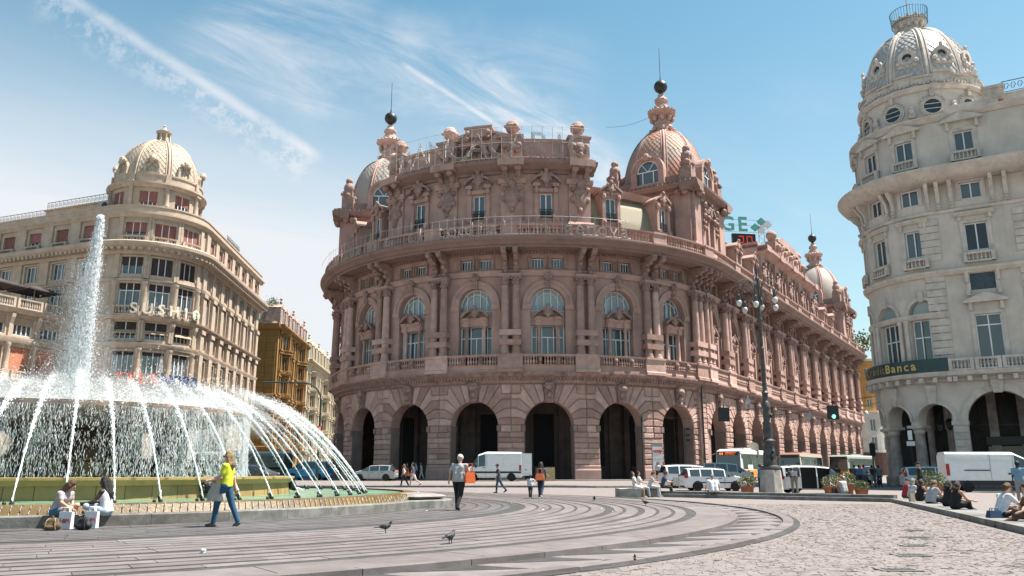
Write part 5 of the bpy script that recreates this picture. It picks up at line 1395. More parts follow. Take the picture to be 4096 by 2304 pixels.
    rail(-13, -2.2, 34.15, 1.6, (TL.x, TL.y, 0), a0); rail(-30, -13.2, 33.3, 1.7, (TL.x, TL.y, 0), a0); rail(9, 15.5, 32.7, .2, (TR.x, TR.y, 0), a1)
    # drum and dome
    Wd = bend(5.35); n = 8; step = 2 * pi / n * 5.35; dr = CL
    holes = [((i - 4) * step + step / 2 - 1.05, (i - 4) * step + step / 2 + 1.05, 32.75, 35.0) for i in range(n)]
    mb = MB(.8); mb.hole(-4 * step, 4 * step, 31.5, 36.0, holes, 0, .4); mb.build('drum', M_BEI, root, Wd, False, (CL.x, CL.y, 0), am)
    for i in range(n):
        c = (i - 4) * step + step / 2
        win(root, c, 32.75, 35.0, 2.1, .3, Wd, (CL.x, CL.y, 0), am, 4, None, None, M_GL, M_BLIND, [.95, .7, 1.0, .62, .55, .9, .8, 1.][i])
        e = (i - 4) * step; mb = MB(); mb.box(e - .42, e + .42, -.4, 0, 31.9, 33.2); mb.lathe([(.32, 33.2), (.28, 33.4), (.24, 35.2), (.32, 35.4), (.36, 35.6)], e, -.12, 10); mb.box(e - .4, e + .4, -.55, 0, 35.5, 36.3); mb.box(e - .3, e + .3, -.2, .3, 36.3, 37.4); mb.build('half_column', M_BEI2, root, Wd, 40, (CL.x, CL.y, 0), am)
    for pr in ([(0, 32.0), (.3, 32.0), (.35, 32.5), (0, 32.6)], [(-.5, 35.5), (.25, 35.5), (.4, 35.75), (.65, 35.9), (.65, 36.1), (-.5, 36.2)], [(-.6, 36.2), (.0, 36.2), (0, 37.1), (.12, 37.2), (.12, 37.35), (-.6, 37.4)]):
        mb = MB(.8); mb.mold(-4 * step, 4 * step, pr); mb.build('drum_cornice', M_BEI2, root, Wd, 30, (CL.x, CL.y, 0), am)
    dome(root, CL.x, CL.y, 37.2, 5.0, 1.0, 43.3, 8, am, M_SHGB, M_BEI2, tiles=24)
    for i in range(8): lunette(root, CL.x, CL.y, am + (i + .5) * pi / 4, 5.1, 38.35, .6, 37.65, 1.6, M_BEI2, M_WF, M_GL, .32)
    mb = MB(); mb.lathe([(1.35, 42.9), (1.15, 43.2), (.75, 43.6), (.62, 44.6), (.95, 44.8), (1.0, 45.0), (.5, 45.1), (.3, 45.5), (.16, 45.7), (.2, 45.9), (.01, 46.1)], CL.x, CL.y, 16)
    for j in range(8): a = j * pi / 4; mb.tube([(CL.x + 1.2 * sin(a), CL.y - 1.2 * cos(a), 43.1), (CL.x + .8 * sin(a), CL.y - .8 * cos(a), 43.8), (CL.x + .8 * sin(a), CL.y - .8 * cos(a), 44.7)], .11, 5)
    mb.build('lantern', M_BEI2, root, smooth=40)
    # signs along the balconies
    def arcplace(r_, a_start, z):
        def f(x): th = a_start + x / r_; return Matrix.Translation((CL.x + r_ * sin(th), CL.y - r_ * cos(th), z)) @ Matrix.Rotation(th, 4, 'Z')
        return f
    s = thing('restaurant_sign', 'cream raised letters reading SUSHI on the upper balcony of the beige tower', 'sign')
    letters('SUSHI', 1.75, .12, mat('cream_letter', (.72, .66, .55), .5), 'sign_letter', s, arcplace(r + 1.0, rad(10), 19.25), width=1.5, offset=.03)
    th = rad(10) + 8.4 / (r + 1.0); mb = MB(); mb.lathe([(.01, -.05), (.62, -.05), (.66, 0), (.62, .05), (.01, .05)], 0, 0, 20); o = mb.build('sign_roundel', mat('cream_letter', (.72, .66, .55)), s)
    o.matrix_local = Matrix.Translation((CL.x + (r + 1) * sin(th), CL.y - (r + 1) * cos(th), 19.85)) @ Matrix.Rotation(th, 4, 'Z') @ Matrix.Rotation(pi / 2, 4, 'X')
    mb = MB(); mb.tube([(-.1, -.08, .35), (.15, -.08, .25), (-.1, -.08, 0), (.12, -.08, -.2)], .05, 5); mb.ball((.0, -.08, -.38), .16, 6); ro = mb.build('roundel_figure', mat('green_paint', (.10, .25, .08)), o); ro.matrix_local = Matrix.Rotation(-pi / 2, 4, 'X')
    s = thing('broadcaster_sign', 'red and navy raised letters on the lower balcony of the beige tower', 'sign')
    letters('TELE', 1.65, .1, mat('orange_red_letter', (.72, .11, .035), .5), 'sign_letter', s, arcplace(r + 1.1, rad(6), 11.15), width=1.22, offset=.06)
    letters('NORD', 1.65, .1, mat('navy_letter', (.03, .055, .18), .5), 'sign_letter', s, arcplace(r + 1.1, rad(6) + 5.0 / (r + 1.1), 11.15), width=1.32, offset=.06)
    # flag at the first floor
    f = thing('flag', 'limp white flag on a pole below the beige tower windows', 'flag', tuple(CL + Vector((sin(rad(40)), -cos(rad(40)))) * 7.3) + (12.4,), rad(40))
    mb = MB(); mb.tube([(0, 0, 0), (0, -1.6, 2.6)], .03, 6); mb.build('pole', M_STEEL, f)
    mb = MB(); mb.poly([(-.05, 1.9), (.3, 1.2), (.35, .2), (.1, -.2), (-.15, .1)], -.9, -1.0); mb.build('cloth', mat('white_cloth', (.55, .53, .53), .9, .3, 3), f)
    # projecting wing with roof terrace
    wg = thing('terrace_wing', 'beige wing with balustraded roof terrace and orange blinds joined to the corner building', 'building')
    p = TL + Vector((-.93, .36)) * 5.2; rz = math.atan2(.927, .375); L = 16.0; loc = (p.x, p.y, 0)
    cs = [-1.9 - 3.3 * i for i in range(5)]; w = 2.35
    mb = MB(); mb.hole(-L, 0, 0, 19.0, [(c - w / 2, c + w / 2, z0, z1) for c in cs for z0, z1 in ((11.9, 14.9), (16.2, 18.3))], 0, .5); mb.build('wall', M_BEI, wg, None, False, loc, rz)
    mb = MB(); mb.box(-L, 0, .55, 9, 0, 18.9); mb.build('core', M_BEI, wg, None, False, loc, rz)
    for pr in ([(0, 10.4), (.5, 10.8), (.9, 11.1), (0, 11.2)], [(0, 15.2), (.3, 15.3), (.5, 15.8), (.5, 15.95), (0, 16.0)], [(-9, 18.6), (.4, 18.6), (.7, 18.85), (.8, 19.1), (-9, 19.15)]):
        mb = MB(); mb.mold(-L, 0, pr); mb.build('belt', M_BEI2, wg, None, 30, loc, rz)
    for c in cs:
        win(wg, c, 11.9, 14.9, w, .35, None, loc, rz, 3, None, None, M_GL, M_BLINDO, 1.0); win(wg, c, 16.2, 18.3, w, .35, None, loc, rz, 4, None, None, M_GL, M_AWN, .45)
        balustrade(wg, c - w / 2, c + w / 2, 11.2, 12.2, .6, None, loc, rz, M_BEI2); balustrade(wg, c - 1.5, c + 1.5, 19.15, 20.3, .55, None, loc, rz, M_BEI2, .28)
        e = c + 1.65; mb = MB(); console(mb, e, .42, [(0, 16.0), (.2, 16.0), (.25, 17.4), (.5, 18.1), (.55, 18.6), (0, 18.6)]); mb.build('bracket', M_BEI2, wg, None, False, loc, rz)
        mb = MB(); mb.box(e - .4, e + .4, -.5, 0, 11.2, 12.3); mb.lathe([(.33, 12.3), (.3, 12.5), (.26, 14.8), (.36, 15.0), (.36, 15.25)], e, -.1, 10); mb.build('half_column', M_BEI2, wg, None, 40, loc, rz)
    for i, (s_, t_) in enumerate(((-3.2, 1.7), (-7.6, 1.9), (-12, 2.2))):
        q = p + Vector((cos(rz), sin(rz))) * s_ + Vector((-sin(rz), cos(rz))) * t_
        um = thing('parasol', 'dark square parasol on the roof terrace', 'parasol', (q.x, q.y, 19.1), rz, 'parasols on the roof terrace')
        mb = MB(); mb.lathe([(.05, 0), (.05, 3.5)], 0, 0, 8); mb.build('pole', M_STEEL, um)
        mb = MB(); mb.add([(-2, -2, 2.75), (2, -2, 2.75), (2, 2, 2.75), (-2, 2, 2.75), (0, 0, 3.55), (-2, -2, 2.6), (2, -2, 2.6), (2, 2, 2.6), (-2, 2, 2.6)], [(0, 1, 4), (1, 2, 4), (2, 3, 4), (3, 0, 4), (5, 6, 1, 0), (6, 7, 2, 1), (7, 8, 3, 2), (8, 5, 0, 3)]); mb.build('canopy', mat('dark_canvas', (.07, .055, .06), .9, .2, 2), um)
    ac = thing('air_conditioner', 'grey air conditioner box on the beige roof beside the tower', 'air conditioner', (TL.x - .93 * 2.6 + .36 * 1.0, TL.y + .36 * 2.6 + .9, 32.7), a0)
    mb = MB(); mb.box(-.8, .8, 0, .6, 0, 1.2); mb.build('casing', mat('grey_casing', (.42, .4, .38)), ac); mb = MB(); mb.lathe([(.42, 0), (.45, .03), (.01, .05)], 0, 0, 14); o = mb.build('fan', M_IRON, ac); o.matrix_local = Matrix.Translation((.25, -.03, .6)) @ Matrix.Rotation(pi / 2, 4, 'X')
beige_block()

# ---- cream-white corner block with silver dome
def white_block():
    root = thing('corner_building', 'cream white corner building with silver shingled dome and bank sign', 'building')
    CR = Vector((39.3, 70.8)); r = 6.2; ns = rad(-32.0); t = Vector((cos(ns), sin(ns)))    # straight flank faces (-.53,-.85)
    W = bend(r); T0 = CR + Vector((sin(ns), -cos(ns))) * r; loc, sl = (CR.x, CR.y, 0), (T0.x, T0.y, 0)
    LS = 22.0; A0 = -rad(150) * r; bays = [-rad(13) * r, -rad(44.5) * r, -rad(76) * r, -rad(107.5) * r, -rad(139) * r]; bs = [3.3, 10.2, 17.1]
    hw = 1.40
    # arcade on the round corner: columns carrying stilted arches
    hb = rad(31.5) / 2 * r
    for b in bays:
        mb = MB(.6); mb.arch(b - hb, b + hb, 5.05, 8.6, b, hw - .05, 5.4, 0, 1.1, 14); mb.arch(b - hb, b + hb, 5.05, 8.6, b, hw - .05, 5.4, 1.1, 1.11, 14); mb.build('arcade_wall', M_WHT, root, W, False, loc, ns)
        n = 14; mb = MB()
        for i in range(n):
            p, q = pi * i / n, pi * (i + 1) / n; r0, r1 = hw - .03, hw + .22
            mb.poly([(b - r0 * cos(p), 5.4 + r0 * sin(p)), (b - r0 * cos(q), 5.4 + r0 * sin(q)), (b - r1 * cos(q), 5.4 + r1 * sin(q)), (b - r1 * cos(p), 5.4 + r1 * sin(p))], .02, -.12)
        mb.build('archivolt', M_WHT2, root, W, False, loc, ns)
        mb = MB(); mb.poly([(b - .28, 6.75), (b + .28, 6.75), (b + .42, 8.3), (b - .42, 8.3)], .02, -.35, .05); mb.build('keystone', M_WHT2, root, W, False, loc, ns)
        e = b - hb
        mb = MB(); mb.box(e - .62, e + .62, -.1, 1.2, .1, .9); mb.lathe([(.55, .9), (.55, 1.05), (.47, 1.15), (.46, 2.5), (.41, 4.45)], e, .5, 14); mb.build('column', M_MARB, root, W, 40, loc, ns)
        mb = MB(); mb.lathe([(.41, 4.4), (.5, 4.55), (.46, 4.65), (.62, 4.85)], e, .5, 14); mb.box(e - .68, e + .68, -.2, 1.2, 4.85, 5.08); mb.build('capital', M_WHT2, root, W, 40, loc, ns)
    # straight flank: heavy pier and wide arch
    for b in bs:
        mb = MB(); mb.arch(b - 3.45, b + 3.45, 0, 8.6, b, 2.35, 5.3, 0, 1.3, 18); mb.build('arcade_wall', M_WHT, root, None, False, sl, ns)
        n = 18; mb = MB()
        for i in range(n):
            p, q = pi * i / n, pi * (i + 1) / n; r0, r1 = 2.33, 2.85
            mb.poly([(b - r0 * cos(p), 5.3 + r0 * sin(p)), (b - r0 * cos(q), 5.3 + r0 * sin(q)), (b - r1 * cos(q), 5.3 + r1 * sin(q)), (b - r1 * cos(p), 5.3 + r1 * sin(p))], .02, -.1)
        mb.build('archivolt', M_WHT2, root, None, False, sl, ns)
        mb = MB(); mb.poly([(b - .32, 7.45), (b + .32, 7.45), (b + .5, 8.55), (b - .5, 8.55)], .02, -.35, .05); mb.build('keystone', M_WHT2, root, None, False, sl, ns)
        for s_ in (-1, 1):
            mb = MB(); x = b + s_ * 2.9; mb.box(x - .62, x + .62, -.14, 1.3, 5.0, 5.35); mb.build('impost', M_WHT2, root, None, False, sl, ns)
            for i in range(8):
                mb = MB(); z = .4 + i * .57; a, c = x - .53, x + .53; mb.poly([(a, z), (c, z), (c, z + .54), (a, z + .54)], .01, -.07, .03); mb.build('stone_block', M_WHT2, root, None, False, sl, ns)
    # dark arcade behind, with shop front and hanging lanterns
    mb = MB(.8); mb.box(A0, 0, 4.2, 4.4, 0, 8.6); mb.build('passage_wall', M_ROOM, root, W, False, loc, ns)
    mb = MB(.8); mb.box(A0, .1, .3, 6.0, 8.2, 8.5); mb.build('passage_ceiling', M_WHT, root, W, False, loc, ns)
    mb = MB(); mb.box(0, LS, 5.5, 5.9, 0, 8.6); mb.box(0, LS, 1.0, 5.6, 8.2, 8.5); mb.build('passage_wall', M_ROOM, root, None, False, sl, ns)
    for j, x in enumerate((.4, 2.6, 4.8, 7.0)):
        mb = MB(); mb.box(x - .35, x + .35, 5.2, 5.5, 0, 8.2); mb.build('pilaster', M_MARB, root, None, False, sl, ns)
    mb = MB(); mb.box(2.0, 4.6, 5.25, 5.45, .3, 3.4); mb.build('shop_window', M_GLD, root, None, False, sl, ns)
    mb = MB(); mb.box(1.9, 6.6, 5.1, 5.3, 3.5, 4.2); mb.build('shop_fascia', mat('black_fascia', (.02, .02, .022), .4), root, None, False, sl, ns)
    mb = MB()
    for i in range(5): mb.box(1.6 + i * .8, 1.68 + i * .8, 5.3, 5.45, 5.2, 8.0)
    mb.box(1.4, 5.4, 5.3, 5.4, 5.1, 5.3); mb.build('fanlight_bars', M_IRON, root, None, False, sl, ns)
    for a in range(5):
        mb = MB(); e = -rad(10 + 31.5 * a) * r * .62; mb.lathe([(.36, .2), (.36, .6), (.3, .7), (.27, 4.6), (.4, 4.9), (.4, 8.2)], *[(r - 3.0) * v for v in (sin(e / r / .62), -cos(e / r / .62))], 10); mb.build('inner_column', M_MARB, root, None, 40, loc, ns)
    for i, (ang, o_) in enumerate(((-16, 1.9), (-8, 2.4))):
        q = CR + Vector((sin(ns + rad(ang)), -cos(ns + rad(ang)))) * (r - o_); ln = thing('hanging_lantern', 'black hanging lantern on a long chain in the white arcade', 'lantern', (q.x, q.y, 4.5 + .25 * i), 0, 'lanterns in the white arcade')
        mb = MB(); mb.lathe([(.02, .9), (.02, 8.25 - 4.5 - .25 * i)], 0, 0, 5); mb.build('chain', M_IRON, ln); mb = MB(); mb.lathe([(.01, -.1), (.08, 0), (.22, .15), (.3, .6), (.34, .65), (.15, .85), (.05, .95)], 0, 0, 6); mb.build('case', M_IRON, ln)
    rows_r = [(10.3, 13.85, 'arch'), (19.3, 21.65, 'hood'), (23.95, 25.4, 'plain'), (28.15, 29.95, 'ped')]
    def profs(nm, pr, m, seg=True):
        mb = MB(.7); mb.mold(A0, 0, pr); mb.build(nm, m, root, W, 30, loc, ns); mb = MB(); mb.mold(0, LS, pr); mb.build(nm, m, root, None, 30, sl, ns)
    # walls above
    w = 1.5
    mb = MB(.6)
    holes = []
    for b in bays: holes += [(b - w / 2, b + w / 2, z0, z1) for z0, z1, k in rows_r[1:]]
    mb.hole(A0, 0, 16.6, 31.7, holes, 0, .4); mb.build('wall', M_WHT, root, W, False, loc, ns)
    for b in bays:
        mb = MB(.6); mb.arch(b - hb, b + hb, 9.3, 16.6, b, 1.15, 14.4, 0, .55, 12); mb.build('wall', M_WHT, root, W, False, loc, ns)
        n = 12; mb = MB()
        for i in range(n):
            p, q = pi * i / n, pi * (i + 1) / n; r0, r1 = 1.15, 1.42
            mb.poly([(b - r0 * cos(p), 14.4 + r0 * sin(p)), (b - r0 * cos(q), 14.4 + r0 * sin(q)), (b - r1 * cos(q), 14.4 + r1 * sin(q)), (b - r1 * cos(p), 14.4 + r1 * sin(p))], .02, -.12)
        mb.box(b - .2, b + .2, -.25, 0, 15.4, 16.3); mb.build('archivolt', M_WHT2, root, W, False, loc, ns)
        mb = MB(.6); mb.mold(b - hb, b + hb, [(-.5, 13.9), (.15, 13.9), (.3, 14.2), (.3, 14.35), (-.5, 14.35)]); mb.build('lintel', M_WHT2, root, W, False, loc, ns)
        gl = MB(); gl.add([(b + x, .45, z) for x, z in [(-1.15, 14.3)] + [(-1.15 * cos(pi * i / n), 14.4 + 1.15 * sin(pi * i / n)) for i in range(n + 1)] + [(1.15, 14.3)]], [tuple(range(n + 3))]); gl.build('fanlight', M_GLB, root, W, False, loc, ns)
        win(root, b, 9.4, 13.9, 2.2, .45, W, loc, ns, 3, 12.4, None, M_GL, name='tall_window')
        e = b - hb
        for s_ in (-.28, .28):
            mb = MB(); mb.box(e + s_ - .26, e + s_ + .26, -.45, 0, 9.3, 9.9); mb.lathe([(.23, 9.9), (.2, 10.1), (.17, 13.5), (.24, 13.75), (.26, 13.9)], e + s_, -.14, 10); mb.build('column', M_WHT2, root, W, 40, loc, ns)
        for z0, z1, k in rows_r[1:]:
            win(root, b, z0, z1, w, .25, W, loc, ns, 2, None, None, M_GL)
            sr = MB(.6)
            for s_ in (-1, 1): sr.box(b + s_ * (w / 2 + .14) - .14, b + s_ * (w / 2 + .14) + .14, -.08, .01, z0 - .1, z1 + .25)
            sr.box(b - w / 2, b + w / 2, -.08, .01, z1, z1 + .25)
            if k == 'hood':
                sr.mold(b - 1.25, b + 1.25, [(0, z1 + .65), (.2, z1 + .65), (.42, z1 + .85), (.42, z1 + .98), (0, z1 + 1.02)])
                for s_ in (-1, 1): sr.box(b + s_ * .95 - .1, b + s_ * .95 + .1, -.22, 0, z1 + .1, z1 + .65)
            if k == 'ped':
                sr.poly([(b - 1.5, z1 + .75), (b + 1.5, z1 + .75), (b + 1.5, z1 + .9), (b, z1 + 1.55), (b - 1.5, z1 + .9)], .02, -.5, 0)
                for s_ in (-1, 1): sr.box(b + s_ * 1.0 - .12, b + s_ * 1.0 + .12, -.3, 0, z1 + .1, z1 + .75)
            sr.build('surround', M_WHT2, root, W, False, loc, ns)
        balustrade(root, b - .95, b + .95, 18.25, 19.1, .28, W, loc, ns, M_WHT2, .26, .09); balustrade(root, b - 1.0, b + 1.0, 27.2, 28.05, .35, W, loc, ns, M_WHT2, .26, .09)
        for s_ in (-1, 1):
            x = b + s_ * (hb - .3); mb = MB(); console(mb, x, .26, [(0, 23.3), (.15, 23.3), (.25, 23.9), (.4, 24.6), (.9, 25.2), (.95, 25.5), (0, 25.5)]); mb.ball((x, -.3, 23.6), .16, 5); mb.ball((x, -.75, 25.2), .17, 5); mb.build('bracket', M_WHT2, root, W, 40, loc, ns)
    # straight flank above
    holes = []
    for b in bs: holes += [(b - .95, b + .95, 10.0, 13.9), (b - .9, b + .9, 15.95, 17.35), (b - .85, b + .85, 19.3, 21.7), (b - .8, b + .8, 23.85, 25.3), (b - .75, b + .75, 28.15, 29.95)]
    mb = MB(); mb.hole(0, LS, 8.6, 31.5, holes, 0, .4); mb.build('wall', M_WHT, root, None, False, sl, ns)
    for b in bs:
        win(root, b, 10.0, 13.9, 1.9, .28, None, sl, ns, 2, 13.0, None, M_GL, name='tall_window')
        win(root, b, 19.3, 21.7, 1.7, .28, None, sl, ns, 2, None, None, M_GLD); win(root, b, 23.85, 25.3, 1.6, .28, None, sl, ns, 2, None, None, M_GL); win(root, b, 28.15, 29.95, 1.5, .28, None, sl, ns, 2, None, None, M_GL)
        sh = MB(); sh.box(b - .88, b - .03, .12, .18, 15.97, 17.33); sh.box(b + .03, b + .88, .12, .18, 15.97, 17.33); sh.box(b - .03, b + .03, .1, .19, 15.97, 17.33)
        for i in range(12):
            z = 16.03 + i * .108; sh.box(b - .84, b - .07, .09, .13, z, z + .06); sh.box(b + .07, b + .84, .09, .13, z, z + .06)
        sh.build('shutter', M_SHUT, root, None, False, sl, ns)
        def bd(nm, f): sr = MB(); f(sr); sr.build(nm, M_WHT2, root, None, False, sl, ns)
        for z0, z1, h in ((10.0, 13.9, .95), (15.95, 17.35, .9), (19.3, 21.7, .85), (23.85, 25.3, .8), (28.15, 29.95, .75)):
            g = h + .3; t_ = z1 + .28; bd('surround', lambda q: q.poly([(b - g, z0 - .1), (b - h, z0 - .1), (b - h, z1), (b + h, z1), (b + h, z0 - .1), (b + g, z0 - .1), (b + g, t_), (b - g, t_)], .01, -.08))
        bd('hood', lambda q: q.mold(b - 1.5, b + 1.5, [(0, 22.3), (.2, 22.3), (.42, 22.5), (.42, 22.65), (0, 22.7)]))
        for z in (14.85, 30.8): bd('pediment', lambda q: q.poly([(b - 1.6, z), (b + 1.6, z), (b + 1.6, z + .17), (b, z + .8), (b - 1.6, z + .17)], .02, -.5))
        for s_ in (-1, 1):
            for za, zb in ((14.2, 14.85), (15.5, 15.95), (30.1, 30.8), (21.95, 22.3), (16.6, 17.6)): bd('hood_bracket', lambda q: q.box(b + s_ * 1.12 - .13, b + s_ * 1.12 + .13, -.28, 0, za, zb))
        balustrade(root, b - 1.1, b + 1.1, 18.25, 19.1, .28, None, sl, ns, M_WHT2, .26, .09); balustrade(root, b - 1.1, b + 1.1, 27.2, 28.05, .35, None, sl, ns, M_WHT2, .26, .09)
        for e in (b - 3.45, ):
            for i in range(26):
                z = 9.5 + i * .62
                if 17.2 < z < 18.3 or z > 22.5: continue
                mb = MB(); mb.poly([(e - .75, z), (e + .75, z), (e + .75, z + .57), (e - .75, z + .57)], .01, -.1, .035); mb.build('stone_block', M_WHT2, root, None, False, sl, ns) if e > -1 else None
        for s_ in (-1, 1):
            for dx in (1.5, 2.5):
                x = b + s_ * dx; mb = MB(); console(mb, x, .3, [(0, 23.2), (.15, 23.2), (.25, 23.9), (.4, 24.6), (.9, 25.2), (.95, 25.5), (0, 25.5)]); mb.ball((x, -.3, 23.5), .18, 5); mb.ball((x, -.75, 25.15), .19, 5); mb.build('bracket', M_WHT2, root, None, 40, sl, ns)
    profs('string_course', [(0, 8.5), (.25, 8.5), (.35, 8.75), (.85, 8.95), (.95, 9.15), (.95, 9.3), (0, 9.35)], M_WHT2)
    profs('belt', [(0, 17.4), (.2, 17.4), (.42, 17.65), (.45, 17.85), (0, 17.95)], M_WHT2)
    profs('belt', [(0, 22.85), (.12, 22.85), (.2, 23.1), (0, 23.2)], M_WHT2)
    profs('cornice', [(-.5, 25.4), (.4, 25.45), (1.2, 25.6), (1.5, 25.8), (1.75, 26.1), (1.95, 26.4), (1.95, 26.58), (.3, 26.75), (-.5, 26.8)], M_WHT2)
    profs('attic_base', [(0, 26.7), (.25, 26.7), (.25, 27.15), (0, 27.2)], M_WHT2)
    profs('attic_cornice', [(-.6, 31.2), (.15, 31.2), (.3, 31.45), (.45, 31.6), (.45, 31.75), (-.6, 31.85)], M_WHT2)
    dentil_run(root, A0, 0, .95, (.35, .85, 8.45, 8.85, .3), W, loc, ns, M_WHT2, 'modillions'); dentil_run(root, .3, LS, 1.05, (.35, .85, 8.45, 8.85, .32), None, sl, ns, M_WHT2, 'modillions')
    x = .15
    while x < 12: balustrade(root, x, x + 1.75, 9.32, 10.3, .72, None, sl, ns, M_WHT2, .25, .1); x += 1.9
    # bank sign wrapped round the balcony
    sg = thing('bank_sign', 'curved dark teal sign band with gold lettering round the white corner', 'sign')
    mb = MB(.5); mb.mold(-rad(95) * r, rad(1) * r, [(.70, 9.32), (.86, 9.32), (.86, 10.42), (.70, 10.42)]); mb.build('sign_band', mat('teal_sign', (.028, .060, .066), .45, .1, 3), sg, W, False, loc, ns)
    def pl(x): th = ns + rad(-83) + x / (r + .92); return Matrix.Translation((CR.x + (r + .92) * sin(th), CR.y - (r + .92) * cos(th), 9.58)) @ Matrix.Rotation(th, 4, 'Z')
    letters('UniCredit', 1.0, .03, mat('dull_gold_letter', (.30, .235, .13), .5), 'sign_letter', sg, pl)
    letters('Banca', 1.0, .03, mat('gold_letter', (.62, .47, .16), .5), 'sign_letter', sg, lambda x: pl(x + 4.95), offset=.02)
    # drum with round windows, garland band, dome, lantern with railing
    Wd = bend(5.25); n = 10; st = 2 * pi / n * 5.25
    mb = MB(.7); mb.mold(-5 * st, 5 * st, [(-.4, 31.0), (.0, 31.0), (0, 35.0), (-.4, 35.0)]); mb.build('drum', M_WHT, root, Wd, 30, loc, ns)
    for pr in ([(0, 31.6), (.35, 31.6), (.2, 32.0), (0, 32.05)], [(-.4, 34.8), (.15, 34.8), (.35, 35.05), (.35, 35.25), (-.4, 35.3)]):
        mb = MB(.7); mb.mold(-5 * st, 5 * st, pr); mb.build('drum_cornice', M_WHT2, root, Wd, 30, loc, ns)
    mb = MB(.25); k = 0
    for i in range(2 * n):
        x0, x1 = -5 * st + i * st / 2, -5 * st + (i + 1) * st / 2; z = 36.15 + (.35 if i % 2 else .0)
        mb.poly([(x0, 35.2), (x1, 35.2), (x1, z), (x0, z)], .5, .02); mb.mold(x0, x1, [(-.6, z), (.12, z), (.15, z + .16), (-.6, z + .18)])
        for j in range(5): mb.ball((x0 + (j + .5) * (x1 - x0) / 5, -.03, 35.75 - .22 * sin(pi * (j + .5) / 5)), .14, 4)
    mb.build('garland_band', M_WHT2, root, Wd, 40, loc, ns)
    for i in range(n):
        c = (i - 5) * st + st / 2 - rad(4) * 5.25; mb = MB(); 
        for j in range(16):
            p, q = 2 * pi * j / 16, 2 * pi * (j + 1) / 16
            for r0, r1, o_ in ((.70, .84, .16), (.84, 1.02, .10)):
                mb.poly([(c + r0 * cos(p), 33.2 + r0 * sin(p)), (c + r0 * cos(q), 33.2 + r0 * sin(q)), (c + r1 * cos(q), 33.2 + r1 * sin(q)), (c + r1 * cos(p), 33.2 + r1 * sin(p))], .02, -o_)
        mb.box(c - .16, c + .16, -.28, 0, 34.15, 34.8)
        for j in range(9): t_ = pi * (.15 + .7 * j / 8); mb.ball((c + 1.12 * cos(t_), -.1, 33.2 + 1.12 * sin(t_)), .09, 4)
        o = mb.build('round_window', M_WHT2, root, Wd, False, loc, ns)
        g = MB(); g.poly([(c + .7 * cos(2 * pi * j / 20), 33.2 + .7 * sin(2 * pi * j / 20)) for j in range(20)], .02, -.03); g.build('pane', M_GLD, o, Wd)
        g = MB(); g.box(c - .68, c + .68, -.07, -.04, 33.0, 33.05); g.box(c - .6, c + .6, -.07, -.04, 33.45, 33.5); g.build('glazing_bar', M_WF, o, Wd)
        e = c + st / 2; mb = MB(); mb.box(e - .26, e + .26, -.35, 0, 32.3, 32.7); mb.ball((e, -.3, 32.9), .26, 5, sz=1.3); mb.ball((e, -.25, 33.35), .2, 5); mb.build('mask', M_WHT2, root, Wd, 40, loc, ns)
    dome(root, CR.x, CR.y, 35.6, 4.95, 1.2, 43.0, 10, ns + rad(14), M_SHGS, M_WHT2, tiles=26)
    for i in range(10):
        a = ns + rad(14) + (i + .5) * 2 * pi / 10; mb = MB(); zc = 38.6; dist = 4.8
        for j in range(14):
            p, q = 2 * pi * j / 14, 2 * pi * (j + 1) / 14; r0, r1 = .42, .78
            mb.poly([(r0 * cos(p), zc + r0 * sin(p)), (r0 * cos(q), zc + r0 * sin(q)), (r1 * cos(q), zc + r1 * sin(q)), (r1 * cos(p), zc + r1 * sin(p))], -dist + 1.2, -dist)
        mb.poly([(-.95, zc - .75), (.95, zc - .75), (.7, zc - 1.05), (-.7, zc - 1.05)], -dist + 1, -dist - .05); mb.ball((0, -dist + .1, zc + 1.0), .18, 5, sz=1.5)
        for s_ in (-1, 1): mb.ball((s_ * .75, -dist, zc - .45), .25, 5); mb.ball((s_ * .55, -dist, zc - .85), .22, 5)
        mb.ball((0, -dist, zc - .85), .24, 5)
        o = mb.build('dome_oculus', M_WHT2, root, None, False, loc, a); g = MB(); g.poly([(.43 * cos(2 * pi * j / 14), zc + .43 * sin(2 * pi * j / 14)) for j in range(14)], -dist + .3, -dist + .2); g.build('pane', M_GLD, o)
    mb = MB(); mb.lathe([(1.55, 42.6), (1.4, 43.0), (1.15, 43.3), (1.1, 43.9), (1.45, 44.3), (1.55, 44.6), (1.3, 44.75), (.01, 44.8)], 0, 0, 20)
    for j in range(12): a = j * pi / 6; mb.ball((1.25 * sin(a), -1.25 * cos(a), 43.9), .22, 5, sz=1.5); mb.ball((1.4 * sin(a), -1.4 * cos(a), 44.75), .16, 4)
    mb.build('lantern', M_WHT2, root, None, 40, loc, ns)
    M_BLR = mat('blue_iron', (.045, .085, .12), .5)
    mb = MB()
    for z, rr in ((44.3, 1.6), (45.6, 1.7)): mb.tube([(rr * sin(2 * pi * j / 32), -rr * cos(2 * pi * j / 32), z) for j in range(33)], .035, 4)
    for j in range(40): a = 2 * pi * j / 40; mb.tube([(1.58 * sin(a), -1.58 * cos(a), 44.2), (1.7 * sin(a), -1.7 * cos(a), 45.6)], .018, 4)
    mb.build('lookout_railing', M_BLR, root, None, False, loc, ns); mb = MB(); mb.tube([(0, 0, 44.7), (-.15, 0, 52)], .05, 6); mb.build('flagpole', M_STEEL, root, None, False, loc, ns)
    # flank roof: parapet block, mansard and scrolled rail
    mb = MB(); mb.box(2.2, 6.2, -.1, 3, 31.7, 32.4); mb.box(5.2, 6.6, -.15, 2, 32.3, 33.2); mb.box(5.05, 6.75, -.3, 2, 33.15, 33.4); mb.box(6.6, 22, .8, 3, 31.7, 32.9); mb.build('roof_parapet', M_WHT2, root, None, False, sl, ns)
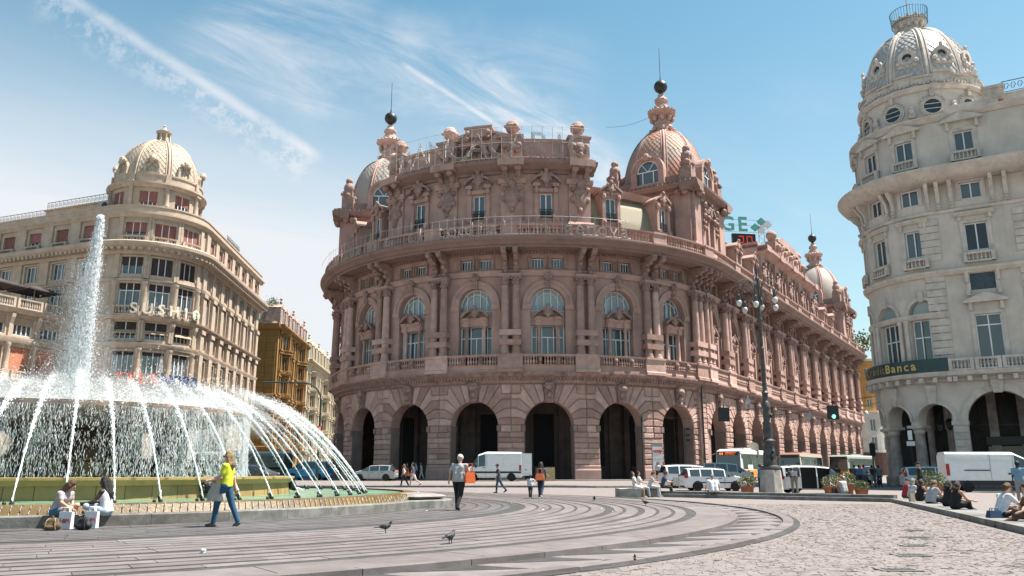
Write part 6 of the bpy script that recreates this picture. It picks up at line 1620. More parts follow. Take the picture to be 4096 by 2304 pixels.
    mb = MB(); mb.box(6.6, 14, .75, .8, 32.95, 33.0); mb.box(6.6, 14, .75, .8, 33.9, 33.96)
    for i in range(14):
        x = 6.7 + i * .5; mb.tube([(x + .25 + (.22 - .02 * j) * cos(j), .78, 33.42 + (.4 - .04 * j) * sin(j)) for j in range(8)], .03, 4)
    tag(mb.build('roof_railing', M_BLR, root, None, False, sl, ns), kind='stuff')
    mb = MB(); mb.lathe([(r - .75, 8.6), (r - .75, 31.6), (.01, 31.7)], 0, 0, 40); mb.build('core', M_WHT, root, None, False, loc, ns)
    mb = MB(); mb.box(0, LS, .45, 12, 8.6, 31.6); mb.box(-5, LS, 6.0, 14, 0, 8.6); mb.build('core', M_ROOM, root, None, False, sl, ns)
    tag(MB(.8).mold(A0, 0, [(-7, .0), (1.6, .0), (1.6, .14), (-7, .15)]).build('pavement', M_SLAB, None, W, False, loc, ns), kind='structure')
    tag(MB().mold(0, LS, [(-7, .0), (1.6, .0), (1.6, .14), (-7, .15)]).build('pavement', M_SLAB, None, None, False, sl, ns), kind='structure')
white_block()
# ---------------------------------------------------------------- street buildings beyond
M_OCB = mat('ochre_stucco', (0.315, 0.18, 0.05), 0.85, 0.15, 0.7, 0.1, 20, streak=0.35, col2=(0.25, 0.14, 0.042))
M_OCT = mat('ochre_stone_trim', (0.27, 0.155, 0.058), 0.85, 0.25, 1.5, 0.2, 20, streak=0.4, col2=(0.28, 0.16, 0.06))
M_CRM = mat('cream_stucco', (0.42, 0.35, 0.25), 0.85, 0.12, 0.7, 0.1, 20, streak=0.35, col2=(0.46, 0.39, 0.28))
M_PNK = mat('pink_dormer_stone', (0.50, 0.36, 0.31), 0.85, 0.2, 1.5)
M_TAN = mat('tan_roof_tile', (0.36, 0.28, 0.19), 0.85, 0.25, 2.0, 0.3, 12)
def street_house(name, label, x0, y0, L, dep, zc, zr, m, mt, oriels, nb, roofm, dm):
    root = thing(name, label, 'building', (x0, y0, 0), rad(94)); bw = L / nb
    cs = [bw * (i + .5) for i in range(nb)]; rows = [(z, z + 2.5) for z in (2, 6.6, 11.0, 15.2, 19.4, 23.2) if z + 2.9 < zc]
    plain = [c for i, c in enumerate(cs) if i not in oriels]
    mb = MB(); mb.hole(0, L, 0, zc, [(c - .65, c + .65, a, b) for c in plain for a, b in rows], 0, .4); mb.build('wall', m, root)
    mb = MB(); mb.box(0, L, .45, dep, 0, zc); mb.add([(0, 0, 0), (0, .5, 0), (0, .5, zc), (0, 0, zc)], [(0, 1, 2, 3)]); mb.build('core', m, root)
    for c in plain:
        for a, b in rows:
            win(root, c, a, b, 1.3, .25, None, None, None, 2, None, None, M_GL)
            mb = MB()
            for s_ in (-1, 1): mb.box(c + s_ * .82 - .15, c + s_ * .82 + .15, -.25, 0, a - .3, b + .3)
            mb.mold(c - 1.1, c + 1.1, [(0, b + .3), (.4, b + .45), (.4, b + .6), (0, b + .6)]); mb.mold(c - 1.0, c + 1.0, [(0, a - .5), (.5, a - .4), (.5, a - .2), (0, a - .2)]); mb.build('surround', mt, root)
    for i in oriels:
        c = cs[i]; Wo = bend(1.7); st = rad(52) * 1.7
        for a, b in rows[1:]:
            mb = MB(.5); mb.hole(-rad(88) * 1.7, rad(88) * 1.7, a - 1.1, b + 1.0, [(k * st - .5, k * st + .5, a, b) for k in (-1, 0, 1)], 0, .3); mb.build('oriel', m, root, Wo, False, (c, .5, 0), 0)
            for k in (-1, 0, 1): win(root, k * st, a, b, 1.0, .2, Wo, (c, .5, 0), 0, 2, None, M_WF if k == 0 else mt, M_GL)
            for k in (-1.5, -.5, .5, 1.5): mb = MB(); mb.lathe([(.2, a - .2), (.16, a), (.14, b), (.24, b + .2)], k * st, -.1, 8); mb.build('oriel_column', mt, root, Wo, 40, (c, .5, 0), 0)
            mb = MB(.5); mb.mold(-rad(88) * 1.7, rad(88) * 1.7, [(0, b + .75), (.4, b + .9), (.5, b + 1.1), (0, b + 1.2)]); mb.build('oriel_belt', mt, root, Wo, False, (c, .5, 0), 0)
            balustrade(root, -rad(70) * 1.7, rad(70) * 1.7, a - .75, a, .3, Wo, (c, .5, 0), 0, mt, .3, .09)
    for pr in ([(-.2, zc - .5), (.3, zc - .5), (.8, zc - .1), (1.2, zc + .1), (1.2, zc + .35), (-.2, zc + .4)], [(0, 5.2), (.4, 5.3), (.5, 5.6), (0, 5.7)], [(0, 14.3), (.3, 14.4), (.3, 14.7), (0, 14.8)]):
        mb = MB(); mb.mold(-.3, L, pr); mb.build('belt', mt, root)
        mb = MB(); mb.mold(-dep, .3, pr); mb.build('belt', mt, root, None, False, None, -pi / 2).location = (0, 0, 0)
    dentil_run(root, 0, L, .8, (.25, .9, zc - .35, zc - .05, .35), None, None, None, mt, 'modillions')
    mb = MB(); mb.add([(0, .2, zc + .3), (L, .2, zc + .3), (L, 2.4, zr), (0 + 2.2, 2.4, zr), (0, dep, zc + .3), (2.2, dep, zr), (L, dep, zr)], [(0, 1, 2, 3), (0, 3, 5, 4), (3, 2, 6, 5)]); mb.build('roof', roofm, root)
    for i, c in enumerate(cs):
        mb = MB(); w = 1.0 if i % 3 else 1.5; mb.box(c - w, c + w, .1, 2.6, zc + .3, zr - .6); mb.poly([(c - w - .2, zr - .6), (c + w + .2, zr - .6), (c, zr + .3)], 2.4, -.1)
        for s_ in (-1, 1): mb.lathe([(.2, zc + .4), (.15, zr - .8), (.22, zr - .6)], c + s_ * (w - .2), 0, 8)
        if i % 3 == 0: mb.lathe([(.2, zr), (.3, zr + .6), (.12, zr + .9), (.3, zr + 1.2), (.01, zr + 1.6)], c, .3, 8)
        d = mb.build('dormer', dm, root); win(d, c, zc + .8, zr - .9, 1.0, .05, None, None, None, 2)
    # side wall courses facing the square
    for k in range(18):
        z = 1.0 + k * 1.35
        if z + 1.3 > zc - .6: break
        for j in range(3 + k % 2):
            mb = MB(); a = -.35 - j * 1.75 - (k % 2) * .0; mb.poly([(a - 1.65 + .03, z), (a, z), (a, z + 1.28), (a - 1.65 + .03, z + 1.28)], .01, -.07, .03); mb.build('stone_block', m, root, None, False, (0, 0, 0), -pi / 2)
    return root
h1 = street_house('ochre_house', 'ochre yellow house with round oriel bays and pink dormers behind the fountain', -42.2, 142, 27, 14, 27.0, 31.2, M_OCB, M_OCT, (1, 5), 7, M_TAN, M_PNK)
h2 = street_house('cream_house', 'cream house with grey glazed bays between the ochre house and the exchange', -44.4, 172, 60, 14, 24.8, 29.6, M_CRM, M_CRM, (1, 5, 9), 14, M_TAN, M_CRM)
def far_blocks():
    o = thing('round_house', 'orange round fronted house with white lower storeys beyond the long rose wing', 'building', (81.5, 190, 0), rad(-20))
    mo = mat('orange_stucco', (0.50, 0.255, 0.075), .85, .1, .8); mw = mat('white_stone', (.60, .57, .52), .8, .12, .8); Wc = bend(6.5)
    for m, z0, z1, of, rows in ((mw, 0, 14.5, .5, ((6, 9), (10.3, 13))), (mo, 14.5, 26.6, 0, ((15.6, 17.6), (19.2, 21.2), (22.8, 24.6)))):
        mb = MB(1.0); cs = [rad(-80 + 26 * i) * 6.5 for i in range(7)]
        mb.hole(-rad(100) * 6.5, rad(100) * 6.5, z0, z1, [(c - .6, c + .6, a, b) for c in cs for a, b in rows], -of, -of + .4); mb.build('wall', m, o, Wc)
        for c in cs:
            for a, b in rows: win(o, c, a, b, 1.2, -of + .25, Wc, None, None, 2)
        mb = MB(1.0); mb.mold(-rad(100) * 6.5, rad(100) * 6.5, [(0, z1 - .3), (of + .4, z1 - .3), (of + .6, z1), (of + .6, z1 + .2), (0, z1 + .3)]); mb.build('cornice', mw, o, Wc)
    mb = MB(); mb.lathe([(6.0, 0), (6.0, 26.7), (.01, 26.8)], 0, 0, 32); mb.build('core', mo, o)
    mb = MB(1.0); mb.mold(-rad(60) * 6.5, rad(60) * 6.5, [(0, .2), (.8, .2), (.8, 5.5), (0, 5.5)]); mb.build('shop_front', mat('brown_shop', (.10, .04, .03), .5), o, Wc)
    o = thing('grey_house', 'plain grey house closing the street behind the traffic lights', 'building', (94, 214, 0), rad(-24)); mg = mat('grey_stucco', (.40, .36, .31), .85, .12, .5)
    rows = [(2 + 3.6 * k, 4.2 + 3.6 * k) for k in range(6)]; mb = MB(); cs = [-7.5 + 2.6 * i for i in range(7)]
    mb.hole(-9, 9, 0, 23.5, [(c - .6, c + .6, a, b) for c in cs for a, b in rows], 0, .4); mb.box(-9, 9, .45, 12, 0, 23.4); mb.build('wall', mg, o)
    for c in cs:
        for a, b in rows: win(o, c, a, b, 1.2, .25, None, None, None, 2)
    mb = MB(); mb.mold(-9.3, 9.3, [(0, 23.2), (.6, 23.3), (.6, 23.7), (0, 23.7)]); mb.build('cornice', mg, o)
    # ground-floor shop fronts of the beige corner house are closed by dark arcades
far_blocks()

# ---------------------------------------------------------------- rooftop signs
M_TUBE = mat('pale_neon_tube', (0.46, 0.39, 0.35), 0.4, 0.1, 5)
def signs():
    s = thing('rooftop_sign', 'huge outlined tube capital letters standing along the rose parapet', 'sign')
    Rr = RB - 1.0 + 1.7
    def pl(off, z, R_=Rr):
        def f(x): th = TH0 + (x + off) / R_; return Matrix.Translation((XC + R_ * sin(th), YC - R_ * cos(th), z)) @ Matrix.Rotation(th, 4, 'Z')
        return f
    for k in (0, 1, 2, 3):
        letters('BANCA', 4.15, 0, M_TUBE, 'tube_letter' if k == 0 else 'tube_line', s, pl(-10.6, 35.7), outline=.016, offset=-.02 - .11 * k, width=2.42)
        letters('CARIGE', 4.15, 0, M_TUBE, 'tube_letter' if k == 0 else 'tube_line', s, pl(1.6, 35.7), outline=.016, offset=-.02 - .11 * k, width=2.42) if False else letters('CARIG', 4.15, 0, M_TUBE, 'tube_letter' if k == 0 else 'tube_line', s, pl(1.7, 35.7), outline=.016, offset=-.02 - .11 * k, width=2.25)
    mb = MB(); x = -14.2
    while x < 13.4:
        th = TH0 + x / Rr
        for q, rr in ((0, .02),): mb.tube([(XC + Rr * sin(th), YC - Rr * cos(th), 35.4), (XC + Rr * sin(th), YC - Rr * cos(th), 39.3)], .022, 4)
        x += 1.15
    for z in (35.6, 39.25, 37.4): mb.tube([(XC + Rr * sin(TH0 + (-14.2 + i * .92) / Rr), YC - Rr * cos(TH0 + (-14.2 + i * .92) / Rr), z) for i in range(31)], .02, 4)
    for i in range(6):
        for j in range(2):
            th = TH0 + (-13.9 + i * .35) / Rr; mb.tube([(XC + Rr * sin(th), YC - Rr * cos(th), 36.0 + j), (XC + Rr * sin(th + .06), YC - Rr * cos(th + .06), 37.3 + j)], .02, 4)
    tag(mb.build('frame', M_STEEL, s), kind='stuff')
    s = thing('neon_sign', 'tube lettering and wires in front of the main balustrade of the rose rotunda', 'sign'); R2 = RB + 3.0
    for txt, off in (('isbaimic', -20.0), ('cl too', -7.6), ('dial', -.5), ('n genova', 7.6)):
        for k in (0, 1): letters(txt, 2.15, 0, M_TUBE, 'tube_letter' if k == 0 else 'tube_line', s, pl(off, 25.95, R2), outline=.022, offset=-.02 - .07 * k, width=1.28)
    mb = MB(); x = -24.0
    while x < 18:
        th = TH0 + x / R2; mb.tube([(XC + R2 * sin(th), YC - R2 * cos(th), 25.75), (XC + R2 * sin(th), YC - R2 * cos(th), 28.0 + rnd.uniform(-.2, .3))], .018, 4); x += .9
    for z in (25.95, 27.9): mb.tube([(XC + R2 * sin(TH0 + (-30 + i) / R2), YC - R2 * cos(TH0 + (-30 + i) / R2), z) for i in range(49)], .018, 4)
    tag(mb.build('frame', M_STEEL, s), kind='stuff')
    # temperature display on the wing roof
    p = S0 + TD * 37 + Vector((-sin(THT), cos(THT))) * 9
    s = thing('clock_sign', 'sea green capital letters with diamonds above a digital 29 display on rose roof', 'sign', (p.x + 2.6, p.y, 36.2), rad(8))
    mg = mat('sea_green_letter', (.12, .42, .36), .5)
    letters('GE', 3.6, .1, mg, 'sign_letter', s, lambda x: Matrix.Translation((x - 3.4, 0, 5.6)), width=2.7, offset=.06)
    for i, (dx, dz, m) in enumerate(((2.9, 6.3, mg), (4.1, 7.4, mg), (4.0, 6.0, mat('white_panel', (.7, .7, .68))), (5.2, 6.9, mat('white_panel', (.7, .7, .68))))):
        mb = MB(); mb.poly([(dx, dz - .75), (dx + .85, dz), (dx, dz + .75), (dx - .85, dz)], .1, -.1); mb.build('diamond', m, s)
    mb = MB(); mb.box(-1.3, 2.9, 0, .5, 1.9, 5.1); mb.build('display', mat('display_black', (.012, .012, .014), .4), s)
    mr = emis('red_segment', (1.0, .07, .03), .35)
    segs = {'2': 'abged', '9': 'abcdfg'}
    geo = {'a': (-.35, .35, .9, 1.0), 'g': (-.35, .35, -.05, .05), 'd': (-.35, .35, -1.0, -.9), 'b': (.35, .45, 0, 1), 'c': (.35, .45, -1, 0), 'f': (-.45, -.35, 0, 1), 'e': (-.45, -.35, -1, 0)}
    for ch, cx in (('2', .2), ('9', 1.75)):
        for q in segs[ch]: a, b, c, d = geo[q]; mb = MB(); mb.box(cx + a * 1.1, cx + b * 1.1, -.06, 0, 3.5 + c * 1.15, 3.5 + d * 1.15); mb.build('segment', mr, s)
    mb = MB()
    for z in (5.4, 6.6, 7.6): mb.box(-4, 6, .1, .16, z, z + .06)
    for x in (3.6, 4.6): mb.tube([(x, .2, 0), (x, .2, 7.6)], .06, 4)
    for i in range(9): mb.tube([(3.6 + (i % 2), .2, i * .8), (4.6 - (i % 2), .2, (i + 1) * .8)], .04, 4)
    mb.box(-3, 5, -.5, 1.5, -4, 0); mb.box(-1.2, 2.8, .1, .4, 0, 2); mb.build('frame', M_STEEL, s)
signs()

# ---------------------------------------------------------------- street furniture
def lamp_post():
    x, y = 14.75, 46.6; g = gz(x, y)
    o = thing('street_lamp', 'tall ornate iron lamp post with six white globes on a stone pedestal', 'street lamp', (x, y, g), .35); o.scale = (.74, .74, .965)
    mp = mat('pale_pedestal_stone', (.50, .465, .41), .8, .2, 2, .2, 30, streak=.3); mi = mat('grey_green_iron', (.075, .080, .078), .5, .3, 4, .2, 20)
    for i, (z0, z1) in enumerate(((0, .45), (.45, 1.0), (1.0, 1.45))):
        mb = MB(); mb.lathe([(.92 - .05 * i, z0), (.88 - .05 * i, z1 - .004)], 0, 0, 8, a0=pi / 8, a1=2 * pi + pi / 8); mb.build('pedestal_stone', mp, o)
    mb = MB(); mb.lathe([(.74, 1.45), (.78, 1.55), (.74, 1.66), (.52, 1.72), (.46, 2.4), (.36, 2.95), (.52, 3.05), (.56, 3.15), (.34, 3.25), (.33, 3.45), (.38, 3.6), (.34, 4.1), (.37, 4.2), (.25, 4.3), (.29, 4.7), (.24, 5.0), (.34, 5.1), (.3, 5.4), (.2, 5.5), (.22, 5.9), (.27, 6.0), (.17, 6.1), (.15, 8.6), (.2, 8.7), (.13, 8.8), (.12, 10.4), (.18, 10.5), (.13, 10.7), (.14, 13.0), (.2, 13.1), (.08, 13.3), (.11, 13.5), (.14, 13.7), (.05, 13.95), (.01, 14.2)], 0, 0, 14); mb.build('post', mi, o, smooth=40)
    mb = MB(); mb.ball((-.1, -.44, 2.2), .16, 6, sz=1.4); mb.ball((.12, -.4, 4.6), .13, 6); mb.ball((0, -.46, 2.5), .12, 5); mb.tube([(.3 + .14 * cos(t * .6), -.44, 2.25 + .18 * sin(t * .6)) for t in range(11)], .025, 5); mb.build('emblem', M_IRON, o, smooth=50)
    for i in range(6):
        a = i * pi / 3 + .25; R_ = 1.55 if i % 2 else 1.75; arm = MB()
        pts = [(0.1, 11.6), (.25, 12.3), (.55, 12.85), (1.0, 13.05), (R_ - .1, 12.85), (R_ + .1, 12.45), (R_, 12.15), (R_ - .25, 12.1), (R_ - .32, 12.35), (R_ - .15, 12.5)]
        arm.tube([(p * sin(a), -p * cos(a), z) for p, z in pts], .035, 5)
        pts = [(.15, 11.4), (.5, 11.5), (.75, 11.9), (.6, 12.3), (.3, 12.2), (.35, 11.95)]; arm.tube([(p * sin(a), -p * cos(a), z) for p, z in pts], .028, 5)
        pts = [(.6, 12.85), (.9, 12.55), (1.2, 12.6), (1.15, 12.85)]; arm.tube([(p * sin(a), -p * cos(a), z) for p, z in pts], .022, 4)
        zd = 11.5 - (.25 if i % 2 else 0); arm.tube([((R_ - .15) * sin(a), -(R_ - .15) * cos(a), 12.2), ((R_ - .15) * sin(a), -(R_ - .15) * cos(a), zd + .3)], .025, 5)
        arm.lathe([(.05, zd + .62), (.13, zd + .5), (.15, zd + .18)], (R_ - .15) * sin(a), -(R_ - .15) * cos(a), 8); ao = arm.build('arm', mi, o)
        gb = MB(); gb.lathe([(.16, zd + .18), (.22, zd + .09), (.21, zd - .04), (.14, zd - .15), (.04, zd - .2), (.01, zd - .21)], (R_ - .15) * sin(a), -(R_ - .15) * cos(a), 12); gb.build('globe', mat('white_globe', (.6, .59, .57), .3), ao, smooth=60)
lamp_post()
def traffic_light(label, x, y, lit, arm, zh, aim=0):
    g = gz(x, y); o = thing('traffic_light', label, 'traffic light', (x, y, g), aim); mi = mat('dark_green_iron', (.02, .035, .032), .5)
    mb = MB()
    if arm:
        mb.tube([(0, 0, 0), (0, 0, 7.6)] + [(-1.7 + 1.7 * cos(t), 0, 7.6 + 1.7 * sin(t)) for t in (.4, .8, 1.2, 1.57)] + [(-5.5, 0, 9.25)], [.11, .1] + [.08] * 5, 8)
    else: mb.tube([(0, 0, 0), (0, 0, zh + .6)], .07, 8)
    mb.build('post', mi, o)
    hx = .0 if arm else 0; mb = MB(); mb.box(hx - .22, hx + .22, -.45, -.1, zh - .5, zh + .5); h = mb.build('signal_head', M_IRON, o)
    mb = MB()
    for i in range(3): mb.tube([(hx, -.45, zh + .32 - .32 * i), (hx, -.62, zh + .32 - .32 * i)], [.15, .15], 10, cap=False)
    mb.build('visor', M_IRON, h)
    cols = ((1, .05, .03), None, (.1, 1, .45))
    for i in range(3):
        mb = MB(); mb.ball((hx, -.47, zh + .32 - .32 * i), .12, 8, sy=.4)
        m = emis('signal_' + ('red' if i == 0 else 'green'), cols[i], 3.0) if (lit == 'red' and i == 0) or (lit == 'green' and i == 2) else mat('dark_lens', (.02, .02, .02), .3)
        mb.build('lens', m, h, smooth=60)
    return o
traffic_light('traffic light showing red on a curved arm mast before the arcade', -18.6, 78, 'red', True, 4.6, rad(15))
traffic_light('dark traffic light on a post beside the white arcade columns', 29.5, 66.5, None, False, 3.0, rad(-20))
def hung_light(label, px, py, Y, lit):
    r = cam_ray(px, py); t = Y / r.y; p = (r.x * t, Y, 1.3 + r.z * t)
    o = thing('hanging_traffic_light', label, 'traffic light', p)
    mb = MB(); mb.box(-.42, .42, -.1, .15, -.55, .55); h = mb.build('signal_head', M_IRON, o); mb = MB(); mb.tube([(0, 0, .5), (0, 0, .75)], .04, 6); mb.build('hanger', M_IRON, o)
    if lit: mb = MB(); mb.ball((0, -.12, -.32), .14, 8, sy=.5); mb.build('lens', emis('signal_green', (.1, 1, .45), 3.0), h)
hung_light('green traffic light hung on wires across the street', 833, 412.5, 64, True)
hung_light('unlit backing board of a light hung on wires before the corner pier', 724, 414.5, 64, False)
def wires():
    def P(px, py, Y): r = cam_ray(px, py); t = Y / r.y; return Vector((r.x * t, Y, 1.3 + r.z * t))
    for k, (a, b, sag) in enumerate((((664, 417, 84), (833, 407, 64), .5), ((833, 407, 64), (880, 402, 66), .2), ((675, 407, 85), (876, 396, 67), .6), ((340, 405, 100), (430, 398, 88), .3), ((606, 127, 100), (648, 118, 99), .4))):
        A, B = P(*a), P(*b); mb = MB(); mb.tube([A + (B - A) * (i / 12) - Vector((0, 0, sag * 4 * (i / 12) * (1 - i / 12))) for i in range(13)], .022, 4)
        o = mb.build('overhead_wire', M_IRON); tag(o, ['thin cable slung from arcade to hanging green light', 'thin cable from hanging green light to white house', 'upper cable slung across before the rose wing', 'thin cable crossing before the exchange arcade end', 'thin cable between rooftop sign and red dome lantern'][k], 'cable')
    for i, (px, py, Y) in enumerate(((748, 401, 68), (769, 414, 74), (866, 413, 90), (810, 416, 76))):
        p = P(px, py, Y); o = thing('hanging_lamp', 'small bell shaped lamp hung over the street', 'lamp', p, 0, 'lamps hung over the street'); mb = MB(); mb.lathe([(.05, .5), (.06, .25), (.2, .1), (.28, -.1)], 0, 0, 10); mb.build('shade', M_STEEL, o); mb = MB(); mb.ball((0, 0, -.1), .2, 6); mb.build('bulb', mat('white_globe', (.6, .59, .57), .3), o); mb = MB(); mb.tube([(0, 0, .4), (0, 0, 2.4)], .015, 4); mb.build('wire', M_IRON, o)
wires()
def posters():
    x, y = 14.2, 79.5; g = gz(x, y) + .05
    o = thing('poster_board', 'white poster board with red and black lettering before the arcade pier', 'sign', (x, y, g), rad(12))
    mb = MB(); mb.box(-.55, .55, -.05, .08, .9, 3.4); mb.box(-.6, .6, -.06, .1, 3.25, 3.5); mb.build('board', mat('sign_grey', (.3, .3, .3), .6), o); mb = MB(); mb.box(-.5, .5, -.075, -.04, .95, 3.2); mb.build('poster', mat('white_poster', (.78, .77, .76), .6), o)
    for s_ in (-1, 1): mb = MB(); mb.box(s_ * .5 - .04, s_ * .5 + .04, -.03, .05, 0, .95); mb.build('leg', M_IRON, o)
    letters('coop', .50, .01, mat('coop_red', (.62, .03, .03), .5), 'poster_letter', o, lambda q: Matrix.Translation((q - .46, -.085, 2.65)), width=.23, offset=.022)
    letters('piano superiore', .12, .005, M_IRON, 'poster_letter', o, lambda q: Matrix.Translation((q - .42, -.085, 2.0)), width=.055)
    mb = MB(); mb.lathe([(.15, -.01), (.17, 0), (.15, .01)], 0, 0, 14); c = mb.build('arrow_disc', M_IRON, o); c.matrix_local = Matrix.Translation((0, -.085, 1.55)) @ Matrix.Rotation(pi / 2, 4, 'X'); mb = MB(); mb.poly([(0, .1), (.09, 0), (.03, 0), (.03, -.1), (-.03, -.1), (-.03, 0), (-.09, 0)], -.02, -.04); mb.build('arrow', mat('white_poster', (.78, .77, .76)), o).location = (0, -.085, 1.55)
    o = thing('sign_post', 'thin dark green post with small sign plates near the white poster board', 'sign post', (17.2, 80.5, gz(17, 80)), 0); mb = MB(); mb.tube([(0, 0, 0), (0, 0, 5.2)], .06, 6); mb.build('post', mat('dark_green_iron', (.02, .035, .032), .5), o)
    for z in (4.9, 4.3, 3.8): mb = MB(); mb.box(.1, .5, -.02, .02, z, z + .25); mb.build('plate', M_IRON, o)
    o = thing('bus_stop_sign', 'cream rounded bus stop sign on a post beside the bus', 'sign', (25.0, 84, gz(25, 84)), 0); mb = MB(); mb.tube([(0, 0, 0), (0, 0, 3.6)], .05, 6); mb.build('post', M_IRON, o); mb = MB(); mb.poly([(-.5, 2.3), (.5, 2.3), (.5, 3.5)] + [(.5 * cos(t), 3.5 + .35 * sin(t)) for t in (.5, 1, 1.57, 2.1, 2.6)] + [(-.5, 3.5)], -.05, -.1); mb.build('plate', mat('cream_plate', (.60, .55, .45)), o)
    o = thing('sign_post', 'thin bare post in front of the rusticated pier beside the white poster board', 'sign post', (12.7, 79, gz(12.7, 79)), 0); mb = MB(); mb.tube([(0, 0, 0), (0, 0, 6.2)], .055, 6); mb.build('post', M_IRON, o); mb = MB(); mb.box(-.09, .09, -.07, -.04, 5.6, 6.1); mb.build('plate', M_IRON, o)
    o = thing('notice_sign', 'small white notice plates on the white arcade column', 'sign', (31.6, 64.2, 3.3), rad(-40)); mb = MB(); mb.box(-.16, .16, -.03, 0, 0.45, 1.2); mb.build('plate', mat('white_poster', (.78, .77, .76)), o); mb = MB(); mb.box(-.3, .3, -.03, 0, 0, .35); mb.build('plate', mat('white_poster', (.78, .77, .76)), o); mb = MB(); mb.box(-.02, .02, 0, .06, -3.2, 1.2); mb.build('post', M_IRON, o)
    o = thing('cardboard_box', 'yellowish cardboard boxes stacked behind the white van', 'box', (3.6, 77, gz(3, 77)), .1)
    for i in range(3): mb = MB(); mb.box(-.4, .4, -.3, .3, i * .42, i * .42 + .41); mb.build('carton', mat('cardboard', (.48, .38, .2), .9, .1, 3), o)
posters()
M_LEAF = mat('shrub_leaf', (.075, .105, .022), .55, .4, 6, col2=(.13, .145, .04))
M_TERRA = mat('terracotta', (.42, .145, .07), .85, .2, 4, .1, 30)
def planter(x, y, label, flowers=True, s=1.0, grp=None):
    g = gz(x, y); o = thing('flower_planter', label, 'planter', (x, y, g), rnd.uniform(-.2, .2)); G = np.random.default_rng(int(x * 10))
    k = .44 * s; mb = MB(); mb.add([(-k * .8, -k * .8, 0), (k * .8, -k * .8, 0), (k * .8, k * .8, 0), (-k * .8, k * .8, 0), (-k, -k, .62 * s), (k, -k, .62 * s), (k, k, .62 * s), (-k, k, .62 * s)], [(0, 1, 5, 4), (1, 2, 6, 5), (2, 3, 7, 6), (3, 0, 4, 7), (4, 5, 6, 7)])
    mb.box(-k - .04, k + .04, -k - .04, k + .04, .55 * s, .66 * s); mb.build('pot', M_TERRA, o)
    lf = MB(); fl = MB()
    for i in range(1100):
        d = G.normal(size=3); d /= np.linalg.norm(d); rr = .30 + .34 * G.random() ** .5; c = np.array([d[0] * rr * 1.15, d[1] * rr * 1.15, .98 + d[2] * rr * .75]) * s
        if c[2] < .62 * s: continue
        a, b = G.normal(size=3), G.normal(size=3); a /= np.linalg.norm(a); b = np.cross(a, b); b /= np.linalg.norm(b); w = .05 * s
        (fl if flowers and i % 7 == 0 else lf).add([tuple(c - a * w), tuple(c + b * w * .5), tuple(c + a * w), tuple(c - b * w * .5)], [(0, 1, 2, 3)])
    st = MB()
    for i in range(9): a = i * .7; st.tube([(.1 * cos(a), .1 * sin(a), .55 * s), (.35 * s * cos(a), .35 * s * sin(a), 1.1 * s)], .012, 4)
    st.build('stem', mat('woody_stem', (.10, .07, .04), .9), o); tag(lf.build('leaves', M_LEAF, o), kind='stuff')
    if flowers: tag(fl.build('flowers', mat('pale_petal', (.72, .60, .56), .7), o), kind='stuff')
planter(13.15, 45.9, 'white flowering shrub in terracotta pot beside the silver wheeled white car', True, .78); planter(17.4, 44.6, 'flowering shrub in terracotta pot before the white car with open doors', True, .78)
planter(18.9, 44.4, 'green shrub in terracotta pot behind the woman in grey vest', False, .6); planter(19.7, 48.5, 'leafy green shrub near the standing group by the traffic light', False, .9)
planter(20.1, 39.4, 'bushy green shrub behind the curly haired woman on the ledge', False, .95)
def roof_plants():
    for (x, y, z, s, lab) in ((-44.0, 143.5, 31.0, 1.1, 'dark green shrub on the roof of the ochre house'), (76.2, 171, 27.5, 2.4, 'green shrub overhanging the far roof of the rose wing')):
        o = thing('roof_shrub', lab, 'shrub', (x, y, z)); G = np.random.default_rng(int(y)); lf = MB()
        for i in range(500):
            c = G.normal(size=3) * [.6, .6, .42] * s + [0, 0, .5 * s]; a, b = G.normal(size=3), G.normal(size=3); a /= np.linalg.norm(a); b = np.cross(a, b); b /= np.linalg.norm(b); w = .12 * s
            lf.add([tuple(c - a * w), tuple(c + b * w * .6), tuple(c + a * w), tuple(c - b * w * .6)], [(0, 1, 2, 3)])
        tag(lf.build('leaves', M_LEAF, o), kind='stuff'); st = MB(); st.tube([(0, 0, -.6), (0.1, 0, .6 * s)], .06, 5); st.build('stem', mat('woody_stem', (.10, .07, .04), .9), o)
roof_plants()
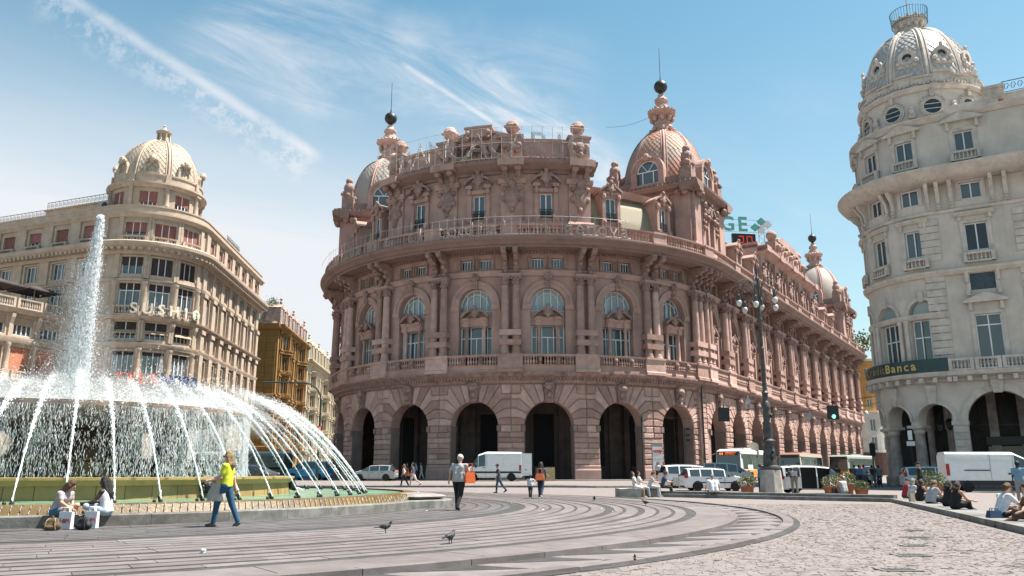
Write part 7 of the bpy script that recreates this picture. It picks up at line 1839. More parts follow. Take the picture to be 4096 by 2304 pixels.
# ---------------------------------------------------------------- vehicles
def paint(name, col, rough=.28, metal=0.0): 
    m = mat(name, col, rough, .04, 3, metal=metal, spec=.6); return m
M_WPAINT = paint('white_car_paint', (.70, .70, .71)); M_SPAINT = paint('silver_car_paint', (.36, .37, .36), .3, .4); M_CGL = glass('car_glass', (.018, .028, .032), .05, .9)
M_TYRE = mat('tyre_rubber', (.018, .018, .019), .85, .2, 10); M_RIM = mat('alloy_rim', (.45, .45, .46), .35, .1, 8, metal=.6); M_BLKP = mat('black_plastic', (.022, .023, .025), .6, .1, 6)
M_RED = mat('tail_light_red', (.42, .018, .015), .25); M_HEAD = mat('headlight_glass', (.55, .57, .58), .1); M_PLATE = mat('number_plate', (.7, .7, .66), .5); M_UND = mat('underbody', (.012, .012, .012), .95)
_WH = {}
def wheel_meshes(r, spokes):
    if (r, spokes) in _WH: return _WH[(r, spokes)]
    t = MB(); t.lathe([(r * .62, -.1), (r * .94, -.105), (r, -.07), (r, .07), (r * .94, .105), (r * .62, .1)], 0, 0, 18)
    w = MB(); w.lathe([(.01, -.02), (r * .18, -.03), (r * .2, -.01)], 0, 0, 10); w.lathe([(r * .66, -.07), (r * .62, -.085), (r * .56, -.05), (r * .56, .05)], 0, 0, 18)
    for i in range(spokes):
        a = 2 * pi * i / spokes; d = (cos(a), sin(a)); n = (-d[1], d[0]); k = r * .07
        w.add([(d[0] * r * .15 + n[0] * k, d[1] * r * .15 + n[1] * k, -.035), (d[0] * r * .15 - n[0] * k, d[1] * r * .15 - n[1] * k, -.035), (d[0] * r * .6 - n[0] * k, d[1] * r * .6 - n[1] * k, -.06), (d[0] * r * .6 + n[0] * k, d[1] * r * .6 + n[1] * k, -.06)], [(0, 1, 2, 3), (3, 2, 1, 0)])
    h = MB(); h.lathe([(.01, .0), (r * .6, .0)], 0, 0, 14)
    _WH[(r, spokes)] = (t.mesh('tyre', M_TYRE, None, 40), w.mesh('rim', M_RIM, None, 40), h.mesh('hub_shadow', M_UND)); return _WH[(r, spokes)]
def wheel(root, x, y, r, side, spokes=7):
    ty, ri, hs = wheel_meshes(r, spokes); R_ = Matrix.Translation((x, y, r)) @ Matrix.Rotation(pi / 2 if side < 0 else -pi / 2, 4, 'X') @ Matrix.Rotation(pi, 4, 'X')
    w = bpy.data.objects.new('wheel', ty); COL.objects.link(w); w.parent = root; w.matrix_local = R_; ob('rim', ri, w); ob('hub_shadow', hs, w)
def vehicle(name, label, cat, x, y, rz, st, pm, wheels, wr, extra=None, spokes=7, low=None, group=None):
    """st: stations (x, zbot, zbelt, ztop, half width, half top width, flag) from rear to front; flag for the span to the next station:
    B body, S side glass, W glass all round above the belt (windscreen or rear window)"""
    root = thing(name, label, cat, (x, y, gz(x, y)), rz, group)
    body, glz, glr, scr, rear, dark = MB(), MB(), MB(), MB(), MB(), MB()
    def sec(s_):
        X, zb, zl, zt, hw, ht, _ = s_
        return [(X, 0, zb), (X, hw * .9, zb), (X, hw, zb + .18), (X, hw, (zb + zl) / 2), (X, hw * .985, zl), (X, ht + (hw - ht) * .12, zl + (zt - zl) * .88 if zt - zl > .05 else zl + .01), (X, ht * .82, zt), (X, 0, zt + .02)]
    secs = [sec(s_) for s_ in st]
    for i in range(len(st) - 1):
        f = st[i][6]
        for sgn in (1, -1):
            for j in range(7):
                q = [secs[i][j], secs[i + 1][j], secs[i + 1][j + 1], secs[i][j + 1]]; q = [(a, b * sgn, c) for a, b, c in q]
                if sgn > 0: q = q[::-1]
                tgt = body
                if j == 0: tgt = dark
                if f == 'S' and j == 4: tgt = glz if sgn > 0 else glr
                if f == 'W' and j >= 4: tgt = (scr if i > len(st) / 2 else rear)
                tgt.add(q, [(0, 1, 2, 3)])
    for s_, fl in ((secs[0], 1), (secs[-1], -1)):
        pts = s_ + [(a, -b, c) for a, b, c in s_[::-1][1:-1]]; body.add(pts if fl > 0 else pts[::-1], [tuple(range(len(pts)))])
    bo = body.build('body', pm, root, smooth=42)
    for mb, n in ((glz, 'side_window'), (glr, 'side_window'), (scr, 'windscreen'), (rear, 'rear_window')):
        if mb.f: mb.build(n, M_CGL, root, smooth=30)
    dark.build('underbody', M_UND, root)
    hw = max(s_[4] for s_ in st)
    for wx in wheels:
        for sd in (-1, 1):
            mb = MB(); n = 14
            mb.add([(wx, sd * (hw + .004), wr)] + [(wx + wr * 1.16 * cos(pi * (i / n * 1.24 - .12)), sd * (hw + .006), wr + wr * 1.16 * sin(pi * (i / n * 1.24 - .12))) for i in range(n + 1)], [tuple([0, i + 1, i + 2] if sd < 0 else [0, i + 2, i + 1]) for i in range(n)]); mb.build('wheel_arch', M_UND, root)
            wheel(root, wx, sd * (hw - .07), wr, sd, spokes)
    xr, xf = st[0][0], st[-1][0]
    if extra: extra(root, hw, xr, xf)
    return root
def lights(root, hw, xr, xf, zr=.85, zf=.65, hr=.22, wide=.25):
    for s_ in (-1, 1):
        mb = MB(); mb.box(xr + .02, xr + .22, s_ * (hw - .13) - .145, s_ * (hw - .13) + .145, zr, zr + hr); mb.build('tail_light', M_RED, root)
        mb = MB(); mb.poly([(xf - .48, zf), (xf - .10, zf - .02), (xf - .22, zf + .13), (xf - .50, zf + .17)], s_ * (hw - .02) + .03, s_ * (hw - .02) - .03); mb.build('headlight', M_HEAD, root)
    mb = MB(); mb.box(xr - .03, xr + .05, -.26, .26, .55, .67); mb.build('number_plate', M_PLATE, root)
    mb = MB(); mb.box(xf - .04, xf + .02, -.26, .26, .38, .49); mb.build('number_plate', M_PLATE, root)
def details(root, hw, xr, xf, belt, xm, handles, strip=None):
    for s_ in (-1, 1):
        mb = MB(); mb.ball((xm, s_ * (hw + .08), belt + .06), .11, 6, sx=.8, sz=.8); mb.build('mirror', M_BLKP, root)
        for hx in handles: mb = MB(); mb.box(hx - .11, hx + .11, s_ * (hw + .015) - .02, s_ * (hw + .015) + .02, belt - .14, belt - .10); mb.build('handle', M_BLKP, root)
        if strip: mb = MB(); mb.box(strip[0], strip[1], s_ * (hw + .008) - .015, s_ * (hw + .008) + .015, strip[2], strip[2] + .07); mb.build('side_strip', M_BLKP, root)
        for hx in handles: mb = MB(); mb.box(hx + .28, hx + .295, s_ * (hw + .004) - .004, s_ * (hw + .004) + .004, .32, belt - .02); mb.build('door_gap', M_UND, root)
HATCH = [(-2.1, .35, .80, .86, .78, .70, 'B'), (-2.06, .24, .88, .98, .84, .70, 'W'), (-1.62, .22, .96, 1.42, .875, .62, 'B'), (-1.45, .22, .95, 1.45, .88, .62, 'S'), (-.62, .2, .93, 1.47, .88, .63, 'B'), (-.54, .2, .93, 1.47, .88, .63, 'S'), (.35, .2, .91, 1.42, .88, .61, 'B'), (.42, .2, .91, 1.40, .88, .60, 'W'), (1.12, .2, .93, 1.02, .87, .66, 'B'), (1.75, .22, .80, .86, .83, .62, 'B'), (2.08, .28, .60, .66, .70, .5, 'B'), (2.14, .34, .5, .54, .6, .42, 'B')]
WAGON = [(-2.12, .35, .85, .92, .78, .68, 'B'), (-2.08, .24, .90, 1.0, .83, .66, 'W'), (-1.85, .22, .97, 1.44, .86, .62, 'B'), (-1.72, .22, .96, 1.47, .865, .62, 'S'), (-1.05, .2, .95, 1.49, .865, .62, 'B'), (-.98, .2, .95, 1.49, .865, .62, 'S'), (-.22, .2, .94, 1.49, .865, .62, 'B'), (-.14, .2, .94, 1.49, .865, .62, 'S'), (.62, .2, .92, 1.43, .865, .60, 'B'), (.68, .2, .92, 1.41, .865, .59, 'W'), (1.3, .2, .95, 1.02, .85, .66, 'B'), (1.85, .22, .84, .9, .82, .6, 'B'), (2.1, .28, .62, .7, .7, .5, 'B'), (2.15, .34, .5, .55, .6, .4, 'B')]
def scale(st, kx, kz, kw=1.0): return [(a * kx, b, c * kz, d * kz, e * kw, f * kw, g) for a, b, c, d, e, f, g in st]
MPV = scale([(-2.2, .35, .95, 1.02, .80, .70, 'B'), (-2.16, .25, 1.0, 1.1, .85, .70, 'W'), (-2.0, .24, 1.04, 1.58, .875, .68, 'B'), (-1.85, .24, 1.04, 1.62, .88, .68, 'S'), (-1.05, .22, 1.02, 1.66, .88, .68, 'B'), (-.96, .22, 1.02, 1.66, .88, .68, 'S'), (-.05, .22, 1.0, 1.65, .88, .67, 'B'), (.04, .22, 1.0, 1.65, .88, .67, 'S'), (.78, .22, .98, 1.57, .88, .64, 'B'), (.84, .22, .98, 1.55, .88, .63, 'W'), (1.5, .22, 1.0, 1.1, .86, .68, 'B'), (1.95, .24, .86, .93, .82, .62, 'B'), (2.2, .3, .62, .7, .7, .5, 'B'), (2.25, .36, .5, .55, .6, .4, 'B')], 1, 1)
def std(belt, xm, handles, strip=None, rails=False, **kw):
    def f(root, hw, xr, xf):
        lights(root, hw, xr, xf, **kw); details(root, hw, xr, xf, belt, xm, handles, strip)
        if rails:
            for s_ in (-1, 1): mb = MB(); mb.tube([(-1.6, s_ * .55, rails), (-1.4, s_ * .55, rails + .06), (.3, s_ * .55, rails + .05), (.5, s_ * .55, rails - .03)], .02, 5); mb.build('roof_rail', M_BLKP, root)
    return f
def vehicles():
    vehicle('parked_car', 'silver hatchback parked before the left arcade arches', 'car', -13.1, 78.2, rad(176), HATCH, M_SPAINT, (-1.25, 1.3), .31, std(.93, .55, (-.85, .1)))
    vehicle('parked_car', 'white taxi estate with silver spoked wheels and black side strip', 'car', 13.6, 55.6, rad(3), WAGON, M_WPAINT, (-1.25, 1.32), .31, std(.94, .85, (-.55, .3), (-1.0, 1.15, .52), 1.49), 12)
    vehicle('parked_car', 'white people carrier parked behind the white taxi estate', 'car', 13.2, 60.6, rad(4), MPV, M_WPAINT, (-1.35, 1.4), .32, std(1.0, 1.0, (-.6, .3), None, 1.64, zr=.95, hr=.3))
    def taxi(root, hw, xr, xf): std(1.0, 1.0, (-.6, .3))(root, hw, xr, xf); mb = MB(); mb.box(-.35, .35, -.35, .1, 1.68, 1.76); mb.build('roof_light', M_RED, root)
    vehicle('parked_car', 'silver people carrier with red roof strip before the orange and white bus', 'car', 17.9, 68.5, rad(-2), scale(MPV, 1, 1.08), M_SPAINT, (-1.35, 1.4), .32, taxi)
    def opened(root, hw, xr, xf):
        std(1.0, 1.0, (-.6,), None, 1.64)(root, hw, xr, xf)
        mb = MB(); mb.box(-.95, -.05, -hw - .012, -hw + .03, .3, 1.55); mb.build('door_opening', M_UND, root)
        mb = MB(); mb.box(-1.95, -1.0, -hw - .10, -hw - .05, .32, 1.0); d = mb.build('sliding_door', M_WPAINT, root); mb = MB(); mb.box(-1.9, -1.05, -hw - .095, -hw - .055, 1.0, 1.52); mb.build('door_window', M_CGL, d)
        mb = MB(); mb.box(.04, .80, -hw - .012, -hw + .03, .3, 1.5); mb.build('door_opening', M_UND, root)
        mb = MB(); mb.add([(.85, -hw, .32), (.45, -hw - .85, .32), (.45, -hw - .85, 1.0), (.85, -hw, 1.0), (.85, -hw, 1.5), (.55, -hw - .62, 1.5)], [(0, 1, 2, 3), (3, 2, 1, 0)]); d = mb.build('front_door', M_WPAINT, root)
        mb = MB(); mb.add([(.85, -hw, 1.0), (.45, -hw - .85, 1.0), (.58, -hw - .56, 1.5), (.8, -hw - .1, 1.5)], [(0, 1, 2, 3), (3, 2, 1, 0)]); mb.build('door_window', M_CGL, d)
        mb = MB(); mb.poly([(.0, 1.32), (-.1, 1.2), (-.02, 1.05), (.1, 1.12)], 0, -.01); mb.build('door_badge', mat('grey_badge', (.3, .3, .3)), d).location = (.68, -hw - .4, -.55)
    vehicle('parked_car', 'white people carrier with sliding and front doors open', 'car', 18.6, 50.6, rad(-3), MPV, M_WPAINT, (-1.35, 1.4), .32, opened, 6)
    vehicle('parked_car', 'pale blue people carrier half hidden behind the large white van', 'car', 31.2, 60.5, rad(-14), MPV, paint('pale_blue_paint', (.40, .50, .56)), (-1.35, 1.4), .32, std(1.0, 1.0, (-.6, .3), zr=.95, hr=.3))
    vehicle('parked_car', 'grey car waiting far down the street beside the white arcade', 'car', 42.0, 96, rad(70), HATCH, M_SPAINT, (-1.25, 1.3), .31, std(.93, .55, (-.85, .1)))
    vehicle('parked_car', 'bright blue van parked by the curved arm traffic light', 'van', -20.6, 83.0, rad(170), scale(MPV, 1.02, 1.13, 1.05), paint('blue_paint', (.015, .19, .36)), (-1.35, 1.4), .33, std(1.0, 1.0, (-.6, .3), zr=1.0, hr=.3))
    vehicle('parked_car', 'dark grey saloon behind the falling arcs of water', 'car', -25.0, 80.0, rad(-20), HATCH, paint('dark_grey_paint', (.05, .05, .055)), (-1.25, 1.3), .31, std(.93, .55, (-.85, .1)))
    vehicle('parked_car', 'blue grey car beyond the fountain beside the dark bus', 'car', -27.5, 86.0, rad(-15), MPV, paint('slate_paint', (.14, .19, .23)), (-1.35, 1.4), .32, std(1.0, 1.0, (-.6, .3)))
    # delivery vans
    SPR = [(-2.9, .45, 1.5, 2.45, .94, .86, 'B'), (-2.86, .32, 1.5, 2.62, .98, .88, 'B'), (.55, .3, 1.38, 2.66, .99, .88, 'B'), (.72, .3, 1.36, 2.62, .99, .87, 'S'), (1.38, .3, 1.30, 2.42, .99, .80, 'B'), (1.46, .3, 1.29, 2.36, .985, .78, 'W'), (2.1, .3, 1.28, 1.40, .96, .78, 'B'), (2.62, .32, .98, 1.06, .9, .7, 'B'), (2.82, .38, .66, .74, .8, .6, 'B'), (2.87, .42, .55, .6, .7, .5, 'B')]
    SPR = [(a * .93, *r) for a, *r in SPR]
    def spr(root, hw, xr, xf):
        lights(root, hw, xr, xf, zr=.95, zf=.85, hr=.5)
        for s_ in (-1, 1):
            mb = MB(); mb.ball((1.5, s_ * (hw + .12), 1.42), .16, 6, sx=.6, sz=1.4); mb.build('mirror', M_BLKP, root)
            for a, b in ((-2.5, -1.05), (-1.0, .45)):
                for z0, z1 in ((1.45, 2.28),):
                    mb = MB(); mb.poly([(a, z0), (b, z0), (b, z1), (a, z1)], s_ * (hw - .02), s_ * (hw - .02), 0) if False else mb.box(a, b, s_ * (hw - .008) - .012, s_ * (hw - .008) + .012, z0, z1); mb.build('side_panel', M_WPAINT, root)
            mb = MB(); mb.box(-2.65, 2.3, s_ * (hw + .004) - .02, s_ * (hw + .004) + .02, .72, .88); mb.build('side_strip', M_BLKP, root)
            mb = MB(); mb.box(.58, .595, s_ * (hw + .002) - .006, s_ * (hw + .002) + .006, .4, 2.3); mb.build('door_gap', M_UND, root); mb = MB(); mb.box(.7, .9, s_ * (hw + .015) - .02, s_ * (hw + .015) + .02, 1.22, 1.27); mb.build('handle', M_BLKP, root)
        mb = MB(); mb.box(xr - .02, xr + .03, -.85, .85, .55, 2.5); mb.build('cargo_opening', M_UND, root)
    def spr_open(root, hw, xr, xf):
        spr(root, hw, xr, xf)
        for s_ in (1,):
            mb = MB(); mb.box(xr - .95, xr - .04, s_ * hw - .04, s_ * hw + .02, .5, 2.5); d = mb.build('rear_door', M_WPAINT, root); mb = MB(); mb.box(xr - .5, xr - .3, s_ * hw + .02, s_ * hw + .05, 1.0, 1.05); mb.build('handle', M_BLKP, d); mb = MB(); mb.box(xr - .85, xr - .3, s_ * hw + .02, s_ * hw + .04, .58, .72); mb.build('number_plate', M_PLATE, d)
            mb = MB(); mb.box(xr - .93, xr - .1, s_ * hw - .06, s_ * hw - .041, .55, 2.45); mb.build('door_lining', M_BLKP, d)
    vehicle('delivery_van', 'white delivery van with its rear door open before the middle arch', 'van', -1.75, 76.2, rad(176), SPR, M_WPAINT, (-1.75, 1.75), .34, spr_open, 6)
    IV = [(-3.1, .55, 1.6, 2.42, .94, .90, 'B'), (-3.05, .4, 1.6, 2.56, .98, .90, 'B'), (.85, .38, 1.42, 2.54, .99, .88, 'B'), (1.0, .38, 1.4, 2.50, .99, .87, 'S'), (1.72, .38, 1.3, 2.14, .985, .76, 'B'), (1.80, .38, 1.3, 2.06, .98, .74, 'W'), (2.35, .38, 1.28, 1.40, .95, .74, 'B'), (2.75, .4, 1.05, 1.15, .9, .7, 'B'), (2.95, .42, .75, .85, .84, .64, 'B'), (3.0, .46, .6, .66, .74, .54, 'B')]
    def iv(root, hw, xr, xf):
        lights(root, hw, xr, xf, zr=1.05, zf=.9, hr=.75)
        for s_ in (-1, 1):
            mb = MB(); mb.ball((1.95, s_ * (hw + .14), 1.45), .17, 6, sx=.6, sz=1.4); mb.build('mirror', M_BLKP, root)
            mb = MB(); mb.box(-2.95, 2.6, s_ * (hw + .002) - .02, s_ * (hw + .002) + .02, .40, .74); mb.build('side_skirt', M_BLKP, root)
            for a, b in ((-2.75, -.55), (-.4, .8)):
                for z in (2.28, 2.08): mb = MB(); mb.box(a, b, s_ * (hw - .03) - .02, s_ * (hw - .03) + .012, z - .07, z); mb.build('pressed_rib', M_WPAINT, root)
            mb = MB(); mb.box(-2.0, -.5, s_ * hw - .03, s_ * hw + .025, 1.36, 1.42); mb.build('door_rail', M_BLKP, root)
            for x in (-.47, .87): mb = MB(); mb.box(x, x + .014, s_ * (hw + .001) - .006, s_ * (hw + .001) + .006, .5, 2.4); mb.build('door_gap', M_UND, root)
            for x in (.66, 1.0): mb = MB(); mb.box(x - .12, x + .12, s_ * (hw + .01) - .02, s_ * (hw + .01) + .02, 1.12, 1.22); mb.build('handle', M_BLKP, root)
    vehicle('delivery_van', 'large white panel van parked before the white arcade', 'van', 31.6, 53.6, rad(-13), IV, M_WPAINT, (-1.9, 2.05), .35, iv, 5)
    # buses
    def bus(name, label, x, y, rz, L, m_low, m_up, m_roof, dest=None, ad=False):
        root = thing(name, label, 'bus', (x, y, gz(x, y)), rz); h = L / 2; w = 1.25
        mb = MB(); mb.box(-h, h, -w, w, .35, 1.05); mb.build('lower_body', m_low, root)
        mb = MB(); mb.add([(-h, -w, 1.05), (h + .05, -w, 1.05), (h + .05, w, 1.05), (-h, w, 1.05), (-h, -w + .08, 2.85), (h - .12, -w + .08, 2.85), (h - .12, w - .08, 2.85), (-h, w - .08, 2.85)], [(0, 1, 5, 4), (1, 2, 6, 5), (2, 3, 7, 6), (3, 0, 4, 7), (4, 5, 6, 7)]); mb.build('upper_body', m_up, root)
        mb = MB(); mb.add([(-h, -w + .08, 2.85), (h - .12, -w + .08, 2.85), (h - .12, w - .08, 2.85), (-h, w - .08, 2.85), (-h + .2, -w + .3, 3.05), (h - .5, -w + .3, 3.05), (h - .5, w - .3, 3.05), (-h + .2, w - .3, 3.05)], [(0, 1, 5, 4), (1, 2, 6, 5), (2, 3, 7, 6), (3, 0, 4, 7), (4, 5, 6, 7)]); mb.box(-h * .3, h * .4, -.7, .7, 3.0, 3.22); mb.build('roof', m_roof, root)
        mb = MB(); mb.add([(h + .06, -w + .06, .95), (h + .06, w - .06, .95), (h - .07, w - .12, 2.78), (h - .07, -w + .12, 2.78)], [(0, 1, 2, 3)]); mb.build('windscreen', M_CGL, root)
        n = 6
        for s_ in (-1, 1):
            for i in range(n):
                a, b = -h + .25 + (L - .9) * i / n, -h + .25 + (L - .9) * (i + 1) / n - .06; mb = MB()
                q = [(a, s_ * (w + .008), 1.12), (b, s_ * (w + .008), 1.12), (b, s_ * (w - .055), 2.6), (a, s_ * (w - .055), 2.6)]
                if i in (1, 4) and s_ > 0: q[0] = (a, s_ * (w + .012), .45); q[1] = (b, s_ * (w + .012), .45)
                mb.add(q, [(0, 1, 2, 3), (3, 2, 1, 0)]); mb.build('side_window', M_CGL, root)
            for wx in (-h + 2.4, h - 2.3):
                mb = MB(); k = 12; mb.add([(wx, s_ * (w + .012), .45)] + [(wx + .58 * cos(pi * i / k), s_ * (w + .012), .45 + .58 * sin(pi * i / k)) for i in range(k + 1)], [(0, i + 1, i + 2) for i in range(k)] + [(0, i + 2, i + 1) for i in range(k)]); mb.build('wheel_arch', M_UND, root); wheel(root, wx, s_ * (w - .06), .46, s_, 6)
            mb = MB(); mb.box(h - .02, h + .07, s_ * .95 - .16, s_ * .95 + .16, .62, .82); mb.build('headlight', M_HEAD, root)
            mb = MB(); mb.tube([(h, s_ * w, 2.6), (h + .35, s_ * (w + .2), 2.5), (h + .4, s_ * (w + .25), 2.1)], .05, 6); mb.build('mirror', M_BLKP, root)
        mb = MB(); mb.box(h - .1, h - .04, -1.0, 1.0, 2.45, 2.78); mb.build('destination_box', M_IRON, root)
        if dest:
            me_ = emis('amber_led', (1, .16, .05), 1.1)
            def pl(z, off): return lambda q: Matrix.Translation((h - .02, -(-(q + off)), z)) @ Matrix.Rotation(pi / 2, 4, 'Z')
            letters('44', .34, .005, me_, 'led_letter', root, pl(2.49, -.92), width=.22, offset=.01); letters('BORGORATTI', .17, .004, me_, 'led_letter', root, pl(2.62, -.3), width=.115); letters('Via Tanini', .13, .004, me_, 'led_letter', root, pl(2.48, -.3), width=.095)
        if ad: mb = MB(); mb.box(-.6, .6, w + .01, w + .03, .75, 1.6); mb.build('advert', mat('red_advert', (.6, .09, .07)), root)
        return root
    nT = Vector((sin(THT), -cos(THT))); orz = THT + pi
    ORA = paint('orange_bus_paint', (.78, .24, .012), .35); WBUS = paint('white_bus_paint', (.66, .66, .64)); GBUS = paint('grey_bus_paint', (.30, .31, .29)); 
    def at(s, o): p = S0 + TD * s + nT * o; return p.x, p.y
    bus('city_bus', 'orange and white city bus with red destination display beside the lamp post', *at(-9.5, 6.4), orz, 10.5, ORA, WBUS, WBUS, True)
    bus('city_bus', 'cream and brown roofed bus standing between the two orange buses', *at(10.8, 7.2), orz, 11.5, paint('cream_bus_paint', (.42, .37, .29)), paint('cream_bus_paint', (.42, .37, .29)), paint('brown_roof', (.33, .17, .13)))
    bus('city_bus', 'grey and orange bus with red advert at the end of the row', *at(27.5, 10.0), orz - .16, 10.5, ORA, GBUS, GBUS, None, True)
    bus('city_bus', 'dark teal bus passing behind the fountain water', -30.5, 92, rad(172), 11, paint('teal_bus', (.05, .10, .105)), paint('teal_bus', (.05, .10, .105)), paint('pale_roof', (.30, .34, .34)))
    # scooters
    for i, (x, y, rz) in enumerate(((30.0, 72, .4), (31.2, 72.6, .5), (32.3, 73, .45), (28.9, 70.5, .3))):
        o = thing('motor_scooter', 'scooter parked in the row by the end of the wing', 'scooter', (x, y, gz(x, y)), rz, 'scooters parked by the wing'); mp = (M_SPAINT, M_BLKP, M_WPAINT, M_RED)[i]
        mb = MB(); mb.poly([(-.7, .45), (-.2, .35), (.3, .3), (.55, .5), (.45, .95), (.35, .95), (.25, .5), (-.1, .5), (-.2, .75), (-.8, .85)], .16, -.16, .04); mb.build('body', mp, o)
        for wx in (-.55, .62): wheel(o, wx, 0, .25, -1, 5)
        mb = MB(); mb.tube([(.62, 0, .3), (.42, 0, 1.05)], .035, 6); mb.tube([(.42, -.3, 1.08), (.42, .3, 1.08)], .02, 5); mb.build('handlebar', M_BLKP, o); mb = MB(); mb.poly([(.42, 1.0), (.5, 1.0), (.35, 1.45), (.3, 1.45)], .15, -.15); mb.build('windshield', M_CGL, o); mb = MB(); mb.box(-.75, -.1, -.14, .14, .8, .9); mb.build('seat', M_BLKP, o)
vehicles()
# ---------------------------------------------------------------- people
def gpt(px, py, z): r = cam_ray(px, py); t = (z - 1.3) / r.z; return r.x * t, r.y * t
def surfnet(F, o, h):
    """naive surface nets over a sampled distance field"""
    S = F < 0; n = np.array(F.shape) - 1; acc = np.zeros((*n, 3)); cnt = np.zeros(n)
    sl = lambda c: tuple(slice(c[a], c[a] + n[a]) for a in range(3))
    C = [(x, y, z) for x in (0, 1) for y in (0, 1) for z in (0, 1)]
    for c in C:
        for a in range(3):
            if c[a]: continue
            d = list(c); d[a] = 1; v0, v1 = F[sl(c)], F[sl(d)]; m = (v0 < 0) != (v1 < 0)
            t = np.where(m, v0 / np.where(m, v0 - v1, 1), 0)
            for b in range(3): acc[..., b] += np.where(m, c[b] + (t if b == a else 0), 0)
            cnt += m
    act = cnt > 0; idx = -np.ones(n, int); idx[act] = np.arange(act.sum())
    V = (np.argwhere(act) + acc[act] / cnt[act][:, None]) * h + o; Q = []
    for a in range(3):
        b, c = (a + 1) % 3, (a + 2) % 3; s0 = [slice(None)] * 3; s1 = [slice(None)] * 3; s0[a] = slice(0, -1); s1[a] = slice(1, None)
        A, B = S[tuple(s0)], S[tuple(s1)]; e = np.argwhere(A != B); e = e[(e[:, b] > 0) & (e[:, c] > 0) & (e[:, b] < n[b]) & (e[:, c] < n[c])]
        if not len(e): continue
        def cell(db, dc): q = e.copy(); q[:, b] -= db; q[:, c] -= dc; return idx[q[:, 0], q[:, 1], q[:, 2]]
        q = np.stack([cell(1, 1), cell(0, 1), cell(0, 0), cell(1, 0)], 1); fl = ~A[e[:, 0], e[:, 1], e[:, 2]]; q[fl] = q[fl][:, ::-1]; Q.append(q)
    return V, np.concatenate(Q)
def blob(name, caps, m, parent, h=.03, k=.03, clip=None):
    """one smooth surface blended round tapered capsules (a, b, ra, rb)"""
    A = np.array([c[0] for c in caps], float); B = np.array([c[1] for c in caps], float); R_ = [max(c[2], c[3]) for c in caps]; pad = max(R_) + 2.5 * h
    lo = np.minimum(A, B).min(0) - pad; hi = np.maximum(A, B).max(0) + pad; N = np.ceil((hi - lo) / h).astype(int) + 1
    G_ = np.stack(np.meshgrid(*[lo[i] + h * np.arange(N[i]) for i in range(3)], indexing='ij'), -1); D = None
    for (a, b, ra, rb) in caps:
        a, b = np.array(a, float), np.array(b, float); ab = b - a; L = max(ab @ ab, 1e-9); t = np.clip(((G_ - a) @ ab) / L, 0, 1)
        d = np.linalg.norm(G_ - a - t[..., None] * ab, axis=-1) - (ra + (rb - ra) * t)
        if D is None: D = d
        else: q = np.clip(.5 + .5 * (D - d) / k, 0, 1); D = D + (d - D) * q - k * q * (1 - q)
    for p_, n_ in (clip or []): D = np.maximum(D, (G_ - np.array(p_)) @ np.array(n_))
    V, Q = surfnet(D, lo, h); me = bpy.data.meshes.new(name); me.from_pydata(V.tolist(), [], Q.tolist()); me.materials.append(m); me.polygons.foreach_set('use_smooth', [True] * len(Q)); me.update()
    return ob(name, me, parent)
SKINS = {'fair': (.56, .34, .25), 'tan': (.42, .23, .15), 'dark': (.055, .03, .022)}
def cloth(c): return mat('cloth_%d_%d_%d' % tuple(int(x * 100) for x in c), c, .9, .12, 9, .25, 60)
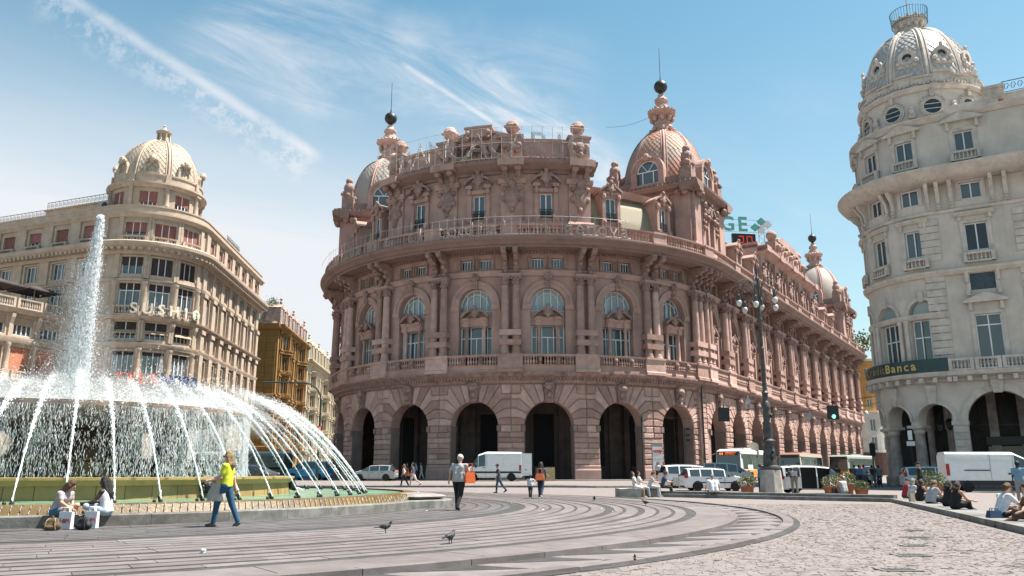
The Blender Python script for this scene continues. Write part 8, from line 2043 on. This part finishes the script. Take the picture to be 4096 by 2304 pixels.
def person(label, loc, rz, H=1.7, sit=None, lean=5, thL=0, knL=2, thR=0, knR=2, armL=(5, 8, 15), armR=(5, 8, 15), head=(0, 0), skin='fair', shirt=(.5, .5, .5), trous=(.03, .035, .05), shoe=(.03, .03, .03), hair=(.04, .025, .018), sleeve='short', legs='long', long_hair=0.0, cap=None, near=False, ov=None, group=None, dress=False, fat=1.0, glasses=False, female=False):
    k = H / 1.70; o = thing('person', label, 'person', (0, 0, 0), 0, group); ov = ov or {}
    J = {}; hipw = .09
    def leg(s_, th, kn):
        a = rad(th); b = rad(th - kn); hip = Vector((0, s_ * hipw, -.02)); knee = hip + Vector((sin(a), s_ * .02, -cos(a))) * .43
        ank = knee + Vector((sin(b), 0, -cos(b))) * .43; return hip, knee, ank
    for n, s_, th, kn in (('L', 1, thL, knL), ('R', -1, thR, knR)): J['hip' + n], J['knee' + n], J['ank' + n] = leg(s_, th, kn)
    for q, v in ov.items(): J[q] = Vector(v)
    l = rad(lean); up = Vector((sin(l), 0, cos(l))); fw = Vector((cos(l), 0, -sin(l)))
    J['pel'] = Vector((0, 0, 0)); J['abd'] = up * .14 - fw * .01; J['chest'] = up * .34 + fw * .01; J['neck'] = up * .475
    hp = rad(lean * .5 + head[0]); hup = Vector((sin(hp), 0, cos(hp))); hy = rad(head[1]); hf = Vector((cos(hp) * cos(hy), sin(hy), -sin(hp)))
    J['jaw'] = J['neck'] + hup * .085; J['head'] = J['jaw'] + hup * .085 + hf * .02; J['top'] = J['head'] + hup * .085 - hf * .01
    for n, s_, (sa, ab, eb) in (('L', 1, armL), ('R', -1, armR)):
        sh = up * .43 + Vector((0, s_ * .175, 0)); a = rad(sa) - l * 0; c = rad(ab)
        d = Vector((sin(a) * cos(c), s_ * sin(c), -cos(a) * cos(c))); e = rad(sa + eb); d2 = Vector((sin(e) * cos(c * .6), s_ * sin(c * .6), -cos(e) * cos(c * .6)))
        J['sh' + n] = sh
        if 'elb' + n not in ov: J['elb' + n] = sh + d * .28
        if 'wri' + n not in ov: J['wri' + n] = J['elb' + n] + d2 * .25
        dd = (J['wri' + n] - J['elb' + n]).normalized(); J['hand' + n] = J['wri' + n] + dd * .07
    low = min(J['ankL'].z, J['ankR'].z); base = (sit + .11 if sit is not None else (-low * k + .075 * k))
    o.location = (loc[0], loc[1], loc[2] if len(loc) > 2 else gz(loc[0], loc[1])); o.rotation_euler = (0, 0, rz)
    T = lambda v: Vector((v.x * k, v.y * k * fat if abs(v.y) < .3 else v.y * k, v.z * k + base))
    sm = mat('skin_' + skin, SKINS[skin], .55, .1, 8); f = fat
    # body: one continuous surface
    h = .017 if near else .03; sd_ = hup.cross(hf).normalized()
    def C(a, b, ra, rb=None):
        g_ = lambda q: T(J[q]) if isinstance(q, str) else T(q); return (g_(a), g_(b), ra * k, (rb if rb is not None else ra) * k)
    lat = Vector((0, .065, 0)) * f; body = []
    def torso(e): return [C(J['pel'] + lat, J['abd'] + lat * .8, .098 * f + e, .086 * f + e), C(J['pel'] - lat, J['abd'] - lat * .8, .098 * f + e, .086 * f + e), C(J['abd'] + lat * .8, J['chest'] + lat * 1.2, .086 * f + e, .095 * f + e), C(J['abd'] - lat * .8, J['chest'] - lat * 1.2, .086 * f + e, .095 * f + e), C('chest', J['neck'] - up * .03, .10 + e, .06 + e)]
    body += torso(0)
    for s_ in 'LR':
        body += [C(J['chest'] + up * .07, 'sh' + s_, .065, .056), C('sh' + s_, 'elb' + s_, .050, .037), C('elb' + s_, 'wri' + s_, .038, .025), C('wri' + s_, 'hand' + s_, .027, .030 if not near else .022)]
        body += [C('hip' + s_, 'knee' + s_, .088 * f, .054), C('knee' + s_, J['knee' + s_].lerp(J['ank' + s_], .3), .052, .052), C(J['knee' + s_].lerp(J['ank' + s_], .3), 'ank' + s_, .052, .036)]
    body += [C('neck', 'jaw', .05, .052), C(J['jaw'] + hf * .045 - hup * .01, J['head'] + hf * .01, .044, .068), C(J['head'] - hf * .012 + hup * .012, J['head'] - hf * .012 + hup * .045, .083, .078), C(J['head'] + hf * .084 + hup * .005, J['head'] + hf * .10 - hup * .028, .008, .014)]
    for q in (-1, 1): body.append(C(J['head'] + sd_ * .085 * q - hf * .01, J['head'] + sd_ * .085 * q - hf * .015 - hup * .03, .014, .010))
    blob('body', body, sm, o, h, .028 * k)
    if near:
        for s_ in 'LR':
            w, hh = T(J['wri' + s_]), T(J['hand' + s_]); d = (hh - w).normalized(); sd = d.cross(Vector((0, 1, 0)) if abs(d.y) < .8 else Vector((1, 0, 0))).normalized(); nn = d.cross(sd); cs = [(w, hh, .024 * k, .026 * k)]
            for off, ln in ((-.030, .062), (-.011, .075), (.010, .070), (.029, .052)):
                b = hh + sd * off * k; c = b + d * ln * .55 * k + nn * .012 * k; e = c + d * ln * .35 * k + nn * .03 * k; cs += [(hh, b, .018 * k, .012 * k), (b, c, .0105 * k, .0095 * k), (c, e, .0095 * k, .007 * k)]
            b = w + d * .02 * k; cs += [(b, b + (d * .035 - sd * .045) * k, .014 * k, .011 * k), (b + (d * .035 - sd * .045) * k, b + (d * .075 - sd * .05 + nn * .01) * k, .011 * k, .008 * k)]
            blob('hand', cs, sm, o, .0065, .006)
    # clothes as shells over the same joints
    if shirt:
        cs = torso(.017); cs += [C(J['pel'] + lat - up * .07, J['abd'] + lat, .112 * f, .10 * f), C(J['pel'] - lat - up * .07, J['abd'] - lat, .112 * f, .10 * f)]
        for s_ in 'LR':
            cs.append(C(J['chest'] + up * .07, 'sh' + s_, .085, .072 if sleeve != 'none' else .05))
            if sleeve == 'short': cs.append(C('sh' + s_, J['sh' + s_].lerp(J['elb' + s_], .62), .072, .060))
            if sleeve == 'long': cs += [C('sh' + s_, 'elb' + s_, .068, .055), C('elb' + s_, J['wri' + s_].lerp(J['elb' + s_], .08), .054, .042)]
        if dress: cs.append(C('pel', J['kneeL'].lerp(J['kneeR'], .5) * .7, .15, .16))
        blob('shirt', cs, cloth(shirt), o, h, .03 * k, [(T(J['pel'] - up * (.09 if fat > 1.1 else .045)), -up), (T(J['neck'] + up * .012), up)])
    if trous:
        cs = [C(J['pel'] + lat, J['abd'] * .7 + lat, .112 * f, .10 * f), C(J['pel'] - lat, J['abd'] * .7 - lat, .112 * f, .10 * f)]
        for s_ in 'LR':
            if legs == 'long': cs += [C('hip' + s_, 'knee' + s_, .102 * f, .070), C('knee' + s_, J['ank' + s_] + Vector((0, 0, .01)), .070, .056)]
            else: cs.append(C('hip' + s_, J['hip' + s_].lerp(J['knee' + s_], .38 if legs == 'hot' else .8), .104 * f, .092 * f))
        blob('trousers', cs, cloth(trous), o, h, .022 * k)
    if shoe:
        for s_ in 'LR':
            a = J['ank' + s_]; sh = (a - J['knee' + s_]).normalized(); toe = Vector((1, 0, 0))
            if sh.x < -.35 and sit is None: toe = Vector((.8, 0, -.6))
            blob('shoe', [C(a + Vector((-.035, 0, -.03)), a + toe * .06 + Vector((0, 0, -.035)), .045, .045), C(a + toe * .06 + Vector((0, 0, -.035)), a + toe * .16 + Vector((0, 0, -.042)), .043, .034)], cloth(shoe), o, .018 if near else .025, .02)
    # hair, cap, face
    hm = mat('hair_%d_%d_%d' % tuple(int(x * 200) for x in hair), hair, .6, .4, 30, .5, 60)
    if not (cap and not long_hair):
        cs = [C(J['head'] - hf * .028 + hup * .03, J['head'] - hf * .022 + hup * .055, .097, .088), C(J['head'] - hf * .05, J['jaw'] - hf * .05 + hup * .04, .085, .06)]
        if long_hair: cs += [C(J['head'] - hf * .06, J['jaw'] - hf * .085 - up * long_hair * .5, .085, .085), C(J['jaw'] - hf * .085 - up * long_hair * .5, J['jaw'] - hf * .075 - up * long_hair, .085, .055)] + [C(J['head'] + sd_ * .075 * q - hf * .03, J['jaw'] + sd_ * .085 * q - hf * .05 - up * long_hair * .55, .045, .04) for q in (-1, 1)]
        blob('hair', cs, hm, o, h * .8, .02, [(T(J['head'] + hf * .052 + hup * .0), (hf - hup * .55).normalized())])
    if cap:
        blob('cap', [C(J['head'] - hf * .012 + hup * .03, J['head'] - hf * .012 + hup * .05, .099, .094), C(J['head'] + hf * .06 + hup * .045, J['head'] + hf * .15 + hup * .035, .03, .022), C(J['head'] + hf * .06 + sd_ * .05 + hup * .045, J['head'] + hf * .13 + sd_ * .035 + hup * .038, .022), C(J['head'] + hf * .06 - sd_ * .05 + hup * .045, J['head'] + hf * .13 - sd_ * .035 + hup * .038, .022)], cloth(cap), o, .02, .02, [(T(J['head'] + hup * .028), -hup)])
    fm = MB(); sd = hup.cross(hf).normalized()
    for s_ in (-1, 1): e_ = MB(); e_.ball(T(J['head'] + hf * .078 + sd * .032 * s_ + hup * .005), .011 * k, 4); e_.build('eye', M_IRON, o)
    fm = MB(); fm.ball(T(J['head'] + hf * .078 - hup * .062), .014 * k, 4, sz=.4, sy=1.6); fm.build('mouth', mat('lips', (.36, .12, .10), .5), o)
    if glasses:
        fm = MB(); c = T(J['head'] + hf * .085 + hup * .006)
        for s_ in (-1, 1): fm.ball(T(J['head'] + hf * .086 + sd * .034 * s_ + hup * .004), .027 * k, 6, sz=.8); fm.tube([T(J['head'] + hf * .08 + sd * .06 * s_), T(J['head'] + sd * .09 * s_)], .006, 4)
        fm.build('sunglasses', M_BLKP, o)
    o['_j'] = 0; del o['_j']
    return o, (lambda v: o.matrix_basis @ T(J[v]) if isinstance(v, str) else o.matrix_basis @ T(v))
def bagmesh(w, h, d, m, name, label, loc, rz, handles=.25, cat='bag', slump=.8, tilt=0.0, sub='handle'):
    o = thing(name, label, cat, loc, rz); o.rotation_euler = (tilt, 0, rz); mb = MB()
    mb.add([(-w / 2, -d / 2, 0), (w / 2, -d / 2, 0), (w / 2, d / 2, 0), (-w / 2, d / 2, 0), (-w / 2 * slump, -d / 3, h), (w / 2 * slump, -d / 3, h), (w / 2 * slump, d / 3, h), (-w / 2 * slump, d / 3, h), (-w * .54, 0, h * .4), (w * .54, 0, h * .4)], [(0, 1, 5, 4), (2, 3, 7, 6), (4, 5, 6, 7), (3, 2, 1, 0), (1, 2, 9), (2, 6, 9), (6, 5, 9), (5, 1, 9), (3, 0, 8), (0, 4, 8), (4, 7, 8), (7, 3, 8)]); mb.build('pouch', m, o)
    if handles:
        for s_ in (-1, 1): mb = MB(); mb.tube([(-w * .25, s_ * d * .2, h), (-w * .18, s_ * d * .2, h + handles), (w * .18, s_ * d * .2, h + handles), (w * .25, s_ * d * .2, h)], .012, 5); mb.build(sub, m, o)
    return o
def backpack(label, loc, rz, m, m2):
    o = thing('backpack', label, 'backpack', loc, rz)
    blob('pouch', [((-.14, 0, .12), (.14, 0, .12), .12, .12), ((-.08, .02, .26), (.08, .02, .26), .10, .10)], m, o, .025, .05)
    blob('pocket', [((-.09, -.10, .09), (.09, -.10, .09), .065, .065)], m, o, .02, .02)
    for s_ in (-1, 1): mb = MB(); mb.tube([(s_ * .08, -.02, .34), (s_ * .12, -.12, .27), (s_ * .13, -.155, .14), (s_ * .15, -.13, .03)], .016, 5); mb.build('strap', m2, o)
    mb = MB(); mb.tube([(-.06, 0, .34), (0, 0, .42), (.06, 0, .34)], .012, 5); mb.build('handle', m2, o); o.scale = (.72, .72, .72)

def people():
    S = .345
    # two friends on the fountain wall
    x, y = gpt(56, 515.5, S)
    person('seated girl with wavy brown hair in grey tee and denim shorts on fountain wall', (x, y, 0), rad(-8), 1.66, sit=S - .02, lean=24, ov={'kneeL': (.40, .14, .13), 'ankL': (.18, .10, -.10), 'kneeR': (.42, -.10, .07), 'ankR': (.30, -.13, -.34), 'elbL': (.20, .22, .22), 'wriL': (.32, .12, .06), 'elbR': (.26, -.22, .20), 'wriR': (.40, -.06, .06)}, head=(22, 25), shirt=(.42, .38, .40), trous=(.07, .14, .23), legs='hot', shoe=(.35, .33, .3), hair=(.13, .065, .03), long_hair=.22, near=True)
    x, y = gpt(106, 514.5, S)
    person('seated girl with long black braids in white vest and pale jeans on fountain wall', (x, y, 0), rad(183), 1.7, sit=S - .02, lean=10, ov={'kneeL': (.36, .24, .10), 'ankL': (.12, -.08, -.03), 'kneeR': (.36, -.26, .10), 'ankR': (.16, .10, -.02), 'elbL': (.20, .24, .20), 'wriL': (.44, .18, .17), 'elbR': (.18, -.24, .20), 'wriR': (.42, -.20, .15)}, head=(2, 5), skin='dark', shirt=(.70, .70, .72), sleeve='none', trous=(.36, .44, .53), shoe=(.5, .5, .5), hair=(.008, .007, .008), long_hair=.38, near=True)
    G2 = lambda px, py, z=.085: gpt(px, py, z)
    x, y = G2(51, 530.5); backpack('brown canvas backpack on the paving below the girl in grey', (x, y, .085), .2, mat('brown_canvas', (.15, .105, .055), .9, .3, 12, .3, 40), mat('tan_strap', (.30, .22, .13), .9))
    x, y = G2(83, 529.8); backpack('black backpack with white patch lying between two paper bags', (x, y, .085), -.2, mat('black_nylon', (.012, .012, .016), .6, .3, 12, .3, 40), mat('black_strap', (.02, .02, .022), .8))
    for px, py, lb in ((65, 529.0, 'crumpled white paper shopping bag with red letters beside brown backpack'), (90.5, 528.0, 'upright white paper shopping bag with twin handles beside black backpack')):
        x, y = G2(px, py); o = bagmesh(.30, .36, .12, mat('white_paper', (.70, .69, .70), .7, .08, 6), 'shopping_bag', lb, (x, y, .085), rad(-8), .09, slump=1.0)
        letters('H&M', .13, .002, mat('red_print', (.62, .02, .04), .6), 'printed_letter', o, lambda q: Matrix.Translation((q - .105, -.062, .13)) @ Matrix.Rotation(rad(-3), 4, 'X'), width=.072, offset=.0)
    # walkers
    x, y = G2(223, 526.5)
    w, J = person('blonde woman in yellow polo and blue jeans striding past the fountain', (x, y, .085), rad(180), 1.69, lean=-1, thL=20, knL=14, thR=-17, knR=6, armL=(14, 8, 62), armR=(-16, 10, 4), shirt=(.60, .66, .045), trous=(.025, .085, .165), shoe=(.10, .11, .095), hair=(.40, .27, .13), long_hair=.20, near=True, glasses=True, skin='fair', fat=1.04)
    p = J('wriL'); bagmesh(.38, .40, .12, mat('grey_tote', (.36, .33, .30), .8, .1, 6), 'tote_bag', 'pale grey tote bag carried by the woman in yellow', (p.x + .14, p.y + .10, p.z - .46), rad(6), .14, slump=.45)
    x, y = G2(458.5, 510.2)
    m_, J = person('man in white cap, grey shirt and black trousers walking away with orange bag', (x, y, .085), rad(68), 1.76, lean=6, thL=14, knL=10, thR=-12, knR=22, armL=(-6, 30, 26), armR=(16, 16, 62), shirt=(.48, .44, .44), trous=(.018, .018, .02), shoe=(.02, .02, .02), hair=(.25, .22, .2), cap=(.68, .67, .66), near=True, skin='fair', fat=1.2)
    p = J('elbR'); o = bagmesh(.33, .36, .14, mat('orange_bag', (.80, .145, .03), .7, .1, 8), 'shoulder_bag', 'orange shoulder bag hanging at the side of the man in white cap', (p.x + .03, p.y - .13, p.z - .30), rad(20), .26, slump=.85)
    x, y = gpt(404, 487.6, .19)
    person('woman in white top and black trousers walking beside man in pale shorts', (x, y, .19), rad(172), 1.66, thL=20, knL=10, thR=-18, knR=10, shirt=(.66, .64, .66), trous=(.03, .03, .035), shoe=(.5, .48, .45), hair=(.20, .09, .05), long_hair=.28, sleeve='none', skin='tan')
    bagmesh(.3, .3, .12, mat('rust_leather', (.36, .10, .03), .6), 'handbag', 'rust orange handbag on the arm of the woman in white top', (x + .22, y - .2, 1.0), 0, .2)
    x, y = gpt(411, 487.6, .19)
    person('man in grey tee and pale shorts walking beside woman in black trousers', (x + .1, y + .2, .19), rad(172), 1.76, thL=16, knL=8, thR=-24, knR=34, shirt=(.075, .085, .105), trous=(.55, .5, .46), legs='short', shoe=(.45, .42, .4))
    x, y = gpt(498.5, 492.9, .05)
    person('man in dark cap and navy clothes walking past the white van', (x, y, .03), rad(176), 1.72, thL=12, knL=8, thR=-24, knR=14, shirt=(.03, .035, .06), trous=(.035, .075, .13), cap=(.015, .017, .02), skin='tan')
    x, y = gpt(530.5, 499.2, .05)
    person('small child in white tee and dark trousers beside dark haired woman', (x, y, .06), rad(80), 1.12, thL=22, knL=8, thR=-22, knR=10, shirt=(.62, .66, .70), trous=(.03, .035, .05), shoe=(.6, .6, .6), armR=(30, 40, 10))
    x, y = gpt(541, 499.4, .05)
    w, J = person('dark haired woman in striped top with orange handbag walking away with child', (x, y, .06), rad(75), 1.68, thL=14, knL=8, thR=-16, knR=24, shirt=(.14, .14, .16), trous=(.02, .035, .06), shoe=(.55, .53, .5), hair=(.015, .011, .01), long_hair=.36, armR=(20, 14, 55), skin='tan')
    bagmesh(.42, .30, .16, mat('orange_leather', (.62, .15, .05), .6, .1, 8), 'handbag', 'orange leather handbag of the dark haired woman beside the child', (x - .06, y - .24, .92), .1, .22)
    for (px, yy, sh, tr, lb, rz, lh) in ((416.5, 83.2, (.28, .36, .42), (.05, .05, .06), 'person in light blue shirt in the shade of the second arch', 200, 0), (421.5, 83.6, (.5, .5, .5), (.5, .5, .5), 'person in white trousers in the shade of the second arch', 190, .2), (393, 82.6, (.03, .03, .035), (.04, .04, .045), 'dark clothed person behind the silver hatchback', 170, 0), (408, 83, (.04, .04, .05), (.05, .05, .06), 'person in black walking in the arcade shade', 180, 0)):
        person(lb, ((px - 512) / 796 * yy * .976, yy, .50), rad(rz), 1.72, thL=16, knL=8, thR=-14, knR=10, shirt=sh, trous=tr, long_hair=lh)
    # on the stone benches
    B = dict(lean=-8, thL=84, knL=84, thR=78, knR=70)
    person('woman in white top and white shorts sitting on pale bench', (6.35, 42.35, 0), rad(-12), 1.66, sit=.46, **B, shirt=(.68, .67, .68), trous=(.66, .65, .66), legs='short', shoe=(.42, .25, .16), hair=(.03, .02, .018), long_hair=.18, armL=(28, 10, 30), armR=(30, 10, 30), head=(-14, 0), skin='tan')
    person('person with dark hair resting behind woman in white', (6.7, 42.9, 0), rad(-10), 1.68, sit=.46, **B, shirt=(.6, .6, .6), trous=(.4, .42, .45), hair=(.02, .015, .013), armL=(35, 8, 40), armR=(35, 8, 40), skin='tan')
    B2 = dict(lean=14, thL=82, knL=70, thR=84, knR=88)
    person('person in grey tee and grey trousers looking at a phone on bench', (7.25, 43.1, 0), rad(-8), 1.72, sit=.46, **B2, shirt=(.5, .48, .5), trous=(.42, .43, .45), shoe=(.3, .3, .3), hair=(.08, .04, .025), armL=(30, 8, 60), armR=(30, 8, 60), head=(18, 0))
    n_, J = person('man in navy shirt reading a newspaper on the bench end', (8.0, 43.6, 0), rad(-14), 1.76, sit=.46, **B2, shirt=(.05, .075, .12), trous=(.055, .05, .04), shoe=(.25, .45, .05), hair=(.12, .065, .03), armL=(40, 10, 45), armR=(40, 10, 45), head=(20, 0))
    nw = thing('newspaper', 'open newspaper held by the man in navy shirt', 'newspaper', J('handR'), rad(-14)); mb = MB()
    mb.add([(-.05, -.25, -.15), (.28, 0, -.2), (.3, 0, .22), (-.03, -.25, .26), (.0, .35, -.15), (.02, .35, .26)], [(0, 1, 2, 3), (3, 2, 1, 0), (1, 4, 5, 2), (2, 5, 4, 1)]); mb.build('sheet', mat('newsprint', (.42, .41, .38), .9, .35, 14), nw)
    for (px, yy, sh, tr, lb) in ((657.5, 78.3, (.5, .5, .52), (.03, .03, .035), 'tourist in white tee with black backpack beside the poster board'), (663.5, 78.5, (.42, .05, .04), (.03, .03, .03), 'tourist in red top standing beside the poster board')):
        person(lb, ((px - 512) / 796 * yy * .976, yy), rad(-80), 1.76, shirt=sh, trous=tr, legs='short', armL=(20, 10, 40), armR=(10, 10, 60), skin='tan')
    # along the stepped ledge
    def ledge(px, Y): return ((px - 512) / 796 * Y * .973, Y)
    LS_ = dict(lean=10, thL=84, knL=80, thR=84, knR=80)
    x, y = ledge(713, 41.3); person('grey haired man in white tee sitting on the ledge before the taxi', (x, y, 0), rad(95), 1.74, sit=.295, **LS_, shirt=(.68, .68, .70), trous=(.2, .2, .22), hair=(.30, .28, .26), armL=(8, 22, 20), armR=(8, 22, 20), fat=1.25, head=(12, 0))
    x, y = ledge(843, 39.2); person('red haired woman in grey vest sitting on the ledge with a dark bag', (x, y, 0), rad(110), 1.66, sit=.295, **LS_, shirt=(.40, .40, .42), trous=(.25, .25, .27), sleeve='none', hair=(.36, .14, .035), armL=(40, 20, 70), armR=(12, 18, 30), fat=1.1, head=(10, 30))
    bagmesh(.3, .22, .14, mat('black_leather', (.015, .015, .017), .5), 'handbag', 'black handbag beside the red haired woman on the ledge', (x - .42, y + .1, .31), .3, .1)
    x, y = ledge(760, 49.5); person('man in blue tee standing beside the lamp pedestal', (x, y), rad(10), 1.76, shirt=(.10, .2, .3), trous=(.04, .05, .08), skin='fair', hair=(.1, .06, .04))
    x, y = ledge(776, 48.0); person('person in green tee passing behind the lamp pedestal', (x, y), rad(190), 1.7, thL=14, thR=-14, shirt=(.12, .32, .24), trous=(.4, .3, .24), legs='short')
    x, y = ledge(794, 48.6); person('man in dark shirt bending into the open white car', (x, y), rad(80), 1.76, lean=52, thL=6, thR=-6, shirt=(.05, .052, .075), trous=(.22, .20, .15), armL=(80, 10, 20), armR=(70, 10, 20), head=(20, 0), fat=1.15)
    for (px, Y, sh, tr, lb, rz) in ((855, 69, (.06, .10, .15), (.04, .04, .05), 'dark haired person in navy top near the scooters', 60), (860, 68.2, (.10, .17, .30), (.03, .04, .07), 'man in blue shirt standing near the scooters', 100), (864.5, 68.6, (.24, .32, .40), (.12, .12, .13), 'man in pale blue tee and shorts near the scooters', 80), (873, 67, (.025, .025, .03), (.34, .30, .25), 'person in black top and khaki trousers by the traffic light post', 120), (879.5, 66.4, (.10, .13, .14), (.03, .03, .05), 'person in dark green top by the traffic light post', 70), (838, 62, (.015, .015, .018), (.02, .02, .022), 'rider in black leathers walking past the grey bus', 90)):
        x, y = ledge(px, Y); person(lb, (x, y), rad(rz), 1.74, thL=6, thR=-5, shirt=sh, trous=tr, skin='tan')
    # along the long ledge
    def on(px, py): return gpt(px, py, .16)
    L2 = dict(lean=16, thL=93, knL=30, thR=108, knR=95)
    for (px, py, sh, tr, lb, kw) in ((904, 498.3, (.40, .03, .04), (.05, .05, .06), 'person in red jacket and patterned cap at the far end of the ledge', dict(cap=(.06, .05, .06))), (909.5, 499.2, (.5, .5, .53), (.05, .05, .06), 'grey haired person in striped top with red sides on the ledge', dict(hair=(.45, .44, .43))), (918, 501.2, (.015, .015, .017), (.02, .02, .022), 'woman in black vest with brown hair beside a beige bag on the ledge', dict(hair=(.06, .03, .02), long_hair=.15, sleeve='none', skin='tan')), (929.5, 503.6, (.36, .37, .39), (.02, .02, .025), 'curly ginger haired woman in grey tee leaning forward on the ledge', dict(hair=(.33, .16, .06), fat=1.25, head=(20, 0))), (945.5, 506.6, (.014, .014, .016), (.015, .015, .017), 'dark haired person in black sitting beside woman in sunglasses', dict(hair=(.012, .01, .01), long_hair=.05)), (953.5, 509.5, (.014, .013, .014), (.015, .015, .016), 'woman in black dress with sunglasses in her hair on the ledge', dict(hair=(.05, .025, .018), sleeve='none', skin='tan', long_hair=.1))):
        x, y = on(px, py); person(lb, (x + .12, y + .1, 0), rad(8), 1.68, sit=.16, **L2, shirt=sh, trous=tr, armL=(35, 10, 45), armR=(35, 10, 45), **kw)
    x, y = on(1006, 517.5); person('man in white tee and black shorts eating on the ledge', (x - .08, y + .05, 0), rad(5), 1.76, sit=.16, lean=20, thL=105, knL=95, thR=108, knR=110, shirt=(.66, .67, .71), trous=(.02, .02, .025), legs='short', shoe=(.6, .6, .6), hair=(.16, .085, .035), armL=(40, 10, 95), armR=(45, 12, 100), head=(16, 0), near=True, glasses=True)
    bagmesh(.36, .17, .2, mat('blue_nylon', (.012, .045, .10), .6), 'waist_bag', 'dark blue bag on the ledge behind the man in white tee', (x - .36, y - .12, .165), .1, .06)
    x, y = on(915, 501.5); bagmesh(.24, .32, .12, mat('beige_bag', (.34, .29, .21), .8), 'handbag', 'beige handbag standing on the ledge beside woman in black vest', (x - .15, y - .1, .165), .3, .1)
    x, y = on(1027, 521); person('person in brown beside the man in white tee', (x + .25, y, 0), rad(170), 1.7, sit=.16, **L2, shirt=(.16, .07, .04), trous=(.12, .06, .04), armL=(30, 10, 40), armR=(30, 10, 40))
    x, y = ledge(921, 37.5); person('man in black jacket and cap standing behind the seated row', (x, y), rad(150), 1.72, shirt=(.014, .014, .016), trous=(.02, .02, .02), sleeve='long', cap=(.02, .02, .025), skin='tan')
    x, y = ledge(1019, 33.5); person('man in light blue shirt standing behind the ledge', (x, y), rad(60), 1.72, shirt=(.17, .29, .40), trous=(.26, .27, .28), hair=(.012, .01, .01), skin='dark', armR=(20, 8, 60))
    # pigeons and litter
    def pigeon(px, py, rz, lb, z=.085):
        x, y = gpt(px, py, z); o = thing('pigeon', lb, 'pigeon', (x, y, z), rz); o.scale = (.8, .8, .8); m = mat('pigeon_grey', (.05, .055, .065), .6, .3, 20)
        blob('body', [((-.12, 0, .155), (.0, 0, .165), .04, .068), ((0, 0, .165), (.07, 0, .185), .068, .055), ((.07, 0, .19), (.115, 0, .25), .045, .026), ((.115, 0, .255), (.135, 0, .275), .026, .026), ((.145, 0, .275), (.18, 0, .268), .012, .005)] + [q for y_ in (-.03, .03) for q in (((-.01, y_, .13), (-.005, y_, .01), .02, .007), ((-.005, y_, .008), (.04, y_, .006), .007, .005))], m, o, .011, .02)
        mb = MB(); mb.poly([(-.30, .125), (-.15, .145), (-.15, .165), (-.30, .14)], .03, -.03); mb.build('tail', mat('pigeon_dark', (.02, .02, .025), .6), o)
        for s_ in (-1, 1): mb = MB(); mb.ball((-.04, s_ * .055, .175), .07, 6, sx=1.5, sy=.3, sz=.6); mb.build('wing', mat('pigeon_wing', (.085, .09, .10), .6, .4, 30), o)
    pigeon(385.5, 533.2, rad(8), 'dark pigeon in profile on the striped paving'); pigeon(450.5, 543.8, rad(60), 'dark pigeon facing away on the striped paving near the step')
    pigeon(594.4, 501.4, rad(-90), 'far pigeon standing in front of the stone bench', .08); pigeon(645.5, 505.8, rad(165), 'speckled pigeon walking near the end of the ledge', .08)
    x, y = gpt(203, 552.8, .086); o = thing('paper_scrap', 'crumpled white paper cup lying on the striped paving', 'litter', (x, y, .088)); o.scale = (.65, .65, .65); G = np.random.default_rng(2); mb = MB(); mb.ball((0, 0, .03), .055, 6, sx=1.4); mb.v = [tuple(np.array(p) + G.normal(size=3) * .012) for p in mb.v]; mb.build('paper', mat('white_paper', (.70, .69, .70)), o)
    x, y = gpt(635, 560.5, .05); o = thing('plastic_bottle', 'dark plastic bottle standing on the ring kerb', 'bottle', (x, y, .055)); o.scale = (.5, .5, .45); mb = MB(); mb.lathe([(.04, 0), (.042, .1), (.03, .14), (.014, .17), (.014, .2)], 0, 0, 10); mb.build('bottle', mat('dark_plastic', (.02, .025, .018), .2), o, smooth=40); mb = MB(); mb.lathe([(.017, .195), (.017, .215)], 0, 0, 8); mb.build('cap', M_WPAINT, o); mb = MB(); mb.lathe([(.0425, .04), (.0425, .09)], 0, 0, 10); mb.build('wrapper', mat('yellow_print', (.4, .36, .08)), o)
    for i, (px, py) in enumerate(((544, 509.8), (512, 503), (469, 500), (614, 511.5), (428, 511), (601, 509))):
        x, y = gpt(px, py, .086); o = thing('paper_scrap', 'tiny scrap of white paper on the striped paving', 'litter', (x, y, .087), i * .9, 'scraps of paper on the striped paving'); mb = MB(); s_ = .06; mb.add([(-s_, -s_ * .6, 0), (s_, -s_ * .5, .012), (s_ * .9, s_ * .6, .0), (-s_ * .8, s_ * .5, .018)], [(0, 1, 2, 3)]); mb.build('paper', mat('white_paper', (.70, .69, .70)), o)
people()
